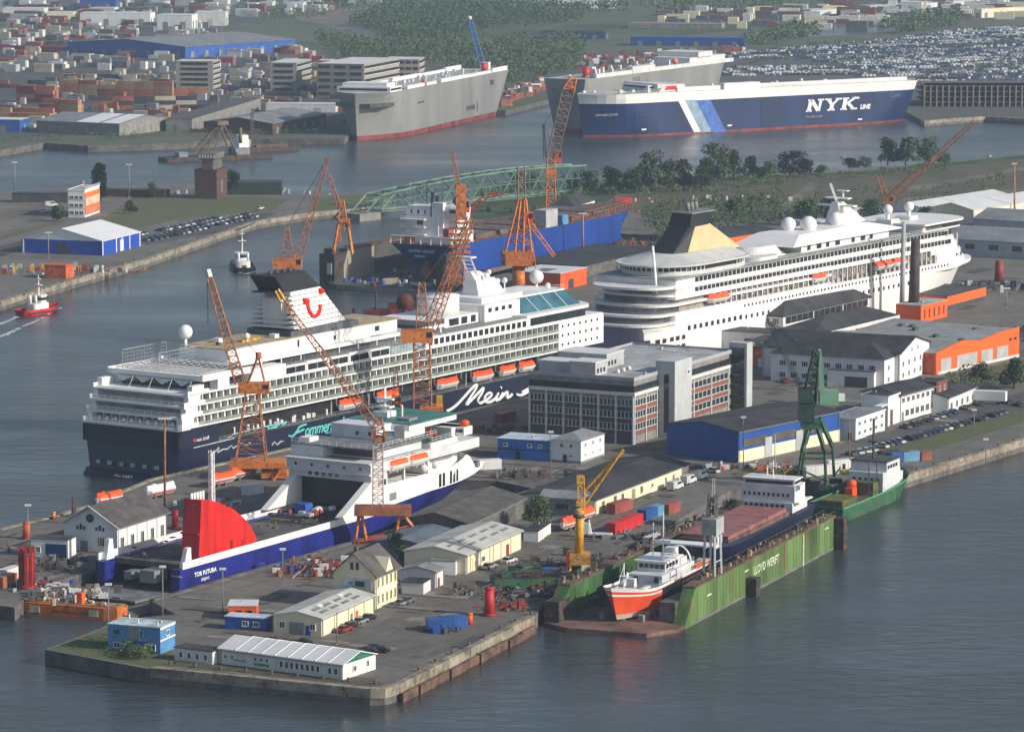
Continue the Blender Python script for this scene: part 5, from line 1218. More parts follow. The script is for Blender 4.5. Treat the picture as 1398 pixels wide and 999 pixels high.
# dark green barges in the corner basin
for (px, py, ang, L, lab) in ((672,812,10,19,'dark green flat barge lying in the corner basin, nearest the red mast'),(700,800,18,22,'dark green work barge stacked with steel behind the corner basin')):
    p = G(px, py, 1); t = thing('work_barge', lab, 'barge', (p.x, p.y, 2.4), R(ang))
    b = B(); b.prism([(0,-3.5),(L-2,-3.5),(L,-2),(L,3.5),(0,3.5)], 0, 2.6); b.to('hull', GREENB, t)
    b = B()
    for k in range(50):
        x = random.uniform(0,L-2); y = random.uniform(-3,3); b.m = k % 3; a = random.uniform(-.6,.6); l_ = random.uniform(1,4)
        b.bar((x,y,2.7+random.random()),(x+l_*math.cos(a),y+l_*math.sin(a),2.8+random.random()*1.6),.16)
    b.to('scrap_steel', [STEELB, DECKR, DCONC], t, kind='stuff')
    b = B(); b.box(2,-1,2.66,6,2,3.4); b.to('deck_hatch', GREENB, t)
    b = B(); b.prism([(.2,-3.3),(L-2.1,-3.3),(L-.2,-1.9),(L-.2,3.3),(.2,3.3)], 2.6, 2.65); b.to('barge_deck', STEELB, t)
# lifeboats stored on the quay and on the road
for i, (px, py, a, L, lab) in enumerate(((143,690,50,9,'orange and white lifeboat stored on the quay, partly hidden by the gabled workshop roof'),(210,680,55,11,'white lifeboat with red stripe on the quay beside the rusty mast'),(296,664,55,10,'orange lifeboat on the quay left of the first rusty crane'),(325,655,55,10,'orange and white lifeboat on the quay right beside the first rusty crane'),(775,724,62,9,'orange and white lifeboat on the road beside the yellow crane, nearer one'),(793,713,62,9,'orange and white lifeboat on the road beside the yellow crane, farther one'))):
    p = G(px, py); t = thing('lifeboat', lab, 'lifeboat', (p.x, p.y, LZ), R(a), 'lifeboats stored ashore')
    put('boat_shell', lifeboat_mesh(L, BORANGE if i != 1 else WHITE), t, loc=(L/2-3, 0, 1.9))
    b = B(); b.box(-1,-1.2,0,-.4,1.2,.9); b.box(2,-1.2,0,2.6,1.2,.9); b.to('cradle', DCONC, t)
    b = B(); b.box(-3,-L*.163,1.45,L-5,-L*.155,1.7); b.to('red_stripe', RED, t)
# ================================================================ BUILDINGS
def wins(t, face, L, D, us, z, w, h, nx=2, fm=None, gm=None, u0=None):
    for u in us: window(t, face, u, z, w, h, L, D, fm, gm, nx)
def spread(a, c, n): return [a+(c-a)*(i+.5)/n for i in range(n)]
# --- near point
t, L, D, ro = building('workshop_building', 'long low white workshop with white roof and green gable, nearest the water', 'workshop', (468,928), (513,913), (290,908), 3.0, 'gy', 1.6, OFFW, ROOFW, mat('dark_green_cladding', (.02,.17,.09), .6), ov=.35, seams=3.2)
wins(t, 'L', L, D, [1.6,3.0], .9, .9, 1.3, 1); wins(t, 'L', L, D, spread(5.2,15.2,8), .9, .8, 1.3, 1); wins(t, 'L', L, D, [18,19.4,20.8], 1.5, .7, .7, 1); wins(t, 'L', L, D, [D-3.2,D-1.6], 1.2, .6, .8, 1)
wins(t, 'R', L, D, [L*.35], 1.0, 1.3, 1.2, 2); wins(t, 'R', L, D, [L*.75], 1.2, .7, 1.2, 1)
textm('werft service', .62, mat('sign_green', (.05,.28,.15), .6), t, (-.06, D-3.4, 1.0), (math.pi/2,0,-math.pi/2)); b = B(); b.box(-.08,17.6,.6,-.02,21.2,1.1); b.to('sign_board', mat('sign_green', (.05,.28,.15)), t)
t, L, D, ro = building('workshop_annex', 'low white flat annex with dark roof, left end of the long white workshop', 'annex', (290,907), (305,902), (237,901), 2.6, 'flat', 0, OFFW, ROOFD, para=0)
wins(t, 'L', L, D, spread(.6, D-.6, 4), .7, .8, 1.2, 1)
t, L, D, ro = building('portable_cabin', 'two-storey light blue cabin block beside the grassy point', 'site cabin', (219,893), (239,884), (164,880), 5.4, 'flat', 0, LBLUE, mat('pale_blue_roof', (.50,.60,.66), .6), para=0)
b = B(); b.box(-.1,-.1,2.6,L+.1,-.02,2.9); b.box(-.1,-.1,5.0,L+.1,-.02,5.35); b.split('white_trim', WHITE, t)
wins(t, 'L', L, D, [1.8, 4.6, D-2.0], .7, 1.5, 1.2, 2); wins(t, 'L', L, D, [4.6, D-2], 3.4, 1.5, 1.2, 2, LBLUE); b = B(); b.box(-.25,3.2,0,-.02,D*.62,2.5); b.to('blue_shutter', SBLUE, t); b = B(); b.box(-.2,D*.38,2.7,-.02,D*.62,5.2); b.to('grey_panel', MGREY, t)
wins(t, 'R', L, D, [L*.5], 3.3, 1.4, 1.2, 2)
b = B()
for x, y in ((1,1),(L-1,D-2),(2,D*.5)): b.tube((x,y,5.6),(x,y,6.5),.18)
b.split('roof_vent', OFFW, t)
t, L, D, ro = building('portable_cabin', 'small blue cabin with pale roof left of the cream hall', 'site cabin', (362,862), (371,857), (308,858), 2.7, 'flat', 0, SBLUE, mat('pale_blue_roof', (.50,.60,.66)), para=0)
wins(t, 'L', L, D, [2,4.4], .9, 1.4, 1.1, 2)
t, L, D, ro = building('orange_cabin', 'open orange cabin with a white roof behind the blue cabin', 'site cabin', (350,846), (353,838), (313,843), 3.0, 'flat', 0, ORANGE, ROOFW, para=0)
wins(t, 'L', L, D, [1.4,3.6], .6, 1.3, 1.6, 1, ORANGE)
t, L, D, ro = building('warehouse', 'cream hall with pale roof and a two-window gable, right behind the long white workshop', 'warehouse', (439,869), (511,838), (370,865), 3.7, 'gy', 1.0, CREAM, ROOFC, ov=.3, seams=0) if False else building('warehouse', 'cream hall with pale roof and a two-window gable, right behind the long white workshop', 'warehouse', (439,869), (511,836), (370,865), 3.7, 'gx', 1.1, CREAM, ROOFC, ov=.3)
wins(t, 'L', L, D, [2.0, D-2.0], 1.2, 1.3, 1.4, 2); b = B(); b.box(-.25,D*.36,0,-.02,D*.66,2.6); b.to('shed_porch', MGREY, t); doorp(t, 'L', D*.28, 0, 1.1, 2.1, SBLUE)
for u in (.24,.5,.62,.8): b = B(); b.box(L*u-.12,-.2,0,L*u+.12,-.02,3.6); b.to('pilaster', CREAM, t)
doorp(t, 'R', L*.66, 0, 1.2, 2.2, ORANGE); doorp(t, 'R', L*.56, 0, 1.0, 2.1, MGREY)
skylights(ro, L, D, 3.7, 1.1, [(k, u) for k in (.18,.38,.58,.78) for u in (.3,.62)], 'gx', .9, 3.2); skylights(ro, L, D, 3.7, 1.1, [(.3,.75),(.72,.8)], 'gx', 1.0, 2.2, WHITE)
t, L, D, ro = building('villa', 'two-storey cream office villa with dark tiled roof and a gabled facade', 'villa', (512,832), (543,818), (454,828), 7.6, 'gx', 4.2, CREAM, ROOFM, ov=.7)
for z in (.9, 4.5):
    wins(t, 'R', L, D, spread(.6, L-.4, 5), z, .8, 2.0, 2, CREAM)
b = B(); b.box(-.08,-.12,3.7,L+.06,-.02,3.95); b.to('string_course', WHITE, t)
b = B(); xm = L*.55; b.add([(xm-1.9,-.5,7.4),(xm+1.9,-.5,7.4),(xm,-.5,10.4),(xm-1.9,3,7.4),(xm+1.9,3,7.4),(xm,3,10.4)], [(0,1,2),(3,5,4),(0,2,5,3),(1,4,5,2)]); b.to('facade_gable', CREAM, t)
wins(t, 'R', L, D, [xm], 7.9, .7, 1.3, 1, CREAM)
wins(t, 'L', L, D, [D*.42, D*.55], 8.3, .9, 1.7, 1, OFFW); b = B(); b.box(-.12,.8,4.2,-.02,D-2.2,6.6); b.to('advert_banner', mat('banner_white', (.62,.66,.66), .7), t)
b = B(); b.box(-.16,2.4,4.8,-.12,4.6,6.0); b.to('banner_picture', DGREY, t); b = B(); b.box(-.16,5.2,5.2,-.12,D-3.4,5.7); b.to('banner_print', mat('banner_teal', (.15,.38,.36), .7), t)
textm('LLOYD', .8, mat('banner_teal', (.15,.38,.36)), t, (-.17,D-2.8,4.35), (math.pi/2,0,-math.pi/2))
b = B(); b.box(L*.3,D*.6,10,L*.3+.7,D*.6+.7,12.6); b.to('chimney', BRICK, ro)
t, L, D, ro = building('workshop_annex', 'grey-roofed low annex between the villa and the cream warehouse', 'annex', (594,803), (606,797), (545,800), 3.6, 'gx', .9, OFFW, ROOFG, ov=.3)
doorp(t, 'R', L*.4, 0, 1.0, 2.0, DRED)
t, L, D, ro = building('shed', 'small white flat-roofed shed in front of the grey-roofed annex', 'shed', (578,812), (588,806), (545,812), 2.6, 'flat', 0, OFFW, ROOFD, para=0)
t, L, D, ro = building('shed', 'pale grey container-like shed at the gable of the cream warehouse', 'shed', (622,785), (626,781), (588,784), 3.2, 'flat', 0, PLASTER, ROOFG, para=0)
t, L, D, ro = building('warehouse', 'long cream warehouse with lichen-grey roof along the yard road', 'warehouse', (636,784), (712,749), 15, 4.3, 'gx', 1.5, CREAM, ROOFC, ov=.4)
for u in (.08,.25,.42,.48,.62,.8): b = B(); b.box(L*u-.14,-.2,0,L*u+.14,-.02,4.1); b.to('pilaster', CREAM, t)
wins(t, 'R', L, D, [L*.30], 1.2, 2.2, 1.3, 3); doorp(t, 'R', L*.74, 0, 1.6, 2.6, DRED); doorp(t, 'R', L*.15, 0, 2.4, 3, CREAM)
skylights(ro, L, D, 4.3, 1.5, [(k, u) for k in (.12,.3,.5,.7,.88) for u in (.35,.7)], 'gx', .8, 3.6)
t, L, D, ro = building('warehouse', 'dark grey-roofed shed behind the long cream warehouse', 'shed', (640,742), (716,705), 17, 4.6, 'gx', 2.2, DCONC, ROOFM, ov=.5)
t, L, D, ro = building('warehouse', 'blue-grey roofed low shed beside the portal crane legs', 'shed', (578,765), (622,745), 12, 3.6, 'gx', 1.0, MGREY, mat('blue_grey_roof', (.14,.18,.22), .6, fine=.6), ov=.4)
t, L, D, ro = building('warehouse', 'long cream warehouse with dark flat roof behind the yellow crane', 'warehouse', (812,703), (941,652), 20, 3.6, 'gx', 1.6, CREAM, ROOFD, ov=.3)
wins(t, 'R', L, D, [5, 17, 29], .9, 1.6, 1.9, 2, CREAM); wins(t, 'R', L, D, [36], 1.4, 1.4, 1.0, 2); doorp(t, 'R', 12.5, 0, 1.6, 2.8, mat('brown_door', (.16,.09,.06), .7)); doorp(t, 'R', 24, 0, 2.2, 2.8, mat('tan_door', (.35,.28,.16), .7)); doorp(t, 'R', 45, 0, 1.1, 2.5, MGREY); doorp(t, 'R', 50, 0, 1.1, 2.5, MGREY)
t, L, D, ro = building('shed', 'grey corrugated shed with shallow gable beside the yellow crane', 'shed', (793,706), (806,699), (742,700), 4.4, 'gy', 1.2, MGREY, ROOFG, ov=.3)
wins(t, 'L', L, D, [D*.45], 1.6, 3.4, 1.6, 3, MGREY)
t, L, D, ro = building('shed', 'low white box shed on the road behind the lifeboats', 'shed', (735,740), (752,728), (719,736), 2.6, 'flat', 0, PLASTER, ROOFD, para=0)
for x in (1.5,3.5): b = B(); b.box(x,-.08,.3,x+.2,-.01,2.3); b.to('panel_joint', LGREY, t)
# --- left workshop with round window
t, L, D, ro = building('engine_house', 'white gabled workshop with round window and brown roof by the dry dock', 'workshop', (160,757), (228,735), 14.2, 6.6, 'gx', 4.0, PLASTER, ROOFM, ov=.7)
for k in range(5): wins(t, 'R', L, D, [L*(k+.5)/5], 1.0, 1.5, 2.8, 2, PLASTER); b = B(); b.box(L*k/5-.2,-.2,0,L*k/5+.2,-.02,6.2); b.to('pilaster', PLASTER, t)
b = B(); b.tube((-.16,D*.5,8.0),(-.02,D*.5,8.0),1.0,16); b.to('round_window', GLASS, t)
for y in (D*.32, D*.68):
    for q in (-1,0,1):
        b = B(); b.box(-.1,y+q*.9-.28,5.2,-.02,y+q*.9+.28,6.0+.5*(q == 0)); b.to('small_arch_window', GLASS, t)
for y in (D*.3,): window(t, 'L', y, 1.6, 2.0, 2.2, L, D, None, None, 3)
doorp(t, 'L', D*.62, 0, 2.0, 2.6, MGREY)
b = B()
for s in (0, 1): pass
b.xprism([(-.9,6.05),(D/2,10.7),(D+.9,6.05),(D+.9,6.35),(D/2,11.05),(-.9,6.35)], -.95, -.7); b.to('barge_board', OFFW, t)
t2, L2, D2, ro2 = building('workshop_annex', 'lean-to annex with big navy door at the left of the round-window workshop', 'annex', (93,762), (104,757), (47,757), 4.2, 'flat', 0, PLASTER, ROOFM, para=0)
doorp(t2, 'L', D2*.32, 0, 5.2, 3.2, mat('navy_door', (.02,.045,.16), .6)); window(t2, 'L', D2*.8, 1, 1.2, 1.4)
p = G(101,705); t = thing('brick_chimney', 'thin brown brick chimney behind the lean-to annex', 'chimney', (p.x, p.y, LZ), .4)
b = B(); b.prism([(-.5,-.5),(.5,-.5),(.5,.5),(-.5,.5)], 0, 4.4, [(-.35,-.35),(.35,-.35),(.35,.35),(-.35,.35)]); b.box(-.4,-.4,4.4,.4,.4,4.7); b.to('stack', DBRICK, t)
# --- white house and blue containers cabins
t, L, D, ro = building('house', 'small white two-storey house with grey hipped roof beside the blue cabins', 'house', (793,633), (825,622), (753,630), 6.0, 'hip', 1.8, PLASTER, ROOFG, ov=.4, base=(.6, MGREY))
wins(t, 'L', L, D, [D*.33,D*.66], 4.0, 1.0, 1.1, 2); wins(t, 'R', L, D, spread(.5,L-.5,3), 4.2, .9, 1.0, 2); wins(t, 'R', L, D, spread(.5,L-.5,3), 1.8, .9, .5, 1); wins(t, 'L', L, D, [D*.34], 1.6, 1.2, .5, 1)
doorp(t, 'L', D*.55, 0, 1.1, 2.2, DGREY)
t, L, D, ro = building('blue_cabin', 'bright blue cabin block left of the small white house', 'site cabin', (752,630), (770,622), (683,624), 5.4, 'flat', 0, mat('cabin_blue', (.03,.16,.50), .5), mat('pale_blue_roof', (.50,.60,.66)), para=0)
b = B(); b.box(-.1,.02,2.6,-.02,D,2.85); b.to('deck_seam', NAVY, t); doorp(t, 'L', D*.62, 0, 1.2, 2.2, NAVY); wins(t, 'L', L, D, [D*.2,D*.4,D*.85], 3.5, 1.1, .9, 1)
# --- office block
BR = mat('brown_spandrel', (.10,.065,.055), .8, var=.15, scale=.8); BRR = mat('brick_spandrel', (.24,.095,.065), .8, var=.15, scale=.8)
t, L, D, ro = building('office_block', 'five-storey grey concrete office block with window strips and a stair tower', 'office building', (865,607), (1000,563), (741,590), 17.6, 'flat', 0, CONC, mat('office_roof', (.42,.43,.43), .8, fine=.6), para=.8, trim=mat('office_fascia', (.36,.38,.40), .7, var=.08, scale=.3))
FR = mat('window_frame_white', (.62,.64,.64), .6, var=.04)
nb = 6; nr = 7; ST = L*.30
bayL = D/nb
b = B(); b.box(-.12,0,14.3,-.02,D,16.0); b.to('recessed_window_band', GLASS, t); b = B(); b.box(.02,-.12,14.3,L,-.02,16.0); b.to('recessed_window_band', GLASS, t)
b = B(); b.box(-.5,-.5,13.3,L+.1,-.02,14.2); b.box(-.5,-.02,13.3,-.02,D,14.2); b.to('ledge', OFFW, t)
for f, (z, sp) in enumerate(((10.4, 9.0),(7.1,5.7),(3.8,2.4))):
    for k in range(nb):
        y = bayL*(k+.5); b = B(); b.box(-.1,y-bayL/2+.3,sp,-.02,y+bayL/2-.3,z-.1); b.to('spandrel_panel', BR, t)
        for j in range(4): window(t, 'L', y-bayL/2+.3+(bayL-.6)*(j+.5)/4, z, (bayL-.6)/4-.12, 1.9, fm=FR, nx=1)
    for (x0, x1, n) in ((0, L*.23, 2), (L*.41, L*.95, 3)):
        w_ = (x1-x0)/n
        for k in range(n):
            x = x0+w_*(k+.5); b = B(); b.box(x-w_/2+.3,-.1,sp,x+w_/2-.3,-.02,z-.1); b.to('spandrel_panel', BRR, t)
            for j in range(4): window(t, 'R', x-w_/2+.3+(w_-.6)*(j+.5)/4, z, (w_-.6)/4-.12, 1.9, fm=FR, nx=1)
for k in range(nb+1): b = B(); y = min(max(bayL*k, .2), D-.2); b.box(-.3,y-.2,-.2,-.02,y+.2,13.3); b.to('concrete_column', OFFW, t)
for x in (.2, L*.115, L*.22, L*.41, L*.59, L*.77, L*.95): b = B(); b.box(x-.2,-.3,-.2,x+.2,-.02,13.3); b.to('concrete_column', OFFW, t)
for k in range(nb):
    y = bayL*(k+.5); b = B(); b.box(-.14,y-bayL/2+.3,.1,-.02,y+bayL/2-.3,2.3)
    b.to('ground_floor_bay', [DGREY,DCONC,MGREY,BRICK][k % 4], t)
b = B(); b.box(L*.23,-5.2,-.3,L*.40,.6,21.2); b.to('stair_tower', mat('tower_cladding', (.46,.48,.49), .7, var=.06, scale=.3), t)
b = B(); b.box(L*.23-.1,-3.4,1.5,L*.23-.01,-2.0,17.6); b.to('stair_window_strip', GLASS, t)
b = B(); b.box(L*.35,-5.35,16.6,L*.35+1.7,-5.22,18.3); b.to('emblem_board', WHITE, t); b = B(); b.tube((L*.35+.85,-5.42,17.45),(L*.35+.85,-5.36,17.45),.55,10); b.to('emblem_disc', SBLUE, t)
b = B(); b.box(L-1,-4.8,-.3,L+3,.8,20.4); b.to('lift_tower', mat('tower_cladding', (.36,.38,.39)), t)
b = B(); b.box(L-1.1,-4,1,L-1.02,.4,19); b.to('tower_glazing', GLASS, t)
for k in range(6):
    b = B(); b.box(L*.96,-2.4,2.6+2.9*k,L-1.02,-.3,2.75+2.9*k); b.to('fire_escape_landing', DGREY, t)
for (x0, y0, x1, y1, h_) in ((3,D*.62,10,D-1.5,3.0),(1.0,D*.38,8.5,D*.62,3.6),(16,D*.5,27,D-1,3.8)):
    b = B(); b.box(x0,y0,17.8,x1,y1,17.8+h_); b.to('rooftop_plant_room', LGREY, t)
    b = B(); b.box(x0-.2,y0-.2,17.8+h_,x1+.2,y1+.2,18.1+h_); b.to('plant_room_roof', OFFW, t)
    for k in range(3): b = B(); b.box(x0+1+k*2,y0-.1,18.6,x0+2+k*2,y0-.02,19.8); b.to('plant_room_window', GLASS, t)
b = B()
for k in range(6): b.tube((10+1.8*k,D*.3+(k%2),17.8),(10+1.8*k,D*.3+(k%2),18.5),.5,8)
b.split('roof_fan', WHITE, t)
# --- blue hall
t, L, D, ro = building('hall', 'big royal blue metal hall with dark roof in front of the white office row', 'industrial hall', (1008,632), (1146,602), (910,620), 8.2, 'gx', 1.6, mat('hall_blue', (.018,.075,.32), .5, var=.1, scale=.2), ROOFD, ov=.3)
b = B(); b.box(0,-.12,-.2,L,-.02,3.2); b.to('cream_base_wall', CREAM, t)
for k in range(3): b = B(); b.box(2+13*k,-.16,4.0,13+13*k,-.02,6.0); b.to('clerestory_window', mat('bronze_glass', (.12,.11,.09), .3), t)
for x in (13.5,28): b = B(); b.box(x-1.6,-.3,0,x+1.6,-.02,5.4); b.to('sliding_door', LGREY, t)
b = B()
for k in range(30): b.box(-.06,D*k/30,.0,-.01,D*k/30+.08,8.1)
b.to('cladding_rib', mat('hall_blue', (.018,.075,.32)), t, kind='stuff')
wins(t, 'R', L, D, [6,9,20,23,34], 1.0, 1.6, 1.3, 2)
# --- white office row at the right
t, L, D, ro = building('office_house', 'white two-storey office cube with flat grey roof, left end of the white row', 'office building', (1168,601), (1208,587), (1146,592), 5.8, 'flat', 0, PLASTER, ROOFG, para=.2)
for z in (1.2,3.8): wins(t, 'R', L, D, spread(.5, L-.5, 5), z, 1.5, 1.1, 2)
doorp(t, 'L', D*.2, 0, 1.0, 2.1, DGREY)
t, L, D, ro = building('office_house', 'long white two-storey office row with dark roof overhang beside the parked cars', 'office building', (1228,576), (1277,562), 12, 7.8, 'gx', 1.3, PLASTER, ROOFD, ov=.9)
wins(t, 'R', L, D, spread(.6, L-.6, 7), 5.2, 1.8, 1.5, 2, PLASTER); wins(t, 'R', L, D, spread(3, L-.6, 6), 1.2, 2.1, 1.9, 2, PLASTER); doorp(t, 'R', 2.0, 0, 1.2, 2.6, MGREY)
t, L, D, ro = building('office_house', 'white entrance block with plain front between the office cube and long row', 'office building', (1212,582), (1228,576), 8, 8.3, 'flat', 0, PLASTER, ROOFD, para=.2)
doorp(t, 'R', L*.3, 0, 2.0, 4.4, mat('brown_door', (.16,.09,.06)))
b = B(); b.box(-6,-.4,6.2,-.1,2,6.5); b.to('canopy', WHITE, t)
t, L, D, ro = building('brick_stair_block', 'red brick stair block between the white offices', 'office building', (1278,563), (1293,558), 9, 8.6, 'flat', 0, BRICK, ROOFD, para=.2)
for z in (1.2,3.6,6.0): wins(t, 'R', L, D, [L*.3,L*.7], z, .9, 1.4, 2)
t, L, D, ro = building('office_house', 'low white single-storey wing right of the brick stair block', 'office building', (1294,565), (1332,549), 9, 4.6, 'gx', 1.0, PLASTER, ROOFD, ov=.4)
wins(t, 'R', L, D, spread(.6, L-.6, 5), 1.0, 1.7, 2.0, 2, PLASTER)
# --- white villa-like offices behind
t, L, D, ro = building('office_house', 'large white hipped-roof office house facing the green crane', 'office building', (1207,529), (1228,521), (1064,515), 8.4, 'hip', 4.0, PLASTER, ROOFD, ov=.6)
for z in (1.2,4.8): wins(t, 'L', L, D, spread(2, D-2, 9), z, 2.1, 1.7, 3); wins(t, 'R', L, D, spread(.5,L-.5,2), z, 1.4, 1.6, 2)
t2, L2, D2, r2_ = building('garage_annex', 'low white garage annex with two dark doors in front of the hipped office house', 'annex', (1193,530), (1212,520), (1125,529), 4.6, 'flat', 0, PLASTER, ROOFD, para=.1)
doorp(t2, 'L', D2*.28, 0, 4.0, 3.2, DGREY); doorp(t2, 'L', D2*.52, 0, 3.0, 3.2, DGREY)
t, L, D, ro = building('office_house', 'tall white gabled office house with rows of windows beside the orange hall', 'office building', (1228,524), (1268,507), 44, 9.2, 'gy', 3.4, PLASTER, ROOFD, ov=.6)
for z in (1.4,4.8): wins(t, 'R', L, D, spread(.5, L-.5, 5), z, 1.5, 1.7, 2)
wins(t, 'R', L, D, [L*.4,L*.6], 8.4, 1.0, 1.4, 2)
wins(t, 'L', L, D, spread(3, D-3, 8), 6.6, 1.6, 1.0, 2)
# --- orange hall
OH = mat('hall_orange', (.85,.13,.02), .55, var=.05, scale=.1)
a_, L, ang = site((1278,512),(1391,487)); D = 46.0
t = thing('hall', 'huge bright orange hall with a stepped wavy front and pale grey roof', 'industrial hall', (a_.x, a_.y, LZ), ang)
pr = [(0,0),(L,0),(L,9.6),(L*.75,9.2),(L*.52,7.8),(L*.30,9.0),(0,6.8)]
b = B(); b.yprism([(x,z) for x,z in pr], 0, .6); b.to('orange_facade', OH, t)
b = B(); b.box(.05,.6,-.3,.9,D,6.6); b.box(L-.6,.6,0,L-.05,D,8.6); b.split('side_wall', DRED if False else mat('side_orange', (.50,.08,.015), .6), t)
b = B(); b.add([(0,.6,6.6),(L*.30,.6,8.6),(L*.52,.6,7.5),(L,.6,9.0),(L,D,9.0),(L*.52,D,7.5),(L*.30,D,8.6),(0,D,6.6)], [(0,1,6,7),(1,2,5,6),(2,3,4,5)]); b.box(.9,.6,-.2,L-.6,D,6.3); b.to('roof', mat('hall_grey_roof', (.30,.31,.31), .7, var=.08, scale=.05, fine=.3), t)
b = B(); b.box(L*.02,-.1,-.3,L,-.01,.9); b.to('base_plinth', OFFW, t)
for x0, x1 in ((.05,.17),(.24,.48),(.53,.67),(.72,.86)): b = B(); b.box(L*x0,-.14,1.0,L*x1,-.02,4.6); b.to('roller_door', LGREY, t)
for x in (.89,.95): b = B(); b.box(L*x-.8,-.1,5.8,L*x+.8,-.02,6.6); b.to('high_window', GLASS, t)
for i in range(10):
    b = B(); x = 4+random.uniform(0, L-10); y = 4+4*i; z = 7.9+.5*(x > L*.6); b.box(x,y,z-1.0,x+2.4,y+1.2,z+.6); b.to('roof_hatch', DGREY, t)
t, L, D, ro = building('orange_office', 'small orange flat-roofed box office with tall windows, behind the orange hall', 'office building', (1257,441), (1293,432), (1225,438), 5.8, 'flat', 0, OH, mat('office_roof', (.30,.31,.32)), para=0)
wins(t, 'R', L, D, spread(1, L-1, 5), 1.2, 1.0, 3.2, 1, OH)
t, L, D, ro = building('hall', 'dark flat-roofed hall with orange fascia right of the orange box office', 'industrial hall', (1293,423), (1346,409), 40, 4.6, 'flat', 0, OH, ROOFD, para=0)
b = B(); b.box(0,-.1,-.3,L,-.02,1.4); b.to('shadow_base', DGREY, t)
# --- big dark-roofed halls
def hallroof(name, label, N, Rr, D, h, prof, wm, rm, base=None, hip=None):
    a_, L, ang = site(N, Rr); t = thing(name, label, 'industrial hall', (a_.x, a_.y, LZ), ang)
    b = B(); b.box(0,0,-.3,L,D,h); b.box(.05,.05,h,L-.05,D-.05,h+prof[0][1]-.05) if hip else b.xprism([(0,h)]+[(u*D, h+z) for u, z in prof]+[(D,h)], .3, L-.3); b.to('wall', wm, t)
    pts = [(-.4,h-.1)]+[(u*D, h+z+.05) for u, z in prof]+[(D+.4,h-.1)]
    r = B()
    if hip:
        h1 = h+prof[0][1]; hr = h+prof[1][1]; e_ = .5; r.add([(-e_,-e_,h1),(L+e_,-e_,h1),(L+e_,D+e_,h1),(-e_,D+e_,h1),(hip[0],D/2,hr),(L-hip[1],D/2,hr)], [(3,2,1,0),(0,1,5,4),(1,2,5),(2,3,4,5),(3,0,4)]); r.box(-.5,-.5,h1-.4,L+.5,D+.5,h1-.01)
    else: r.xprism(pts+[(y,z+.35) for y, z in pts[::-1]], -.3, L+.3)
    ro = r.to('roof', rm, t)
    return t, L, D, ro
t, L, D, ro = hallroof('hall', 'largest dark-roofed shipyard hall with white clerestory, just in front of the white liner', (1068,466), (1188,438), 19, 4.4, [(.001,4.0),(.5,9.6),(.999,4.0)], PLASTER, ROOFD, hip=(20,9))
wins(t, 'L', L, D, spread(.8, D-.8, 5), 5.4, 2.4, 2.0, 3)
for k in range(15): b = B(); x = 2+(L-4)*(k+.5)/15; b.box(x-(L-4)/34,-.14,5.5,x+(L-4)/34,-.02,7.7); b.to('clerestory_window', GLASS, t)
for k in range(4): b = B(); x = L*(k)/3; b.box(min(x,L-.5),-.3,4.5,min(x+.5,L),-.02,8.2); b.to('pilaster', WHITE, t)
b = B(); b.box(L+.02,2,5,L+.12,6,9); b.box(L+.02,10,0,L+.12,16,7); b.split('gable_opening', DGREY, t)
t, L, D, ro = hallroof('hall', 'curved-gable white hall end right of the largest dark-roofed hall', (1190,428), (1226,418), 15, 5, [(.0,3),(.25,6),(.5,7.2),(.75,6),(1,3)], PLASTER, ROOFD)
for y in (4,9): doorp(t, 'R', y, 0, 1.6, 4.0, DGREY)
t, L, D, ro = hallroof('hall', 'second dark-roofed hall with pale gable edge, parallel to the largest hall', (1108,478), (1226,449), 16, 3.4, [(.001,1.3),(.5,5.0),(.999,1.3)], PLASTER, ROOFD, hip=(26,10))
b = B(); b.box(.3,-.6,3.6,L,-.52,4.8); b.to('pale_fascia', OFFW, t)
for k in range(6): b = B(); x = L*.5+4*k; b.box(x,-.14,1.6,x+2.4,-.02,3.4); b.to('window', GLASS, t)
t, L, D, ro = building('workshop_building', 'lower pale wing with dark roof reaching towards the stair tower', 'workshop', (1062,482), (1078,476), (966,472), 6.2, 'flat', 0, PLASTER, ROOFD, para=0)
for k in range(4): doorp(t, 'L', D*(k+.6)/4.4, 0, 3.2, 4.2, [LGREY, DGREY, PLASTER, DGREY][k])
t, L, D, ro = building('orange_shed', 'orange shed wall with a yellow mark behind the lift tower', 'shed', (1042,500), (1088,483), (1006,495), 5.6, 'flat', 0, OH, ROOFD, para=0)
b = B(); b.tube((-.12,D*.2,3.6),(-.02,D*.2,3.6),.9,10); b.to('yellow_disc', YELLOW, t)
# --- behind the liner
t, L, D, ro = building('orange_shed', 'long low orange-walled store with dark roof behind the white liner', 'shed', (972,345), (1062,330), 22, 4.8, 'gx', 1.6, OH, ROOFD, ov=.2)
b = B(); b.box(0,-.12,-.2,L,-.02,1.2); b.to('concrete_base', CONC, t); b = B(); b.box(L-4,-.12,3,L-2.4,-.02,4); b.to('yellow_sign', YELLOW, t)
t, L, D, ro = building('orange_shed', 'small orange shed with pale roof between the ship masts', 'shed', (763,395), (801,387), (757,392), 6.2, 'flat', 0, mat('side_orange', (.50,.08,.015)), ROOFW, para=0) if False else building('orange_shed', 'small orange shed with pale roof behind the large white radome', 'shed', (765,397), (801,388), (736,385), 6.2, 'flat', 0, ORANGE, ROOFW, para=0)
doorp(t, 'R', L*.4, 0, 4.5, 3.4, DGREY)
for k in range(3):
    b = B(); b.box(3+k*3.4, D*.35, 6.4, 5+k*3.4, D*.65, 6.55); b.to('roof_panel', MGREY, ro)
t, L, D, ro = building('warehouse', 'low dark store with flat black roof behind the stern of the white liner', 'warehouse', (800,378), (905,352), 30, 4, 'flat', 0, DCONC, ROOFD, para=0)
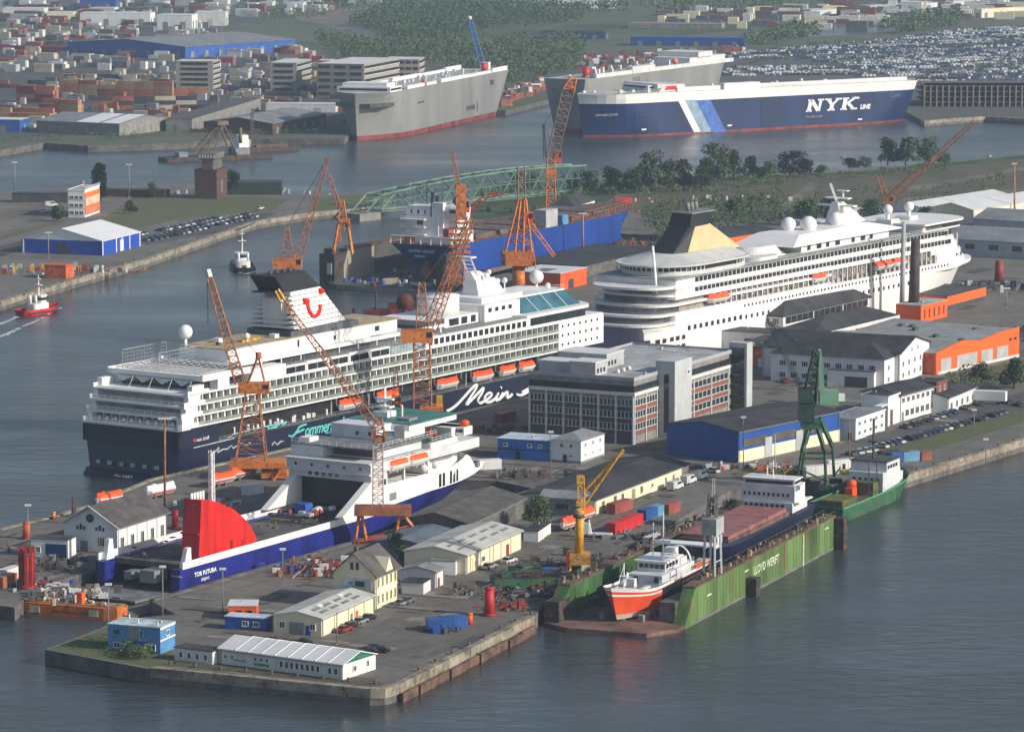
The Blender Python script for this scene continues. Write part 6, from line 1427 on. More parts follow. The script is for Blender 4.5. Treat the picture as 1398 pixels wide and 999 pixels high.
t, L, D, ro = building('warehouse', 'white-walled house with dark pyramid roof by the bridge', 'house', (784,301), (812,292), (757,298), 6, 'hip', 4, PLASTER, ROOFD, ov=.5)
wins(t, 'R', L, D, spread(1,L-1,4), 1.5, 1.6, 1.8, 2)
# --- white sheds at right
t, L, D, ro = building('warehouse', 'long white-roofed warehouse with cream side wall, far right behind the liner bow', 'warehouse', (1329,304), (1440,286), (1262,301), 5.2, 'gx', 2.6, CREAM, ROOFW, ov=.3)
for k in range(12): doorp(t, 'R', L*(k+.5)/12, 0, L/14, 4.0, OFFW)
t, L, D, ro = building('warehouse', 'pale blue-grey warehouse bay adjoining the long white-roofed warehouse', 'warehouse', (1262,301), (1380,282), (1215,297), 5.0, 'gx', 2.0, PLASTER, ROOFW, ov=.3)
t, L, D, ro = building('warehouse', 'wide grey shed with row of dark openings near the liner bow', 'warehouse', (1440,356), (1500,340), (1288,345), 6.2, 'gy', 3.0, mat('shed_pale_grey', (.42,.44,.46), .7, var=.08), ROOFG, ov=.4)
for k in range(5): b = B(); y = D*(k+.4)/5; b.box(-.14,y,2.8,-.02,y+D*.08,4.8); b.to('dark_opening', DGREY, t)
b = B(); b.box(-.14,D*.30,0,-.02,D*.36,4.6); b.to('door', LGREY, t)
t, L, D, ro = building('warehouse', 'second grey roofed shed behind the wide grey shed, far right', 'warehouse', (1420,318), (1460,310), (1320,314), 4.2, 'gy', 3.4, mat('shed_pale_grey', (.42,.44,.46)), ROOFG, ov=.4)
for i, (N_, R_, L__, h, m, lab) in enumerate((((1158,300),(1190,294),(1120,300),3,ROOFW,'small white flat shed among bushes behind the liner bridge'),((1230,300),(1246,296),(1170,298),3,ROOFG,'grey-green low shed behind the rusty crane at right'),((1120,312),(1150,306),(1080,310),2.6,ROOFW,'long low white hut left of the bushes behind the liner'))):
    building('hut', lab, 'hut', N_, R_, L__, h, 'flat', 0, PLASTER, m, para=0)
# --- tent on the lock strip
TB = mat('tent_blue', (.015,.07,.42), .55, var=.06)
t, L, D, ro = building('storage_tent', 'white-roofed storage tent with royal blue walls on the lock strip', 'tent', (140,349), (192,336), (25,346), 5.6, 'gx', 4.4, TB, mat('tent_fabric_white', (.74,.75,.76), .5, var=.03), mat('tent_fabric_white', (.74,.75,.76)), ov=.3)
b = B()
for x, y in ((-.1,-.1),(L*.97,-.1),(-.1,D*.97),(L*.35,-.1),(L*.5,-.1),(L*.7,-.1)): b.box(x-.15,y-.05,0,x+.6,y+.5 if y > 1 else y+.1,5.6)
b.split('white_post', WHITE, t)
doorp(t, 'R', L*.5, 0, 3.6, 4.6, OFFW); b = B(); b.box(-.2,D*.42,0,-.02,D*.55,4.6); b.to('open_doorway', DGREY, t)
# control tower
t, L, D, ro = building('control_tower', 'white port control tower with an orange billboard side, behind the tent', 'tower', (116,297), (136,290), (98,295), 11.8, 'flat', 0, PLASTER, mat('pink_roof', (.5,.35,.33), .7), para=.4)
for z in (1.2,4.4,7.8): wins(t, 'L', L, D, spread(.5, D-.5, 3), z, 1.8, 1.6, 2)
b = B(); b.box(.2,-.3,1,L-.2,-.04,10.6); b.to('billboard', mat('billboard_orange', (.85,.20,.02), .5), t)
b = B(); b.box(.6,-.36,5,L-1,-.3,8.4); b.to('billboard_print', mat('billboard_pale', (.8,.55,.40), .6), t); b = B(); b.box(.6,-.36,1.6,L-1,-.3,3.6); b.to('billboard_print', mat('billboard_pink', (.75,.2,.15), .6), t)
b = B(); b.rail([(0,-.4,12.2),(L,-.4,12.2)], 1, 1.5, .1); b.to('roof_railing', OFFW, t)
b = B(); b.tube((L/2,D/2,11.8),(L/2,D/2,15),.2); b.to('roof_mast', OFFW, t)
# brick lookout tower
t, L, D, ro = building('brick_tower', 'dark red brick tower with a narrower lookout storey beside the far channel', 'tower', (296,272), (310,268), (267,271), 13, 'flat', 0, DBRICK, ROOFD, para=.3)
b = B(); b.box(1,2,13.2,L-1,D-3,20); b.to('lookout_storey', DCONC, t)
b = B(); b.box(.4,1,18,L-.4,D-2,20.6); b.to('lookout_gallery', mat('lookout_olive', (.16,.16,.13), .7), t)
for k in range(6): b = B(); y = 1.5+(D-4)*k/5; b.box(.25,y-.3,18.5,.42,y+.3,20); b.to('lookout_window', OFFW, t)
wins(t, 'R', L, D, [L*.5], 3, 1.2, 5, 1)
t, L, D, ro = building('warehouse', 'long dark green low store right of the brick tower', 'warehouse', (384,266), (386,262), (312,262), 5.4, 'flat', 0, mat('dark_green_hoarding', (.025,.05,.03), .8), ROOFD, para=0)
t, L, D, ro = building('warehouse', 'low dark lock building along the waterside, far left', 'warehouse', (225,270), (232,268), (150,262), 3, 'flat', 0, DBRICK, ROOFD, para=0)
t, L, D, ro = building('warehouse', 'low black quay shed beside the moored white motorboat', 'warehouse', (92,277), (96,275), (26,272), 4, 'flat', 0, DGREY, ROOFD, para=0)
t, L, D, ro = building('orange_cabin', 'orange container-like machinery house on the left quay', 'site cabin', (90,381), (101,378), (72,377), 5, 'flat', 0, mat('rust_orange', (.62,.13,.04), .6, rust=.3), mat('rust_orange', (.62,.13,.04)), para=0)
# --- far bank buildings: (N, R, L/depth, h, roof, rh, wall, roofmat, label)
CW = mat('far_office_concrete', (.36,.33,.29), .8, var=.1)
def slab(label, N, Rr, Lf, h, fl, m=CW, cols=4, rcols=4, name='office_tower', top=None):
    t, L, D, ro = building(name, label, 'office building', N, Rr, Lf, h, 'flat', 0, m, OFFW, para=.3)
    for f in range(fl):
        z = h*(f+.35)/fl
        for k in range(cols):
            b = B(); y = D*(k+.5)/cols; w_ = D/cols*.36; b.box(-.2,y-w_,z,-.02,y+w_,z+h/fl*.45); b.to('window', GLASS, t)
        if f % 1 == 0:
            b = B(); b.box(1,-.2,z,L-1,-.02,z+h/fl*.4); b.to('window_band', GLASS, t)
            b = B(); b.box(0,-.5,z-.5,L,-.2,z-.05); b.to('balcony_band', OFFW, t)
    return t, L, D
slab('beige office tower nearer the left, with a pale roof edge, on the far bank', (291,127), (301,124), (256,122), 20, 6, cols=1, rcols=1)
slab('grey-beige office tower with dark top band, middle of the far bank row', (405,127), (425,121), (378,124), 19, 5, cols=1)
b = None
t, L, D = slab('long beige office block behind the grey car carrier', (497,134), (545,124), (456,128), 21, 5, cols=3)
t, L, D = slab('pale office block with striped balconies right of the long beige block', (572,124), (580,120), (532,120), 20, 5, cols=5)
t, L, D, ro = building('red_building', 'dark red windowless tower at the left of the long beige office block', 'building', (452,128), (458,126), (443,125), 21, 'flat', 0, mat('tower_dark_red', (.28,.02,.035), .7), OFFW, para=0)
for (N_, R_, L__, h, rf, rh, w_, r_, lab, nm) in (
    ((163,186),(237,177),(50,181),6.5,'gy',3.2,CONC,ROOFG,'broad grey quay shed on the far left bank','warehouse'),
    ((262,180),(356,150),(238,176),7,'flat',0,CONC,ROOFM,'open-sided brown-roofed transit shed behind the pale shed','warehouse'),
    ((372,184),(445,170),(308,176),6,'gx',3.0,DBRICK,ROOFG,'brick transit shed with grey roof near the grey carrier bow','warehouse'),
    ((458,154),(462,152),(375,148),5,'flat',0,OFFW,ROOFW,'low white shed behind the brick transit shed','warehouse'),
    ((253,81),(404,70),(180,68),9,'gx',4,SBLUE,ROOFG,'large blue hall with curved grey roof, upper left','warehouse'),
    ((243,76),(246,74),(188,66),7,'flat',0,MGREY,ROOFG,'dark lean-to with pale roof at the end of the large blue hall','warehouse'),
    ((158,17),(166,14),(115,15),14,'flat',0,mat('hall_blue',(.018,.075,.32)),OFFW,'deep blue box building at the top edge, left','warehouse'),
    ((205,36),(212,34),(108,36),11,'flat',0,PLASTER,ROOFW,'cream-white warehouse below the deep blue box building','warehouse'),
    ((262,42),(270,40),(213,42),13,'flat',0,PLASTER,ROOFW,'white cube warehouse with blue corner, upper left','warehouse'),
    ((308,36),(312,34),(262,38),12,'flat',0,OFFW,ROOFW,'white warehouse with broken roofline right of the white cube','warehouse'),
    ((60,26),(66,24),(10,24),9,'flat',0,OFFW,ROOFW,'white silo-like block at the far left top','warehouse'),
    ((100,27),(104,25),(66,26),6,'flat',0,CREAM,ROOFW,'cream low block beside the white silo-like block','warehouse'),
    ((27,181),(40,178),(-20,180),7,'flat',0,SBLUE,OFFW,'blue quay building at the far left edge','warehouse'),
    ((1015,64),(1020,62),(862,62),6.5,'flat',0,mat('hall_blue',(.018,.075,.32)),mat('hall_blue',(.018,.075,.32)),'long royal blue hall beyond the car carriers','warehouse'),
    ((826,54),(832,52),(748,50),6,'flat',0,mat('slate_blue_wall', (.04,.07,.14), .7),ROOFD,'dark slate shed left of the long royal blue hall','warehouse'),
    ((985,40),(990,38),(830,48),4,'flat',0,mat('tan_wall', (.30,.24,.18), .8),ROOFG,'long low tan depot behind the royal blue hall','warehouse'),
    ((838,12),(842,10),(700,12),7,'flat',0,PLASTER,ROOFW,'long white warehouse at the top edge, centre','warehouse'),
    ((1065,24),(1400,2),(955,28),4,'flat',0,OFFW,ROOFW,'low white strip building above the car park, upper right','warehouse'),
    ((1340,25),(1440,20),(1320,25),8,'flat',0,CREAM,ROOFW,'cream warehouse at the top right corner','warehouse'),
    ((1258,14),(1262,12),(1230,14),7,'flat',0,OFFW,ROOFW,'white block house upper right beside trees','warehouse'),
    ((1170,22),(1176,20),(1150,21),5,'flat',0,OFFW,ROOFG,'small white house by the pond, upper right','house')):
    t, L, D, ro = building(nm, lab, 'house' if nm == 'house' else 'warehouse', N_, R_, L__, h, rf, rh, w_, r_, para=0)
    for k in range(max(1, min(8, int(D/14)))):
        b = B(); y = D*(k+.5)/max(1, min(8, int(D/14))); b.box(-.2,y-2,0,-.02,y+2,h*.55); b.to('door', MGREY if w_ != OFFW else LGREY, t)
    if L > 15:
        for k in range(min(8, int(L/12))): b = B(); x = L*(k+.5)/min(8, int(L/12)); b.box(x-2,-.2,0,x+2,-.02,h*.6); b.to('door', MGREY, t)
b = B()
p = G(108,160); t = thing('warehouse_roof_light', 'bright white roof panels on the broad grey quay shed', 'roof panels', (p.x, p.y, 3), 0)
bpy.data.objects.remove(t)
ws = [o for o in bpy.data.objects if o.get('label') == 'broad grey quay shed on the far left bank'][0]
wr = [o for o in bpy.data.objects if o.parent == ws and o.name.startswith('roof')][0]
wv = [tuple(v.co) for v in wr.data.vertices]; wx = max(v[0] for v in wv)-.5; wy = max(v[1] for v in wv)
for y0, y1 in ((0,.22),(.25,.52)):
    for s in (0, 1):
        b = B(); xa, xb_ = (.3, wx/2) if s == 0 else (wx/2, wx-.3); za, zb_ = (6.9, 10.1) if s == 0 else (10.1, 6.9)
        b.add([(xa,wy*y0+.3,za),(xb_,wy*y0+.3,zb_),(xb_,wy*y1,zb_),(xa,wy*y1,za)], [(0,1,2,3)]); b.to('bright_roof_panel', mat('white_roof_panel', (.8,.8,.8), .4, var=.02), wr)
# multi-storey car racks at the right edge and parapet walls
p = G(1262,146); q = G(1420,146); L = (q-p).length
t = thing('parking_structure', 'long open multi-storey car park with pale columns at the right edge, beyond the channel', 'car park building', (p.x, p.y, LZ), 0)
for f in range(4): b = B(); b.box(0,0,3.2*f+2.6,L,50,3.2*f+3.2); b.to('parking_deck', DCONC, t)
for k in range(20): b = B(); x = L*k/19; b.box(x-.4,-.4,0,x+.4,.4,13); b.to('pale_column', mat('tan_wall', (.30,.24,.18)), t)
b = B(); b.box(0,12,0,L,12.5,12.4); b.to('inner_wall', DGREY, t)
b = B()
for f in range(4):
    for k in range(90): b.m = random.randrange(3); x = L*k/90; b.box(x,1.5,3.2*f+3.2 if f < 4 else 0,x+1.6,5.5,3.2*f+4.6)
b.to('parked_car_row', [WHITE, DGREY, LGREY], t, kind='stuff')
# green truss swing bridge
p = G(497,296); q = G(786,272); d = q-p; L = d.length
p = G(520,290); q = G(800,262)
t = thing('truss_bridge', 'pale green steel truss bridge with curved top chord over the channel', 'bridge', (p.x, p.y, LZ), math.atan2((q-p).y, (q-p).x))
L = (q-p).length; n = 14; Wd = 9
def topz(u): return 5+6.8*math.sin(math.pi*min(1, max(0, u*.62+.05)))**.9
b = B(); b.box(0,0,.2,L,Wd,1.2); b.to('bridge_deck', mat('bridge_deck_concrete', (.38,.38,.35), .8), t)
for side, y in enumerate((0, Wd)):
    b = B()
    for k in range(n):
        u0, u1 = k/n, (k+1)/n; x0, x1 = L*u0, L*u1; z0, z1 = 1+topz(u0), 1+topz(u1)
        b.bar((x0,y,z0),(x1,y,z1),1.0); b.bar((x0,y,1),(x1,y,1),.9); b.bar((x0,y,1),(x0,y,z0),.7)
        b.bar(((x0,y,z0) if k % 2 else (x0,y,1)),((x1,y,1) if k % 2 else (x1,y,z1)),.6)
        b.bar(((x0+x1)/2,y,1),((x0+x1)/2,y,(z0+z1)/2),.35); b.bar((x0,y,(1+z0)/2),(x1,y,(1+z1)/2),.35)
    b.bar((L,y,1),(L,y,1+topz(1)),.7); b.bar((0,y,1+topz(0)),(-9,y,.6),.8); b.to('truss_side', PGREEN, t)
b = B()
for k in range(n+1): b.bar((L*k/n,0,1+topz(k/n)),(L*k/n,Wd,1+topz(k/n)),.5)
b.to('top_bracing', PGREEN, t, kind='stuff')
b = B(); b.box(-14,-1,-6,-1,Wd+1,.2); b.box(L*.62,1,-3,L*.62+3,Wd-1,.2); b.split('bridge_pier', CONC, t)
# ================================================================ CRANES, MASTS
class CF:
    """crane frame: photo points at the crane's own distance"""
    def __init__(s, name, label, cat, px, py, z=LZ, group=None):
        p = G(px, py, z); s.Y = p.y; s.X = p.x; s.z = z; s.t = thing(name, label, cat, (p.x, p.y, z), 0, group)
    def __call__(s, px, py, dy=0):
        x, zz = V(px, py, s.Y+dy); return Vector((x-s.X, dy, zz-s.z))
def legs(b, c, feet, top, w, dy=5):
    for f, tp in zip(feet, top):
        for sg in (-1, 1): b.bar(c(*f, 0)+Vector((0, sg*dy, 0)), c(*tp, 0)+Vector((0, sg*dy*.35, 0)), w)
def jib(c, a, e, w0, w1, n, m, name='jib', t=.35, t2=.2, dy=0):
    p = c(*a); q = c(*e)+Vector((0,dy,0)); b = B(); b.truss(p, q, w0, w1, n, t, t2); o = b.to(name, m, c.t); return p, q
def cable(c, pts, parent=None, name='cable', r=.09):
    b = B()
    for a, e in zip(pts, pts[1:]): b.tube(a, e, r, 4)
    b.to(name, DGREY, c.t)
def cabin(c, x0, y0, x1, y1, m, name='machine_house', d=4, glass=True):
    a = c(x0, y1); e = c(x1, y0); b = B(); b.box(a.x, -d/2, a.z, e.x, d/2, e.z); b.to(name, m, c.t)
    if glass: b = B(); b.box(e.x-1.6,-d/2-.1,a.z+(e.z-a.z)*.45,e.x-.2,-d/2-.01,e.z-.3); b.to('cab_window', GLASS, c.t)
OCR = mat('orange_crane_house', (.66,.20,.04), .6, var=.15, scale=.5, rust=.45)
# left quay crane
c = CF('quay_crane', 'rusty lattice portal crane beside the cruise ship stern, jib leaning left to a pale tip', 'crane', 345, 652)
b = B(); legs(b, c, [(318,652),(374,652)], [(325,628),(368,628)], .7, 4); b.box(c(308,0).x,-4.5,c(0,636).z,c(386,0).x,4.5,c(0,628).z)
b.bar(c(374,652)+Vector((0,-4,0)),c(388,630)+Vector((0,-4,0)),.6); b.to('portal', OCR, c.t)
b = B(); b.box(c(352,0).x,-3.5,c(0,650).z,c(388,0).x,3.5,c(0,640).z); b.to('driver_platform', OCR, c.t)
b = B(); b.truss(c(343,630), c(344,536), 8, 3.2, 7, .4, .24); b.to('lattice_tower', CRANED, c.t)
cabin(c, 326,522,368,536, OCR)
b = B(); b.bar(c(338,524,-1),c(352,487),.45); b.bar(c(338,524,1),c(352,487),.45); b.bar(c(362,524),c(353,487),.4); b.tube(c(353,489),c(353,481),.8,6); b.to('a_frame', CRANED, c.t)
p, q = jib(c, (328,522), (286,378), 2.6, 1.3, 16, CRANED); b = B(); b.bar(q, c(283,368), 1.2); b.to('jib_tip', OFFW, c.t)
cable(c, [c(353,486), c(300,425), q]); cable(c, [c(283,368), c(284,442)], name='hoist_rope')
# middle quay crane
c = CF('quay_crane', 'tall brown lattice tower crane between the cruise ship and ferry, jib crossing to the right', 'crane', 585, 592)
b = B(); legs(b, c, [(563,592),(611,592)], [(575,556),(600,556)], .8, 4.5); b.box(c(572,0).x,-4,c(0,562).z,c(603,0).x,4,c(0,554).z); b.to('portal', OCR, c.t)
b = B(); b.truss(c(577,560), c(576,468), 5.0, 4.4, 8, .42, .26); b.to('lattice_tower', CRANED, c.t)
cabin(c, 548,450,591,466, OCR, d=6)
b = B(); b.truss(c(576,452), c(576,385), 3.4, 1.6, 6, .35, .22); b.to('a_frame', CRANED, c.t)
jib(c, (588,446), (643,300), 3.0, 1.6, 14, CRANED, dy=6); cable(c, [c(576,386), c(643,300,6)])
cabin(c, 596,540,604,556, YELLOW, 'orange_locker', 2, False)
# floating hammerhead behind the funnel
c = CF('floating_crane', 'orange slewing crane rising behind the black-topped funnel with long jib to the right', 'crane', 397, 474, 0)
b = B(); b.box(-9,-6,-1,9,6,2); b.to('pontoon', STEELB, c.t)
b = B(); b.tube((0,0,2), c(397,366), 1.6, 10, 1.2); b.to('column', OCR, c.t)
cabin(c, 373,352,412,366, OCR, d=5)
b = B(); b.truss(c(393,353), c(392,310), 4.4, .9, 6, .35, .2); b.to('a_frame', CRANED, c.t)
jib(c, (407,352), (448,214), 2.6, .9, 16, CRANED); cable(c, [c(392,310), c(448,214)])
# dock crane far wall
c = CF('dock_crane', 'orange crane on the end of the dark rear floating dock, nearest the channel', 'crane', 468, 346, 12.8)
b = B(); legs(b, c, [(455,346),(481,346)], [(463,300),(474,300)], .8, 2.5); b.box(c(461,0).x,-2,c(0,303).z,c(476,0).x,2,c(0,299).z); b.to('portal', OCR, c.t)
cabin(c, 470,304,478,314, OCR, d=3); b = B(); b.truss(c(468,300), c(467,272), 3.0, 1.2, 5, .35, .22); b.to('lattice_tower', OCR, c.t)
b = B(); b.box(c(460,0).x,-1.5,c(0,330).z,c(464,0).x,1.5,c(0,306).z); b.to('ladder_cage', OCR, c.t)
jib(c, (464,285), (449,238), 1.4, .7, 8, CRANED); cable(c, [c(467,272), c(449,238)])
# crane on the near dock tower
c = CF('dock_crane', 'rust-orange crane over the blue ship stern with thin upright jib and red side arm', 'crane', 628, 392, 3)
b = B(); b.truss(c(622,388), c(631,300), 5.5, 3.6, 8, .5, .3); b.to('lattice_tower', CRANE, c.t)
b = B(); b.box(c(622,0).x,-2,c(0,300).z,c(636,0).x,2,c(0,252).z); b.to('machine_column', CRANE, c.t)
cabin(c, 630,274,641,290, ORANGE, d=3)
jib(c, (626,258), (617,206), 1.8, .8, 8, CRANED); b = B(); b.truss(c(640,288), c(664,268), 2.0, 1.4, 4, .5, .3); b.truss(c(664,268), c(688,263), 1.4, .9, 4, .4, .25); b.to('side_arm', mat('red_brown_arm', (.42,.08,.05), .6, rust=.3), c.t)
b = B()
for k in range(6): z = c(0,345-8*k).z; b.box(-4,-3,z,4,3,z+.3)
b.to('platform', CRANE, c.t, kind='stuff')
# big orange portal behind the radar mast
c = CF('portal_crane', 'large orange lattice crane behind the cruise ship mast, its upright jib braced with blocks', 'crane', 708, 402)
b = B(); b.tube((0,0,0), c(708,362), 2.3, 12); b.to('pillar', OCR, c.t)
cabin(c, 686,343,727,362, OCR, d=7, glass=False); b = B(); b.box(c(684,0).x,-4,c(0,345).z,c(690,0).x,4,c(0,361).z); b.to('counterweight', STEELB, c.t)
b = B()
for x0, x1 in ((690,708),(703,711),(714,716),(726,718)):
    for s in (-2.4,2.4): b.bar(c(x0,343)+Vector((0,s,0)), c(x1,272)+Vector((0,s*.3,0)), .55)
for y in (330,315,300,285): u = (343-y)/71; xa = 690+18*u; xb = 726-8*u; b.bar(c(xa,y),c(xb,y),.45); b.bar(c(xa,y),c(xb-2,y-14),.3); b.bar(c(xb,y),c(xa+3,y-14),.3)
b.to('a_frame', CRANE, c.t)
cabin(c, 716,290,728,304, ORANGE, 'hoist_house', 3)
b = B(); b.truss(c(712,272), c(712,228), 2.6, 2.4, 4, .55, .35); b.to('upright_jib', mat('grey_brown_jib', (.28,.2,.15), .7, rust=.3), c.t)
b = B(); b.truss(c(722,330), c(726,366), 2.4, 3, 4, .35, .25); b.truss(c(720,300), c(757,350), 1.4, 1.0, 5, .3, .2); b.to('side_brace', CRANE, c.t)
# tower crane at the bridge
c = CF('tower_crane', 'orange tower crane before the bridge, wide lattice jib crossing the dark blue carrier bow', 'crane', 752, 292)
b = B(); b.truss(c(752,290), c(752,212), 4.4, 3.0, 8, .6, .35); b.to('lattice_tower', CRANE, c.t); cabin(c, 757,206,767,222, ORANGE, d=3)
b = B(); b.box(c(746,0).x,-3,c(0,243).z,c(760,0).x,3,c(0,232).z); b.to('slewing_platform', CRANE, c.t)
jib(c, (754,214), (776,122), 4.6, 5.0, 10, mat('grey_brown_jib', (.28,.2,.15)), t=.45, t2=.28); b = B(); b.truss(c(776,124), c(783,106), 5, 2.5, 3, .8, .5); b.to('jib_head', CRANE, c.t)
jib(c, (744,215), (742,170), 1.2, .6, 5, STEELB, 'back_mast'); cable(c, [c(742,170), c(778,116)]); cable(c, [c(742,170), c(757,206)])
# right far crane
c = CF('luffing_crane', 'rusty crane behind the liner bow with a long jib reaching right over the fields', 'crane', 1211, 302)
b = B(); b.tube((0,0,0), c(1211,277), 2.6, 8, 1.8); b.to('pillar', mat('dull_rust_crane', (.34,.13,.06), .7, rust=.5), c.t); cabin(c, 1205,268,1219,279, mat('dull_rust_crane', (.34,.13,.06)), d=4)
jib(c, (1214,272), (1331,166), 3.4, 1.2, 22, mat('dull_rust_crane', (.34,.13,.06)), t=.4, t2=.24); b = B(); b.truss(c(1210,270), c(1199,240), 2.2, 1.6, 5, .4, .25); b.to('back_arm', CRANED, c.t); cable(c, [c(1199,240), c(1268,222)])
# green shipyard crane
c = CF('portal_crane', 'dark green portal crane with splayed legs and pale green house on the right quay', 'crane', 1112, 664)
DG = mat('dark_green_steel', (.022,.06,.035), .6, var=.3, scale=.4)
b = B()
for f, k_, tp in (((1083,668),(1093,612),(1104,580)),((1097,655),(1101,610),(1108,578)),((1126,672),(1124,612),(1114,578)),((1141,655),(1139,614),(1120,572))):
    dy = 5 if f[1] < 660 else -5
    b.bar(c(*f)+Vector((0,dy,0)), c(*k_)+Vector((0,dy,0)), .55); b.bar(c(*k_)+Vector((0,dy,0)), c(*tp)+Vector((0,dy*.3,0)), .9)
b.box(c(1100,0).x,-2.6,c(0,584).z,c(1126,0).x,2.6,c(0,574).z); b.to('portal_leg', GREENC, c.t)
b = B(); b.bar(c(1091,625,-5),c(1126,625,-5),.5); b.bar(c(1101,618,5),c(1139,618,5),.5); b.bar(c(1091,640,-5),c(1125,655,-5),.35); b.to('cross_tie', GREENC, c.t)
b = B(); b.box(c(1096,0).x,-3,c(0,574).z,c(1117,0).x,3,c(0,550).z); b.to('slewing_house', DG, c.t)
b = B(); b.box(c(1096,0).x,-2.6,c(0,548).z,c(1114,0).x,2.6,c(0,530).z); b.truss(c(1104,548), c(1115,478), 3.2, 1.4, 8, .55, .35); b.to('tower', DG, c.t)
cabin(c, 1118,532,1144,551, mat('pale_green_house', (.17,.33,.22), .6, var=.1), d=5, glass=False); b = B(); a = c(1144,546); b.box(a.x,-2,a.z,a.x+1.6,1,a.z+1.6); b.to('white_cab', WHITE, c.t)
b = B(); b.add([c(1117,476,-.8),c(1121,476,-.8),c(1126,533,-1.6),c(1118,533,-1.6),c(1117,476,.8),c(1121,476,.8),c(1126,533,1.6),c(1118,533,1.6)], [(0,1,2,3),(7,6,5,4),(0,4,5,1),(1,5,6,2),(2,6,7,3),(3,7,4,0)]); b.to('mast_blade', mat('pale_green_house', (.17,.33,.22)), c.t)
b = B(); b.truss(c(1114,484,2), c(1050,440,10), 1.2, .6, 12, .14, .1); b.truss(c(1098,540), c(1050,440,10), 1.2, .6, 14, .14, .1); b.to('luffing_jib', GREENC, c.t)
for k, (x, y) in enumerate(((1083,668),(1126,672),(1097,655),(1141,655))): b = B(); a = c(x, y, -5 if y > 660 else 5); b.box(a.x-1.6,a.y-1,0,a.x+1.6,a.y+1,1.2); b.to('bogie', DG, c.t)
# yellow crane
c = CF('pillar_crane', 'yellow pillar crane with twin-beam jib on the quay by the green dock', 'crane', 790, 788)
YB = mat('ochre_base', (.55,.28,.06), .6, var=.2, scale=.4, rust=.3)
b = B(); b.prism([(-2.6,-2.4),(2.6,-2.4),(2.6,2.4),(-2.6,2.4)], 3.2, 5.6); 
for sx in (-1,1):
    for sy in (-1,1): b.bar((sx*2.6,sy*2.2,0),(sx*1.9,sy*1.8,3.4),.8)
b.to('portal_base', YB, c.t)
b = B(); b.prism([(.6,-2.6),(2.8,-2.6),(2.0,-2.2),(.9,-2.2)], .1, 3.2); b.to('cream_leg_plate', CREAM, c.t)
b = B(); b.tube((0,0,5.4), c(792,695), 1.0, 14); b.to('column', YELLOW, c.t)
b = B(); b.truss(c(793,695), c(793,650), 1.6, 1.3, 5, .3, .2); b.box(c(788,0).x,-1,c(0,690).z,c(799,0).x,1,c(0,684).z); b.box(c(789,0).x,-.9,c(0,660).z,c(798,0).x,.9,c(0,649).z); b.to('top_mast', YELLOW, c.t)
b = B(); b.tube(c(797,691,-.6), c(848,617,-.6), .26, 6); b.tube(c(797,691,.8), c(848,617,.8), .26, 6); b.tube(c(796,672), c(849,616), .3, 6)
for u in (.3,.6,.8): a = c(797+51*u, 691-74*u); e = c(796+53*u, 672-56*u); b.bar(a, e, .22)
b.tube(c(845,622), c(851,614), .45, 6); b.to('jib', YELLOW, c.t)
cabin(c, 787,688,793,696, OFFW, 'cab', 1.6); b = B(); b.tube((0,0,c(0,706).z),(0,0,c(0,701).z),1.3,12); b.to('slewing_ring', DGREY, c.t)
b = B(); b.box(-2.9,-2.6,2.6,-2.0,-2.2,6.2); b.to('control_box', DRED, c.t)
# portal crane over the ferry
c = CF('portal_crane', 'rusty portal crane beside the ferry with white-brown lattice tower and long thin jib leaning left', 'crane', 517, 742)
b = B()
for x0, x1, y, xt in ((484,497,746,490),(500,504,738,494),(541,549,726,545),(563,556,718,551)):
    b.bar(c(x0,y), c(xt,703), .6)
b.bar(c(484,742),c(501,735),.3); b.bar(c(541,722),c(563,716),.3); b.to('portal_leg', OCR, c.t)
b = B(); a = c(484,702); e = c(561,690); b.box(a.x,-2.2,a.z,e.x,2.2,e.z); b.to('portal_beam', mat('rust_beam', (.33,.12,.06), .7, rust=.5), c.t)
b = B(); b.truss(c(516,691), c(516,600), 2.5, 2.2, 11, .26, .17); b.to('lattice_tower', mat('pale_rust_lattice', (.48,.36,.30), .7, rust=.5), c.t)
b = B(); b.truss(c(516,600), c(517,570), 3.6, 1.4, 4, .35, .25); b.box(c(508,0).x,-1.6,c(0,602).z,c(524,0).x,1.6,c(0,596).z); b.to('slewing_head', CRANED, c.t)
b = B(); a = c(524,592); b.box(a.x,-1.4,a.z-.4,a.x+4.6,1.4,a.z+.4); b.box(a.x+2.4,-1.5,a.z-1,a.x+4.8,1.5,a.z+1.8); b.to('counterweight', MGREY, c.t)
jib(c, (512,580), (386,410), 1.9, .9, 24, CRANED, t=.2, t2=.13); b = B(); a = c(386,410); e = c(378,396); b.truss(a, e, 1.0, .8, 3, .5, .3); b.to('jib_tip', YELLOW, c.t)
cable(c, [c(517,570), c(386,408)]); b = B(); b.tube((-5,0,.6),(8,2,2.5),.7,6); b.box(6,-1,1.5,9,2,3.4); b.to('spare_boom', mat('red_brown_arm', (.42,.08,.05)), c.t)
# small orange crane tops seen between the ship and ferry
c = CF('quay_crane', 'short brown derrick between the ferry mast and the navy hull', 'crane', 541, 588)
b = B(); legs(b, c, [(530,588),(552,588)], [(537,548),(545,548)], .5, 2); b.truss(c(541,548), c(540,500), 2, .7, 6, .25, .15); b.to('lattice_derrick', CRANED, c.t)
cabin(c, 535,540,548,550, OCR, d=2.5)
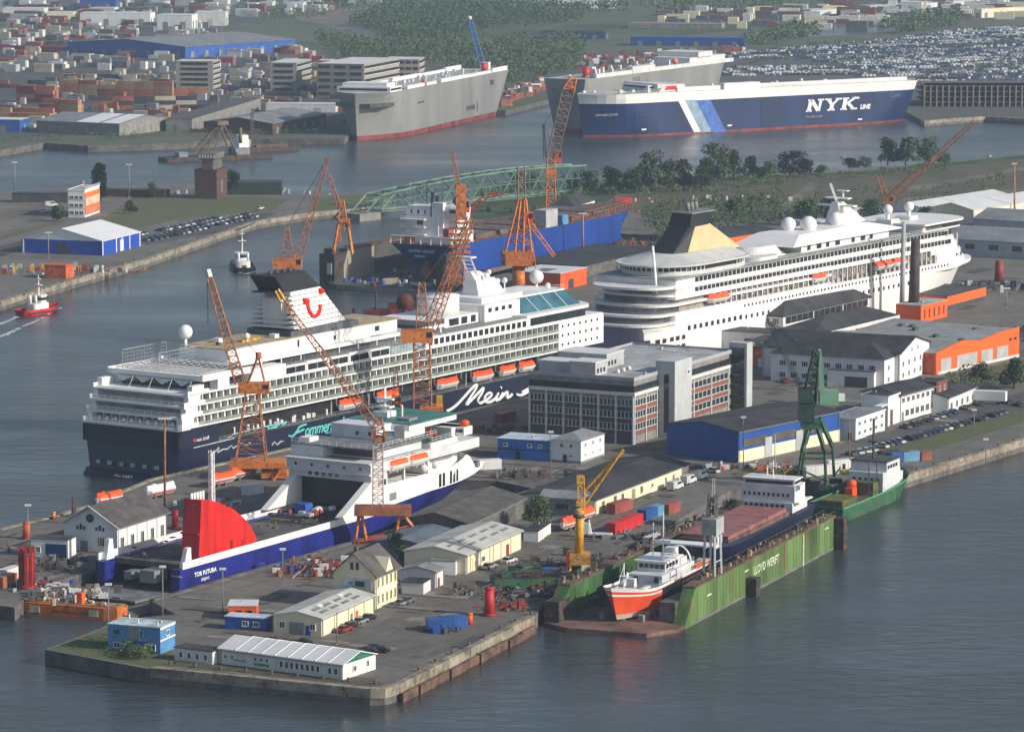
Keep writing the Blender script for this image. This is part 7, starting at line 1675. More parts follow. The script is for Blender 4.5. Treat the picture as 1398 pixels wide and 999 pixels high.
# blue harbour crane far away
c = CF('harbour_crane', 'bright blue luffing harbour crane beyond the stern of the grey car carrier', 'crane', 666, 122)
HB = mat('harbour_crane_blue', (.02,.14,.42), .5); b = B(); b.tube((0,0,0), c(666,92), 3.4, 8, 2.6); b.box(-5,-4,c(0,112).z,5,4,c(0,98).z); b.to('tower', HB, c.t)
b = B(); b.truss(c(661,97), c(642,28), 3.6, 2.0, 12, .7, .4); b.to('jib', HB, c.t); b = B(); b.sphere(c(641,25),1.6,8,5); b.to('jib_head', OFFW, c.t)
# --- masts and poles
def pole(name, label, px, py0, py1, r, m, cat='mast', lean=0, head=None, z=LZ, cap=None, grp=None):
    c = CF(name, label, cat, px, py0, z, grp); e = c(px+lean, py1); b = B(); b.tube((0,0,0), e, r, 8, r*.75); b.to('pole', m, c.t)
    if head:
        h = B(); w_, m2 = head; h.box(e.x-w_,-.25,e.z-.1,e.x+w_,.25,e.z+.35); h.to('head', m2, c.t)
    f = B(); f.box(-r*1.8,-r*1.8,0,r*1.8,r*1.8,.5); f.to('footing', CONC, c.t)
    return c
pole('light_mast', 'tall rust-brown light mast in front of the cruise ship stern', 225, 696, 572, .34, CRANED, 'light mast', head=(1.6, OFFW))
pole('light_mast', 'rust-brown light mast on the pier behind the cruise ship funnel', 648, 440, 372, .38, CRANED, 'light mast', head=(2.6, OFFW))
pole('light_mast', 'thin tan light mast in front of the blue ship hull', 796, 352, 292, .42, mat('tan_pole', (.42,.22,.10), .7), 'light mast', head=(1.6, OFFW))
pole('light_mast', 'ochre light mast in front of the long white-roofed warehouse', 1385, 296, 224, .42, mat('tan_pole', (.42,.22,.10)), 'light mast', head=(1.2, OFFW))
pole('flag_mast', 'white leaning mast in front of the white liner stern', 905, 490, 336, .55, mat('bright_white_mast', (.9,.9,.9), .4, var=.01), 'mast', lean=-14)
pole('vent_stack', 'thick pale grey standing pipe in front of the liner bow', 1231, 432, 303, 1.0, LGREY, 'chimney', lean=3)
pole('vent_stack', 'thick dark brown cylinder stack right of the pale pipe', 1247, 436, 326, 2.1, mat('dark_rust_stack', (.07,.045,.04), .7, rust=.3), 'chimney', lean=3)
pole('light_mast', 'thin red-brown mast in front of the liner side, near its single orange tender', 969, 462, 362, .2, CRANED, 'light mast')
pole('light_mast', 'thin dark mast before the liner hull, left of the pale pipe', 1204, 408, 330, .2, DGREY, 'light mast')
pole('light_mast', 'short red bollard-like cylinder post near the far dark sheds', 1364, 386, 356, 1.9, DRED, 'post')
pole('light_mast', 'tall thin brown pole standing in front of the right car park', 1160, 640, 575, .16, CRANED, 'lamp post')
pole('light_mast', 'slim pale pole beside the green crane base, left', 1058, 655, 592, .16, LGREY, 'lamp post')
for i, (x, y0, y1, where) in enumerate(((148,872,798,'on the grassy point left of the ferry stern'),(222,858,774,'directly beside the ferry stern corner'),(304,836,777,'on the yard along the ferry side'),(386,795,750,'on the yard along the ferry side near the villa'),(176,270,225,'beside the far channel left of the brick tower'),(20,262,222,'at the far left lock strip'),(66,352,318,'at the left corner of the storage tent'),(1015,655,570,'in front of the royal blue hall'),(752,660,590,'beside the small white house'),(1346,640,600,'on the right quay verge'),(1330,590,560,'between the parked cars and verge'),(254,72,25,'by the large blue hall'),(303,92,30,'beyond the beige tower'),(1374,420,394,'near the dark sheds at right'),(38,760,690,'at the left quay by the lean-to annex'),(460,880,835,'beside the cream hall'))):
    pole('lamp_post', 'thin lamp post '+where, x, y0, y1, .14 if y0 > 500 else .3, MGREY, 'lamp post', head=(.7 if y0 > 500 else 1.4, OFFW), grp='lamp posts')
# ================================================================ VEHICLES, CONTAINERS, TREES, CLUTTER
CARC = [('white', mat('car_white', (.62,.63,.63), .3)), ('silver', mat('car_silver', (.34,.35,.37), .3, metal=.4)), ('black', mat('car_black', (.02,.02,.023), .25)), ('dark blue', mat('car_blue', (.02,.04,.13), .3)), ('grey', mat('car_grey', (.13,.14,.15), .3)), ('red', mat('car_red', (.35,.02,.02), .3)), ('beige', mat('car_beige', (.35,.30,.22), .35))]
def car_meshes(m):
    b = B(); b.xprism([(-.85,.25),(.85,.25),(.88,.62),(.80,.82),(-.80,.82),(-.88,.62)], -2.1, 2.1)
    b.yprism([(-2.16,.35),(-2.1,.72),(-1.75,.86),(-1.2,.88),(1.0,.86),(2.0,.70),(2.16,.4)], -.78, .78)
    b.yprism([(-.95,1.38),(-.8,1.42),(.25,1.42),(.4,1.37)], -.62, .62)
    body = b.mesh('body', m)
    g_ = B(); g_.add([(-1.75,-.76,.84),(1.0,-.76,.84),(1.0,.76,.84),(-1.75,.76,.84),(-1.05,-.62,1.38),(.35,-.62,1.38),(.35,.62,1.38),(-1.05,.62,1.38)], [(3,2,1,0),(4,5,6,7),(0,1,5,4),(1,2,6,5),(2,3,7,6),(3,0,4,7)])
    return body, g_.mesh('glasshouse', GLASS)
wb = B(); wb.tube((0,-.12,0),(0,.12,0),.33,10); WHEEL = wb.mesh('wheel', BLACK)
CM = {n_: car_meshes(m) for n_, m in CARC}
GH = CM['white'][1]
def car(p, ang, col, label, group, z=LZ, wheels=True):
    t = thing('parked_car', label, 'car', (p[0], p[1], z+.04), ang, group)
    put('body', CM[col][0], t); put('glasshouse', GH, t)
    if wheels:
        for x in (-1.35,1.35):
            for y in (-.8,.8): put('wheel', WHEEL, t, loc=(x, y, .33))
    return t
def row(px0, px1, n, yaw, group, lab, wheels=True, miss=.1, z=LZ, cols=None):
    ORD = ('first','second','third','fourth','fifth','sixth','seventh','eighth','ninth','tenth','eleventh','twelfth','thirteenth','fourteenth','fifteenth','sixteenth','seventeenth','eighteenth','nineteenth','twentieth','twenty-first','twenty-second','twenty-third','twenty-fourth','twenty-fifth','twenty-sixth'); ci = 0
    a = G(*px0, z); b_ = G(*px1, z); d = b_-a; base = math.atan2(d.y, d.x)
    for i in range(n):
        if random.random() < miss: continue
        p = a.lerp(b_, (i+.5)/n); nm = random.choice(cols or ['white','silver','white','grey','dark blue','black','silver','white'])
        car(p, base+R(yaw)+random.uniform(-.03,.03), nm, nm+' car, '+ORD[ci]+' from the left '+lab, group, z, wheels); ci += 1
random.seed(11)
row((1200,612),(1370,564), 24, 78, 'cars parked along the right quay road', 'in the long diagonal row on the right quay', cols=['black','dark blue','silver','grey','white','black'])
row((1232,586),(1340,552), 12, 60, 'cars parked before the white offices', 'before the white office row', cols=['black','silver','grey','dark blue'])
row((1200,633),(1222,626), 3, 70, 'cars behind the blue containers', 'close to the blue quay containers')
row((1158,622),(1195,615), 4, 70, 'cars left of the diagonal row', 'beside the right quay containers')
row((1350,545),(1398,556), 3, 0, 'cars at the right edge', 'in the right edge lot', cols=['black'])
row((195,330),(340,293), 22, 70, 'cars in the front row beside the tent', 'in the front row beside the tent', False)
row((188,322),(270,305), 15, 70, 'cars in the back row beside the tent', 'in the back row beside the tent', False)
row((205,330),(350,296), 20, 70, 'cars in the quay-side row beside the tent', 'in the quay-side row beside the tent', False)
row((225,315),(300,298), 12, 70, 'cars in the middle row beside the tent', 'in the middle row beside the tent', False)
for (x, y, a, cn, lab) in ((548,826,65,'silver','silver car parked at the villa corner, nearer one'),(556,823,65,'grey','grey car parked at the villa corner, farther one'),(478,857,62,'black','black car beside the cream hall, nearest to its gable'),(470,862,62,'red','red car parked tight against the cream hall side'),(492,851,62,'silver','silver car beside the cream hall, third in line'),(503,846,62,'black','black car beside the cream hall, last in line'),(668,776,55,'silver','silver car parked before the long cream warehouse'),(695,768,55,'white','white car under the right end of the long cream warehouse'),(412,880,160,'black','black car in front of the cream hall gable'),(368,877,165,'grey','grey car between cream hall and white workshop roof'),(504,893,170,'black','black car behind the green gable, left one'),(518,890,170,'black','black car behind the green gable, right one'),(510,886,100,'grey','dark grey car behind the green gable, middle one'),(972,645,140,'white','white estate car in front of the royal blue hall'),(955,642,140,'black','black car left of the white estate car by the royal blue hall'),(940,640,140,'black','black car closest to the cream warehouse end'),(1072,522,100,'red','red car left of the hipped office house'),(862,716,60,'white','white pickup among the red containers'),(1010,548,20,'white','white van-like car beside the office block fire escape'),(60,290,70,'white','white car on the lock road, far left'),(355,286,60,'white','white car alone on the strip past the tent lot'),(1350,215,70,'white','white car on the far shore path right')):
    car(G(x, y), R(a), cn, lab, None)
def van(px, py, a, label, L=5.6, col=None):
    p = G(px, py); t = thing('white_van', label, 'van', (p.x, p.y, LZ+.04), R(a))
    b = B(); b.yprism([(-L/2,.35),(-L/2,2.3),(L*.22,2.35),(L*.34,1.5),(L*.49,1.2),(L/2,.4)], -.95, .95); b.to('body', col or CARC[0][1], t)
    b = B(); b.add([(L*.235,-.82,2.2),(L*.235,.82,2.2),(L*.345,.85,1.52),(L*.345,-.85,1.52)], [(0,1,2,3)]); b.v = [(x+.03,y,z+.03) for x,y,z in b.v]; b.to('windscreen', GLASS, t)
    b = B(); b.box(-L*.1,-.98,1.4,L*.28,-.94,2.0); b.to('side_window', GLASS, t)
    for x in (-L*.32,L*.32):
        for y in (-.85,.85): put('wheel', WHEEL, t, loc=(x, y, .34))
van(922,668,60,'white van nearest the camera in the line of three by the cream warehouse'); van(940,660,60,'white van in the middle of the line of three by the cream warehouse'); van(955,654,60,'white van farthest in the line of three by the cream warehouse'); van(70,282,20,'white van on the left lock road'); 
p = G(1346,551); t = thing('box_trailer', 'white box trailer parked at the right end of the office row', 'trailer', (p.x, p.y, LZ), R(-20))
b = B(); b.box(-6,-1.2,1.1,6,1.2,3.9); b.to('box', WHITE, t)
for x in (-4.5,-3.3,4): b = B(); b.tube((x,-1.15,.5),(x,1.15,.5),.5,10); b.to('axle', BLACK, t)
p = G(808,742); t = thing('boat_trailer_truck', 'small white flatbed truck with raised arm between lifeboat and red containers', 'truck', (p.x+1, p.y+8, LZ), R(-10))
b = B(); b.box(-3,-1,.8,4,1,1.1); b.box(-3,-1,1.1,-1.4,1,3.4); b.bar((-1,0,1),(-1.6,0,4.2),.3); b.to('chassis_and_cab', OFFW, t)
for x in (-2,2.6): b = B(); b.tube((x,-1.05,.5),(x,1.05,.5),.5,10); b.to('axle', BLACK, t)
# containers
CMAT = {'red': mat('container_red', (.60,.03,.03), .55, var=.12), 'dull red': mat('container_dull_red', (.34,.09,.07), .6, var=.15), 'blue': mat('container_blue', (.03,.10,.32), .55, var=.12), 'pale blue': mat('container_pale_blue', (.14,.32,.48), .55, var=.12), 'white': OFFW, 'rust': mat('container_rust', (.30,.10,.06), .7, var=.25), 'yellow': mat('container_ochre', (.40,.26,.13), .6, var=.15), 'orange': mat('container_orange', (.42,.16,.08), .6, var=.15), 'grey': MGREY, 'dark': mat('container_dark', (.05,.045,.05), .7), 'cream': mat('container_cream', (.50,.44,.34), .6, var=.1), 'maroon': mat('container_maroon', (.22,.035,.05), .6, var=.15)}
_cc = {}
def cont_mesh(col, L=6.0, W=2.4, H_=2.6):
    k = (col, L, W, H_)
    if k not in _cc:
        b = B(); b.box(-L/2,-W/2,.05,L/2,W/2,H_); n_ = int(L/.8)
        for i in range(n_):
            x = -L/2+L*(i+.25)/n_
            for s in (-1,1): b.box(x,s*W/2,.2,x+L/n_*.5,s*(W/2+.05),H_-.15)
        b.box(-L/2-.06,-W/2,.1,-L/2,-.05,H_-.1); b.box(-L/2-.06,.05,.1,-L/2,W/2,H_-.1); _cc[k] = b.mesh('shipping_container', CMAT[col])
    return _cc[k]
def cont(px, py, a, col, label, L=6.0, z=LZ, grp=None, H_=2.6):
    p = G(px, py, z); o = put('shipping_container', cont_mesh(col, L, 2.4, H_), None, loc=(p.x, p.y, z), rz=R(a)); return tag(o, label, 'container', grp)
for (x, y, a, col, L, lab) in ((846,698,60,'dull red',9,'long dull red container under the cream warehouse wall'),(842,726,60,'red',6,'bright red container, nearest of the trio right of the yellow crane'),(853,722,60,'red',6,'bright red container, middle of the trio right of the yellow crane'),(864,717,60,'red',6,'bright red container, farthest of the trio right of the yellow crane'),(884,708,60,'blue',6,'dark blue container behind the red trio'),(895,704,60,'pale blue',6,'pale blue container behind the red trio'),(915,700,60,'dull red',6,'dull red container at the right end of the yard row'),(893,745,60,'white',7,'grey-white container at the green dock inner wall'),(757,790,10,'blue',6,'blue container beside the yellow crane foot'),(1228,630,25,'blue',6,'dark blue container on the right quay'),(1244,629,25,'pale blue',6,'light blue container on the right quay edge'),(1214,628,25,'dark',6,'dark container left of the blue ones on the right quay'),(1262,628,25,'rust',3,'small rust container right of the light blue one'),(602,860,10,'blue',6,'blue container lying by the quay with tarpaulins, left one'),(618,857,20,'blue',6,'blue container lying by the quay with tarpaulins, right one'),(345,674,55,'white',6,'pale cabin container by the first rusty crane'),(628,614,15,'grey',6,'grey-white container beyond the ferry bow'),(668,640,20,'white',6,'white low container right beyond the ferry bow'),(1120,648,28,'white',10,'long white container line left on the right quay'),(1150,640,28,'white',10,'long white container line right on the right quay'),(690,575,60,'dull red',8,'dark red container stack foot by the navy bow'),(8,800,65,'orange',6,'orange container at the left edge of the yard'),(14,790,65,'white',6,'white container behind the orange one at the left edge'),(1010,530,40,'blue',5,'dark blue container behind the office block'),(850,278,15,'red',8,'red and white container in front of the trees by the blue bow'),(1048,500,40,'white',6,'white container under the orange shed'),(960,462,55,'dark',6,'dark container at the foot of the liner hull'),(940,466,55,'rust',6,'rust container at the foot of the liner hull'),(1300,406,30,'blue',8,'blue container among dark sheds at right'),(1330,404,30,'dark',8,'dark container among dark sheds at right')):
    cont(x, y, a, col, lab, L)
# red cylinders on the quay
for (x, y0, y1, r, lab) in ((668,840,803,1.1,'tall bright red cylinder buoy standing at the quay corner'),(37,802,756,1.5,'red ribbed drum tower at the left yard'),(641,852,838,.7,'short orange drum beside the blue containers'),(239,722,698,.8,'orange ventilator hood between workshop and red fin'),(36,735,714,.9,'orange ventilator hood on the left quay'),(73,648+60,640+60,.5,'small yellow buoy at the left quay')):
    c = CF('buoy', lab, 'buoy' if 'buoy' in lab else 'drum', x, y0); e = c(x, y1); b = B(); m_ = mat('buoy_red', (.55,.03,.03), .55, var=.12) if 'red' in lab else ORANGE if 'orange' in lab else YELLOW
    b.tube((0,0,.4), e, r, 12, r*.92); b.to('drum', m_, c.t); b = B(); b.tube((0,0,0),(0,0,.5),r*1.5,12); b.to('base_ring', mat('buoy_dark_red', (.25,.02,.02), .6), c.t)
    b = B(); b.tube(e+Vector((0,0,-.02)), e+Vector((0,0,.25)), r*1.05, 12); b.to('cap_ring', m_, c.t)
# parked junk heaps: steel parts, pallets, tarpaulins
def heap(name, label, px, py, w_, d_, n, mats, hmax=1.6, lmax=3.5, a0=0, z=LZ):
    p = G(px, py, z); b = B()
    for k in range(n):
        x = random.gauss(0, w_/3); y = random.gauss(0, d_/3); b.m = random.randrange(len(mats)); s = random.random()
        if s < .5: l = random.uniform(.4,lmax*.6); ww = random.uniform(.3,1.4); h = random.uniform(.2,hmax); b.box(x,y,0,x+l,y+ww,h)
        elif s < .8: a = random.uniform(-1.2,1.2)+a0; l = random.uniform(1,lmax); b.bar((x,y,.2),(x+l*math.cos(a),y+l*math.sin(a),random.uniform(.2,hmax)),random.uniform(.1,.3))
        else: b.tube((x,y,0),(x,y,random.uniform(.4,hmax)),random.uniform(.2,.6),6)
    o = b.to(name, mats, None, kind='stuff', loc=(p.x, p.y, z)); tag(o, label, 'scrap' if 'scrap' in label else 'equipment'); return o
J = [STEELB, DECKR, DCONC, MGREY]; J2 = [DRED, OFFW, STEELB, SBLUE, CRANED]
for (x, y, w_, d_, n, m, lab) in ((712,812,22,12,150,J,'dark scrap steel heap at the corner basin'),(750,800,14,10,90,J,'dark scrap pile left of the yellow crane'),(842,765,22,10,120,J,'dark machine parts stored along the inner dock wall'),(900,735,24,10,110,J,'rusty parts stored along the dock wall, farther end'),(690,830,7,5,50,[DRED,DECKR,CRANED],'red chain and buoy equipment beside the red cylinder'),(600,862,6,5,40,[NAVY,SBLUE,DGREY],'navy tarpaulin equipment at the quay road'),(420,780,16,14,60,J2,'mixed equipment in the yard beside the ferry, left'),(445,772,10,10,50,[DRED,OFFW,DCONC],'red and white gear equipment near the villa'),(75,772,16,12,80,J,'dark scrap in front of the lean-to annex'),(95,812,14,8,90,[mat('tan_canvas',(.45,.36,.26)),OFFW,DCONC],'tan sacks and equipment behind the orange gate'),(20,800,16,10,60,J2,'mixed equipment at the left edge'),(60,745,16,10,40,[CRANED,DECKR,DCONC],'rust-coloured scrap on the left quay'),(280,690,16,8,40,[ORANGE,OFFW,DGREY],'orange and white equipment between the stored lifeboats'),(460,650,18,8,60,J,'dark gear equipment at the navy hull foot'),(690,590,26,10,80,[DRED,DCONC,STEELB,DECKR],'red-brown scrap by the navy bow'),(720,650,20,10,50,J,'low dark scrap by the blue cabins'),(905,640,24,8,40,J,'dark scrap before the cream warehouse end'),(1030,640,20,8,60,[OFFW,MGREY,ORANGE,CRANED],'pale equipment before the royal blue hall'),(1110,645,30,10,80,[GREENB,YELLOW,DGREY,mat('drab_green_cargo',(.12,.13,.04))],'green and yellow equipment under the green crane'),(840,335,40,18,140,[CRANED,DECKR,STEELB],'rusty scrap under the blue bow'),(860,365,40,12,80,[STEELB,DECKR,DRED],'dark scrap behind the dark store'),(780,365,30,12,60,[CRANED,STEELB,ORANGE],'orange and dark equipment on the rear pier'),(555,430,26,8,50,[DRED,STEELB,CRANED],'dark red machinery equipment on the pier behind the cruise ship'),(1310,395,50,20,120,[DGREY,NAVY,STEELB,OFFW],'dark equipment between the right sheds'),(1370,460,40,24,90,[STEELB,DGREY],'dark scrap right of the orange hall'),(120,372,30,10,40,[DCONC,OFFW,DRED],'pale equipment on the left quay'),(30,370,50,16,100,[OFFW,LGREY,DRED,YELLOW],'white and red boat gear equipment at the far left quay'),(730,290,60,20,80,[DGREY,DCONC,CRANED],'grey slabs and equipment beyond the rear dock'),(1000,275,60,16,40,[OFFW,DRED,DGREY,CREAM],'white trucks and equipment in the far field'),(330,265,60,8,30,[OFFW,DGREY],'white equipment by the brick tower'),(640,395,22,8,30,[DRED,STEELB],'red equipment near the rear dock tower')):
    heap('storage_heap', lab, x, y, w_, d_, n, m, 1.8 if y > 500 else 2.6)
p = G(545,430); t = thing('winch_machine', 'dark red winch machine on the pier behind the cruise ship', 'machine', (p.x, p.y, LZ))
b = B(); b.box(-12,-3,0,10,3,2); b.tube((2,-2,4.5),(2,2,4.5),3,12); b.box(-4,-2,2,0,2,4); b.to('drum_frame', mat('dark_red_machine', (.14,.03,.025), .7), t)
b = B(); b.bar((-8,0,2),(-8,0,8),.5); b.to('post', STEELB, t)

# ---------------------------------------------------------------- trees
def leafball(b, c, r, n, rnd, sz=.9, lf=1.0):
    for _ in range(n):
        u = rnd.random()*2*math.pi; v = math.acos(rnd.uniform(-.75,1)); rr = r*rnd.uniform(.72,1.05)
        p = Vector((c[0]+rr*math.sin(v)*math.cos(u), c[1]+rr*math.sin(v)*math.sin(u), c[2]+rr*math.cos(v)*sz)); s = lf*rnd.uniform(.5,1.1)
        a = Vector((rnd.gauss(0,1),rnd.gauss(0,1),rnd.gauss(0,.6))).normalized(); d = a.orthogonal().normalized(); b.m = rnd.choice((0,1,1,2))
        b.add([p-a*s, p+d*s, p+a*s, p-d*s], [(0,1,2,3)])
def tree_mesh(seed, cl=24, n=60, lf=.9, shape='round'):
    r = random.Random(seed); c = B()
    for k in range(cl):
        if shape == 'poplar': z = .18+.8*k/cl; rad = .16*math.sin(math.pi*min(.98, .12+.85*k/cl))**.7; leafball(c, (r.gauss(0,.03), r.gauss(0,.03), z), rad, n, r, 1.2, lf*.03)
        else:
            a = r.random()*6.28; z = r.uniform(.2,.86); q = r.uniform(.05,.36)*(1 if z < .6 else .75); leafball(c, (q*math.cos(a), q*math.sin(a), z), r.uniform(.12,.22), n, r, .85, lf*.045)
    t = B(); t.tube((0,0,0),(0,0,.5),.035,7,.022)
    for k in range(5): a = k*1.3; t.tube((0,0,.3+.04*k),(.22*math.cos(a),.22*math.sin(a),.62),.014,5,.006)
    return c.mesh('crown', LEAF), t.mesh('trunk', BARK)
TM = [tree_mesh(s) for s in (1,2,3,4)]; POP = tree_mesh(9, 22, 110, 1.4, 'poplar'); BUSH = tree_mesh(12, 12, 40, 1.2)
def tree(px, py, hp, wp, label, grp=None, kind=None, i=0, z=LZ, name='tree', cat='tree'):
    p = G(px, py, z); s = F_/p.y; h = hp/s; w_ = wp/s; t = thing(name, label, cat, (p.x, p.y, z), random.random()*6, grp); cm, tm = kind or TM[i % 4]
    k = .95 if kind is POP else .62
    if kind is POP: sx = w_/.30
    else: sx = w_/.92
    o = put('crown', cm, t); o.scale = (sx, sx, h); o2 = put('trunk', tm, t); o2.scale = (h*.8, h*.8, h)
    return t
tree(137,275,52,17,'tall slim poplar beside the white control tower', kind=POP)
tree(318,266,34,26,'rounded tree right of the brick tower'); tree(208,270,22,18,'small tree left of the brick tower', i=2); tree(78,302,22,24,'bushy tree left of the control tower', i=3); tree(178,292,20,22,'low bush-like tree behind the tent', i=1)
tl = ((705,255,26,30),(725,256,24,28),(790,262,30,26),(805,262,30,28),(835,266,38,40),(858,262,30,26),(888,262,58,46),(866,264,34,30),(912,262,44,30),(934,260,46,40),(958,262,38,34),(980,250,54,52),(1002,248,44,30),(1028,246,36,30),(1050,244,26,26),(1078,242,36,52),(1100,242,26,26),(1120,238,14,22),(1160,232,18,34),(1182,230,16,24),(1212,226,38,34),(1236,226,42,50),(1268,224,38,32),(1290,226,18,24))
for i, (x, y, h, w_) in enumerate(tl):
    tree(x, y, h, w_, ('small ' if h < 25 else '' if h < 40 else 'large spreading ')+'tree, '+('first','second','third','fourth','fifth','sixth','seventh','eighth','ninth','tenth','eleventh','twelfth','thirteenth','fourteenth','fifteenth','sixteenth','seventeenth','eighteenth','nineteenth','twentieth','twenty-first','twenty-second','twenty-third','twenty-fourth')[sorted(q[0] for q in tl).index(x)]+' from the left in the row before the far channel', 'row of trees between fields and channel', i=i)
for i, (x, y, h, w_, lab) in enumerate(((735,722,48,44,'bushy tree behind the lifeboats on the road'),(768,700,26,26,'small tree left of the yellow crane mast'),(540,762,40,34,'tree between the portal crane legs and the villa'),(556,770,26,26,'low tree right behind the villa roof'),(1338,524,30,34,'tree on the bank right of the orange hall, left one'),(1384,530,46,40,'large tree at the right edge by the orange hall'),(1320,545,16,24,'small tree beside the brick stair block'),(996,706,26,30,'dark tree clump at the inner dock wall'),(1100,308,36,40,'dark tree behind the liner domes, left one'),(1135,306,40,44,'dark tree behind the liner domes, right one'),(1188,304,34,34,'dark tree beside the rusty far crane'),(1262,310,28,26,'tree before the pale blue-grey warehouse'),(1002,300,30,30,'brown-green tree above the orange store'))): tree(x, y, h, w_, lab, i=i)
def mass(name, label, poly, n, hmin, hmax, seed=5, lf=1.3, per=26, kind='stuff', mats=None):
    r = random.Random(seed); b = B(); P_ = [G(*q) for q in poly]; xs = [p.x for p in P_]; ys = [p.y for p in P_]
    def inside(x, y):
        c_ = False; j = len(P_)-1
        for i in range(len(P_)):
            if (P_[i].y > y) != (P_[j].y > y) and x < (P_[j].x-P_[i].x)*(y-P_[i].y)/(P_[j].y-P_[i].y)+P_[i].x: c_ = not c_
            j = i
        return c_
    k = 0; tries = 0
    while k < n and tries < n*20:
        tries += 1; x = r.uniform(min(xs), max(xs)); y = r.uniform(min(ys), max(ys))
        if not inside(x, y): continue
        h = r.uniform(hmin, hmax); leafball(b, (x, y, LZ+h*.55), h*.5, per, r, .9, lf*h*.09); k += 1
    o = b.to(name, mats or LEAF, None, kind=kind); tag(o, label, 'vegetation'); return o
mass('wood', 'far wood above the meadow behind the blue harbour crane', [(480,34),(540,18),(700,14),(800,18),(790,34),(700,40),(640,46),(600,62),(540,58)], 620, 6, 15, 5, 1.2, 34, mats=[LEAF[0], LEAF[0], LEAF[1]])
mass('wood', 'lower belt of trees behind the office blocks and the grey car carrier', [(430,58),(500,62),(600,70),(700,64),(790,60),(805,92),(740,112),(690,120),(600,92),(580,84),(470,84)], 620, 5, 13, 25, 1.2, 30, mats=[LEAF[0], LEAF[1], LEAF[1]])
mass('hedge', 'hedgerows across the far meadow at the top centre', [(330,26),(480,12),(560,10),(500,20),(360,34)], 90, 4, 9, 26, 1.3, 20)
mass('wood', 'thin woods and hedges along the top edge of the photograph', [(300,2),(700,4),(1398,-2),(1398,8),(1100,12),(900,22),(700,24),(480,14),(330,14)], 260, 8, 14, 6, 1.6, 22)
mass('hedge', 'tree belt left of the pond and along the car terminal', [(1000,66),(1060,52),(1085,40),(1120,52),(1060,64)], 60, 7, 13, 7, 1.5, 26)
mass('hedge', 'tree belt right of the pond, upper right', [(1200,48),(1225,32),(1300,28),(1320,36),(1250,48)], 70, 7, 14, 8, 1.5, 26)
mass('hedge', 'hedge at the foot of the far left bank', [(0,190),(470,178),(470,184),(0,197)], 160, 2, 4, 9, 1.4, 14)
mass('scrub', 'low brown-green scrub in the fields beyond the liner', [(900,300),(960,262),(1060,262),(1240,262),(1398,238),(1398,252),(1240,290),(1100,306)], 210, 1.5, 4.5, 10, 1.6, 16)
mass('scrub', 'dark thicket between the blue bow and the black funnel', [(880,300),(900,285),(1050,275),(1100,300),(1040,318),(905,345)], 150, 3, 7, 11, 1.4, 24, mats=[LEAF[0], LEAF[0], LEAF[1]])
mass('scrub', 'undergrowth below the row of trees', [(690,262),(800,262),(1100,246),(1290,230),(1290,236),(1100,252),(860,272),(700,270)], 260, 2, 5, 12, 1.4, 18)
mass('scrub', 'bushes on the grassy point', [(172,898),(195,905),(205,898),(198,882),(176,884)], 40, 1.6, 3.0, 13, 1.3, 40)
mass('scrub', 'weeds on the grassy point', [(80,884),(165,862),(200,880),(160,895)], 160, .4, 1.1, 14, 1.3, 18)
mass('scrub', 'bushes on the bank by the orange hall', [(1268,520),(1330,512),(1398,500),(1398,530),(1310,540)], 60, 2, 4.5, 15, 1.3, 26)

# ---------------------------------------------------------------- far bank: container stacks, cars, small blocks
random.seed(21)
k = 0
def stack(px, py, nx, ny, nz, cols, a, wob=.8, zone=''):
    global k
    p = G(px, py); f = Fr(p, a)
    for i in range(nx):
        for j in range(ny):
            hh = random.randint(max(1, nz-1), nz)
            for l in range(hh):
                if k >= 300: return
                q = f.w(i*12.6, j*2.7); cn = random.choice(cols)
                o = put('shipping_container', cont_mesh(cn, 12.2, 2.44, 2.6), None, loc=(q.x, q.y, LZ+2.62*l), rz=f.a); tag(o, '%s container, %s tier, stack %s%s, %s' % (cn, ('bottom','second','third','fourth')[l], ('first from left','second from left','third from left','fourth from left','fifth from left','sixth from left')[i], (', front row',', middle row',', back row',', rearmost row')[j] if ny > 1 else '', zone), 'container', 'containers '+zone); k += 1
YO = ['yellow','orange','rust','yellow']
stack(0,166,3,4,3,YO,-15,zone='far left terminal edge'); stack(68,160,2,3,4,['rust','yellow','orange'],-18,zone='tall ochre block'); stack(36,140,2,3,4,['maroon','orange'],-18,zone='maroon block')
stack(95,132,6,1,4,YO,-14,zone='in the long ochre wall'); stack(140,150,5,1,3,['cream','rust','dark'],8,zone='in the cream open row'); stack(165,125,4,1,3,['yellow','orange','cream'],0,zone='in the upper ochre row')
stack(25,72,4,3,3,['maroon','dull red'],-14,zone='in the far maroon block'); stack(100,112,5,1,2,['rust','dark','cream'],-10,zone='in the middle rust row'); stack(0,120,6,1,2,['dark','rust','cream'],-10,zone='in the dark left row'); stack(215,132,3,1,3,['orange','dull red'],0,zone='in the orange end row')
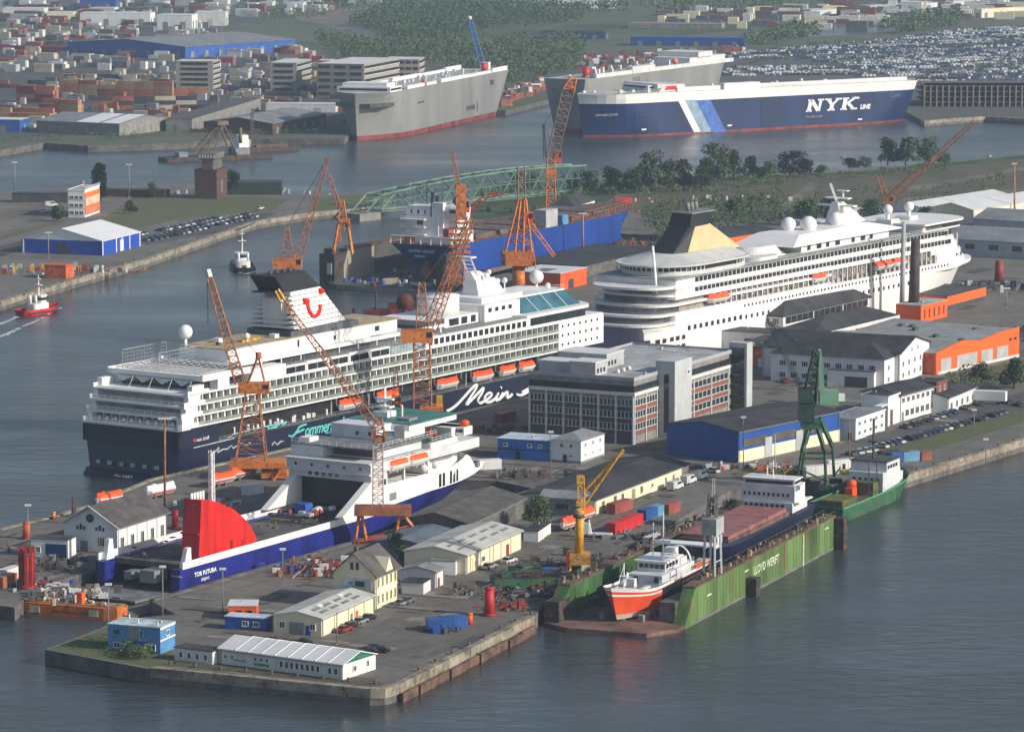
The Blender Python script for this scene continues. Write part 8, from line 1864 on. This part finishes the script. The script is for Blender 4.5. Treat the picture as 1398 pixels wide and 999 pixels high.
def scatter(name, label, cat, poly, n, mats, size, seed, a=0, hh=(1.4,2.2), kind='stuff'):
    r = random.Random(seed); P_ = [G(*q) for q in poly]; xs = [p.x for p in P_]; ys = [p.y for p in P_]; b = B()
    def inside(x, y):
        c_ = False; j = len(P_)-1
        for i in range(len(P_)):
            if (P_[i].y > y) != (P_[j].y > y) and x < (P_[j].x-P_[i].x)*(y-P_[i].y)/(P_[j].y-P_[i].y)+P_[i].x: c_ = not c_
            j = i
        return c_
    c_, s_ = math.cos(R(a)), math.sin(R(a)); kk = 0; tr = 0
    while kk < n and tr < 20*n:
        tr += 1; x = r.uniform(min(xs), max(xs)); y = r.uniform(min(ys), max(ys))
        u_, v_ = x*c_+y*s_, -x*s_+y*c_; v_ = round(v_/16)*16+r.uniform(-1.2,1.2); x, y = u_*c_-v_*s_, u_*s_+v_*c_
        if not inside(x, y): continue
        w_ = r.uniform(*size); d_ = r.uniform(*size)*.6; h = r.uniform(*hh); b.m = r.randrange(len(mats)); b.prism([(x+u*c_-v*s_, y+u*s_+v*c_) for u, v in ((-w_/2,-d_/2),(w_/2,-d_/2),(w_/2,d_/2),(-w_/2,d_/2))], LZ, LZ+h); kk += 1
    o = b.to(name, mats, None, kind=kind); tag(o, label, cat)
scatter('terminal_goods', 'mixed trucks, crates and goods spread over the left terminal', 'goods', [(0,150),(60,110),(240,95),(430,95),(460,135),(240,165),(60,185)], 330, [LGREY, MGREY, CMAT['rust'], CMAT['cream'], CMAT['yellow'], DCONC], (3,9), 31, -15, (1.5,4.5))
scatter('terminal_goods', 'mixed goods and low blocks around the upper left halls', 'goods', [(0,100),(0,30),(250,30),(440,78),(430,90),(200,96)], 330, [OFFW, LGREY, MGREY, DCONC, CMAT['dull red'], CMAT['cream']], (4,14), 32, -15, (2,6))
scatter('far_town', 'distant low buildings and vehicles along the top left edge', 'buildings', [(0,30),(0,2),(520,-2),(520,10),(340,26)], 300, [OFFW, BRICK, DCONC, LGREY, MGREY], (6,24), 33, -10, (3,9))
scatter('far_town', 'distant low buildings along the top right edge', 'buildings', [(850,22),(1398,0),(1398,26),(1240,40),(1070,42),(900,36)], 170, [OFFW, BRICK, DCONC, CREAM], (6,22), 34, -10, (3,8))
scatter('quay_goods', 'goods and vehicles on the quay beneath the office blocks', 'goods', [(470,178),(470,120),(520,118),(500,140)], 60, [DGREY, OFFW, DRED, MGREY], (2,6), 35, 0, (1.5,4))
scatter('quay_goods', 'red and white trucks on the quay between the carriers', 'goods', [(682,130),(745,108),(745,122),(690,146)], 70, [CMAT['dull red'], OFFW, DGREY, CRANED], (2,8), 36, 20, (1.5,4))
scatter('quay_goods', 'machines and crates in front of the royal blue hall', 'goods', [(780,82),(1018,66),(1018,72),(790,100)], 160, [CMAT['maroon'], OFFW, MGREY, DGREY, DGREY, CMAT['rust']], (2,6), 37, 10, (1.5,5))
# thousands of new cars: the nearest 300 one by one, the rest together
fb = B(); fb.box(-2.1,-.9,.3,2.1,.9,.95); fb.add([(-1.6,-.8,.95),(1.2,-.8,.95),(1.2,.8,.95),(-1.6,.8,.95),(-1.0,-.65,1.5),(.6,-.65,1.5),(.6,.65,1.5),(-1.0,.65,1.5)], [(4,5,6,7),(0,1,5,4),(1,2,6,5),(2,3,7,6),(3,0,4,7)])
FM = {n_: fb.mesh('parked_car', m) for n_, m in CARC}
r = random.Random(44); pts = []
poly = [G(*q) for q in ((960,84),(1000,72),(1180,58),(1300,42),(1450,34),(1450,138),(1262,140),(1250,104),(1000,106),(945,98))]
def inp(x, y):
    c_ = False; j = len(poly)-1
    for i in range(len(poly)):
        if (poly[i].y > y) != (poly[j].y > y) and x < (poly[j].x-poly[i].x)*(y-poly[i].y)/(poly[j].y-poly[i].y)+poly[i].x: c_ = not c_
        j = i
    return c_
ca, sa = math.cos(R(12)), math.sin(R(12)); v0 = 0
for j in range(0, 260):
    yy = 2100+j*5.6+(j//4)*5.5
    if yy > 3500: break
    for i in range(0, 330):
        xx = 150+i*2.7+(i//26)*9
        x = xx*ca-yy*sa+430; y = xx*sa+yy*ca-20
        bl = math.sin(x*.013+j*.09)*math.cos(y*.011)
        if inp(x, y) and bl > -.38 and (j % 9) < 7 and r.random() < .8: pts.append((x, y))
pts.sort(key=lambda q: q[1])
CK = ['white','silver','black','grey','dark blue','black','white','black','grey']
for (x, y) in pts[:175]:
    cn = r.choice(CK); o = put('parked_car', FM[cn], None, loc=(x, y, LZ+.04), rz=R(12+90)); tag(o, cn+' new car in the nearest rows of the huge car terminal', 'car', 'new cars in the nearest terminal rows')
b = B()
for (x, y) in pts[175:]:
    qk = int(x//30)*7+int(y//11)*13; b.m = ((qk*qk+qk//3) % 11) % 5 if r.random() < .65 else r.choice((0,1,2,3,4)); a_ = R(102); c_, s_ = math.cos(a_), math.sin(a_)
    P_ = lambda u, v: (x+u*c_-v*s_, y+u*s_+v*c_)
    b.prism([P_(-2,-.9),P_(2,-.9),P_(2,.9),P_(-2,.9)], LZ+.2, LZ+1.45, [P_(-1.6,-.7),P_(1.0,-.7),P_(1.0,.7),P_(-1.6,.7)])
o = b.to('parked_cars', [m for _, m in CARC], None, kind='stuff'); tag(o, 'thousands of new cars in rows on the car terminal', 'cars')
print('far cars', len(pts))
pp = B()
for k in range(8): a_ = k*math.pi/4; pp.box(1.5*math.cos(a_)-.3,1.5*math.sin(a_)-.3,.6,1.5*math.cos(a_)+.3,1.5*math.sin(a_)+.3,9.2)
p = G(37,802); pp.to('drum_rib', DRED, [o for o in bpy.data.objects if o.get('label') == 'red ribbed drum tower at the left yard'][0])
for q_ in ([(945,98),(1100,78),(1110,80),(955,101)],[(1100,92),(1260,70),(1262,74),(1104,96)],[(1262,104),(1398,88),(1398,92),(1264,108)],[(1300,66),(1398,56),(1398,60),(1300,70)],[(1060,66),(1180,60),(1180,63),(1062,70)]):
    mass('hedge', 'dark hedge strip between blocks of new cars', q_, 46, 3, 6, 50+q_[0][0], 1.4, 14, mats=[LEAF[0], LEAF[0], LEAF[1]])
# worn patches, joints and rails on the yard
def in_poly(x, y, P_):
    c_ = False; j = len(P_)-1
    for i in range(len(P_)):
        if (P_[i].y > y) != (P_[j].y > y) and x < (P_[j].x-P_[i].x)*(y-P_[i].y)/(P_[j].y-P_[i].y)+P_[i].x: c_ = not c_
        j = i
    return c_
GR_ = [g((165,848),(118,868),(66,886),(205,910),(240,905),(236,888),(200,880),(165,866)), g((232,908),(505,936),(525,934),(510,926),(300,906),(240,902)), g((1160,628),(1210,636),(1398,575),(1398,560),(1300,585))]
def in_land(x, y): return in_poly(x, y, pen) and not any(in_poly(x, y, q) for q in GR_)
r = random.Random(3); PM = [mat('patch_dark_asphalt', (.085,.08,.074), .9, var=.1), mat('patch_pale_concrete', (.22,.205,.18), .9, var=.12), mat('patch_brown_dirt', (.15,.12,.09), .95, var=.2)]
b = B()
for _ in range(420):
    x, y = r.choice(((r.uniform(250,720), r.uniform(760,930)), (r.uniform(560,1000), r.uniform(640,790)), (r.uniform(20,240), r.uniform(715,825)), (r.uniform(640,960), r.uniform(590,700)), (r.uniform(1000,1390), r.uniform(560,650)), (r.uniform(900,1390), r.uniform(440,560)), (r.uniform(860,1390), r.uniform(360,440))))
    p = G(x, y); a = R(r.choice((65,-25)))+r.uniform(-.06,.06); l = r.uniform(1.5,11); w_ = r.uniform(.5,3); b.m = r.randrange(3); c_, s_ = math.cos(a), math.sin(a)
    pts_ = [(-l,-w_*r.uniform(.8,1)),(-l*.2,-w_*r.uniform(.8,1.1)),(l,-w_*r.uniform(.7,1)),(l*r.uniform(.8,1.05),0),(l*.9,w_),(0,w_*r.uniform(.8,1.1)),(-l*.95,w_*r.uniform(.8,1))]; z = LZ+.055+.003*_/10
    if not all(in_land(p.x+u*1.3*c_-v*1.6*s_, p.y+u*1.3*s_+v*1.6*c_) for u, v in pts_): continue
    b.add([(p.x+u*c_-v*s_, p.y+u*s_+v*c_, z) for u, v in pts_], [tuple(range(k))])
o = b.to('asphalt_patches', PM, None, kind='structure')
def line(name, pts_, w_, m, z=LZ+.14, h=.06):
    b = B(); P_ = [Vector(q) for q in pts_]
    for a, c in zip(P_, P_[1:]): d = (c-a).normalized(); nn = Vector((-d.y, d.x))*w_/2; b.prism([a-nn, c-nn, c+nn, a+nn], z-h, z)
    return b.to(name, m, None, kind='structure')
RAIL = mat('crane_rail_steel', (.20,.17,.15), .5, metal=.5)
for off in (3.4, 13.5): line('crane_rail', [MS.w(-14,-19-off), MS.w(262,-19-off)], .35, RAIL)
for off in (-17.5, -24.0): line('crane_rail', [FE.w(-10,off), FE.w(145,off)], .3, RAIL)
line('crane_rail', [FE.w(-10,18), FE.w(145,18)], .3, RAIL)
for off in (33, 40): line('crane_rail', [GD.w(0,off), GD.w(150,off)], .3, RAIL)
line('road_edge_line', g((575,905),(716,846),(770,760)), .25, mat('road_paint', (.22,.21,.19), .8), LZ+.06, .02)
line('road_edge_line', g((520,868),(600,830),(720,762),(815,712),(960,655)), .2, mat('road_paint', (.22,.21,.19), .8), LZ+.06, .02)
line('road_edge_line', g((1190,640),(1398,578)), .2, mat('road_paint', (.5,.48,.42), .8), LZ+.08, .02)
# bollards along the quays
bb = B(); bb.tube((0,0,0),(0,0,.55),.28,8); bb.tube((0,0,.55),(0,0,.75),.42,8); BO = bb.mesh('bollard', mat('bollard_ochre', (.16,.12,.06), .7, rust=.4)); k_ = 0
for a, c, n, w9 in ((G(735,834),G(560,922),8,'brown-faced near'),(G(530,935),G(215,906),9,'white workshop'),(G(1240,646),G(1395,600),7,'right'),(G(20,408),G(340,305),14,'left channel')):
    for i in range(n):
        p = a.lerp(c, (i+.5)/n); o = put('bollard', BO, None, loc=(p.x, p.y, LZ+.02)); tag(o, 'squat mooring bollard on the edge of the %s quay' % w9, 'bollard', 'mooring bollards along the quays')
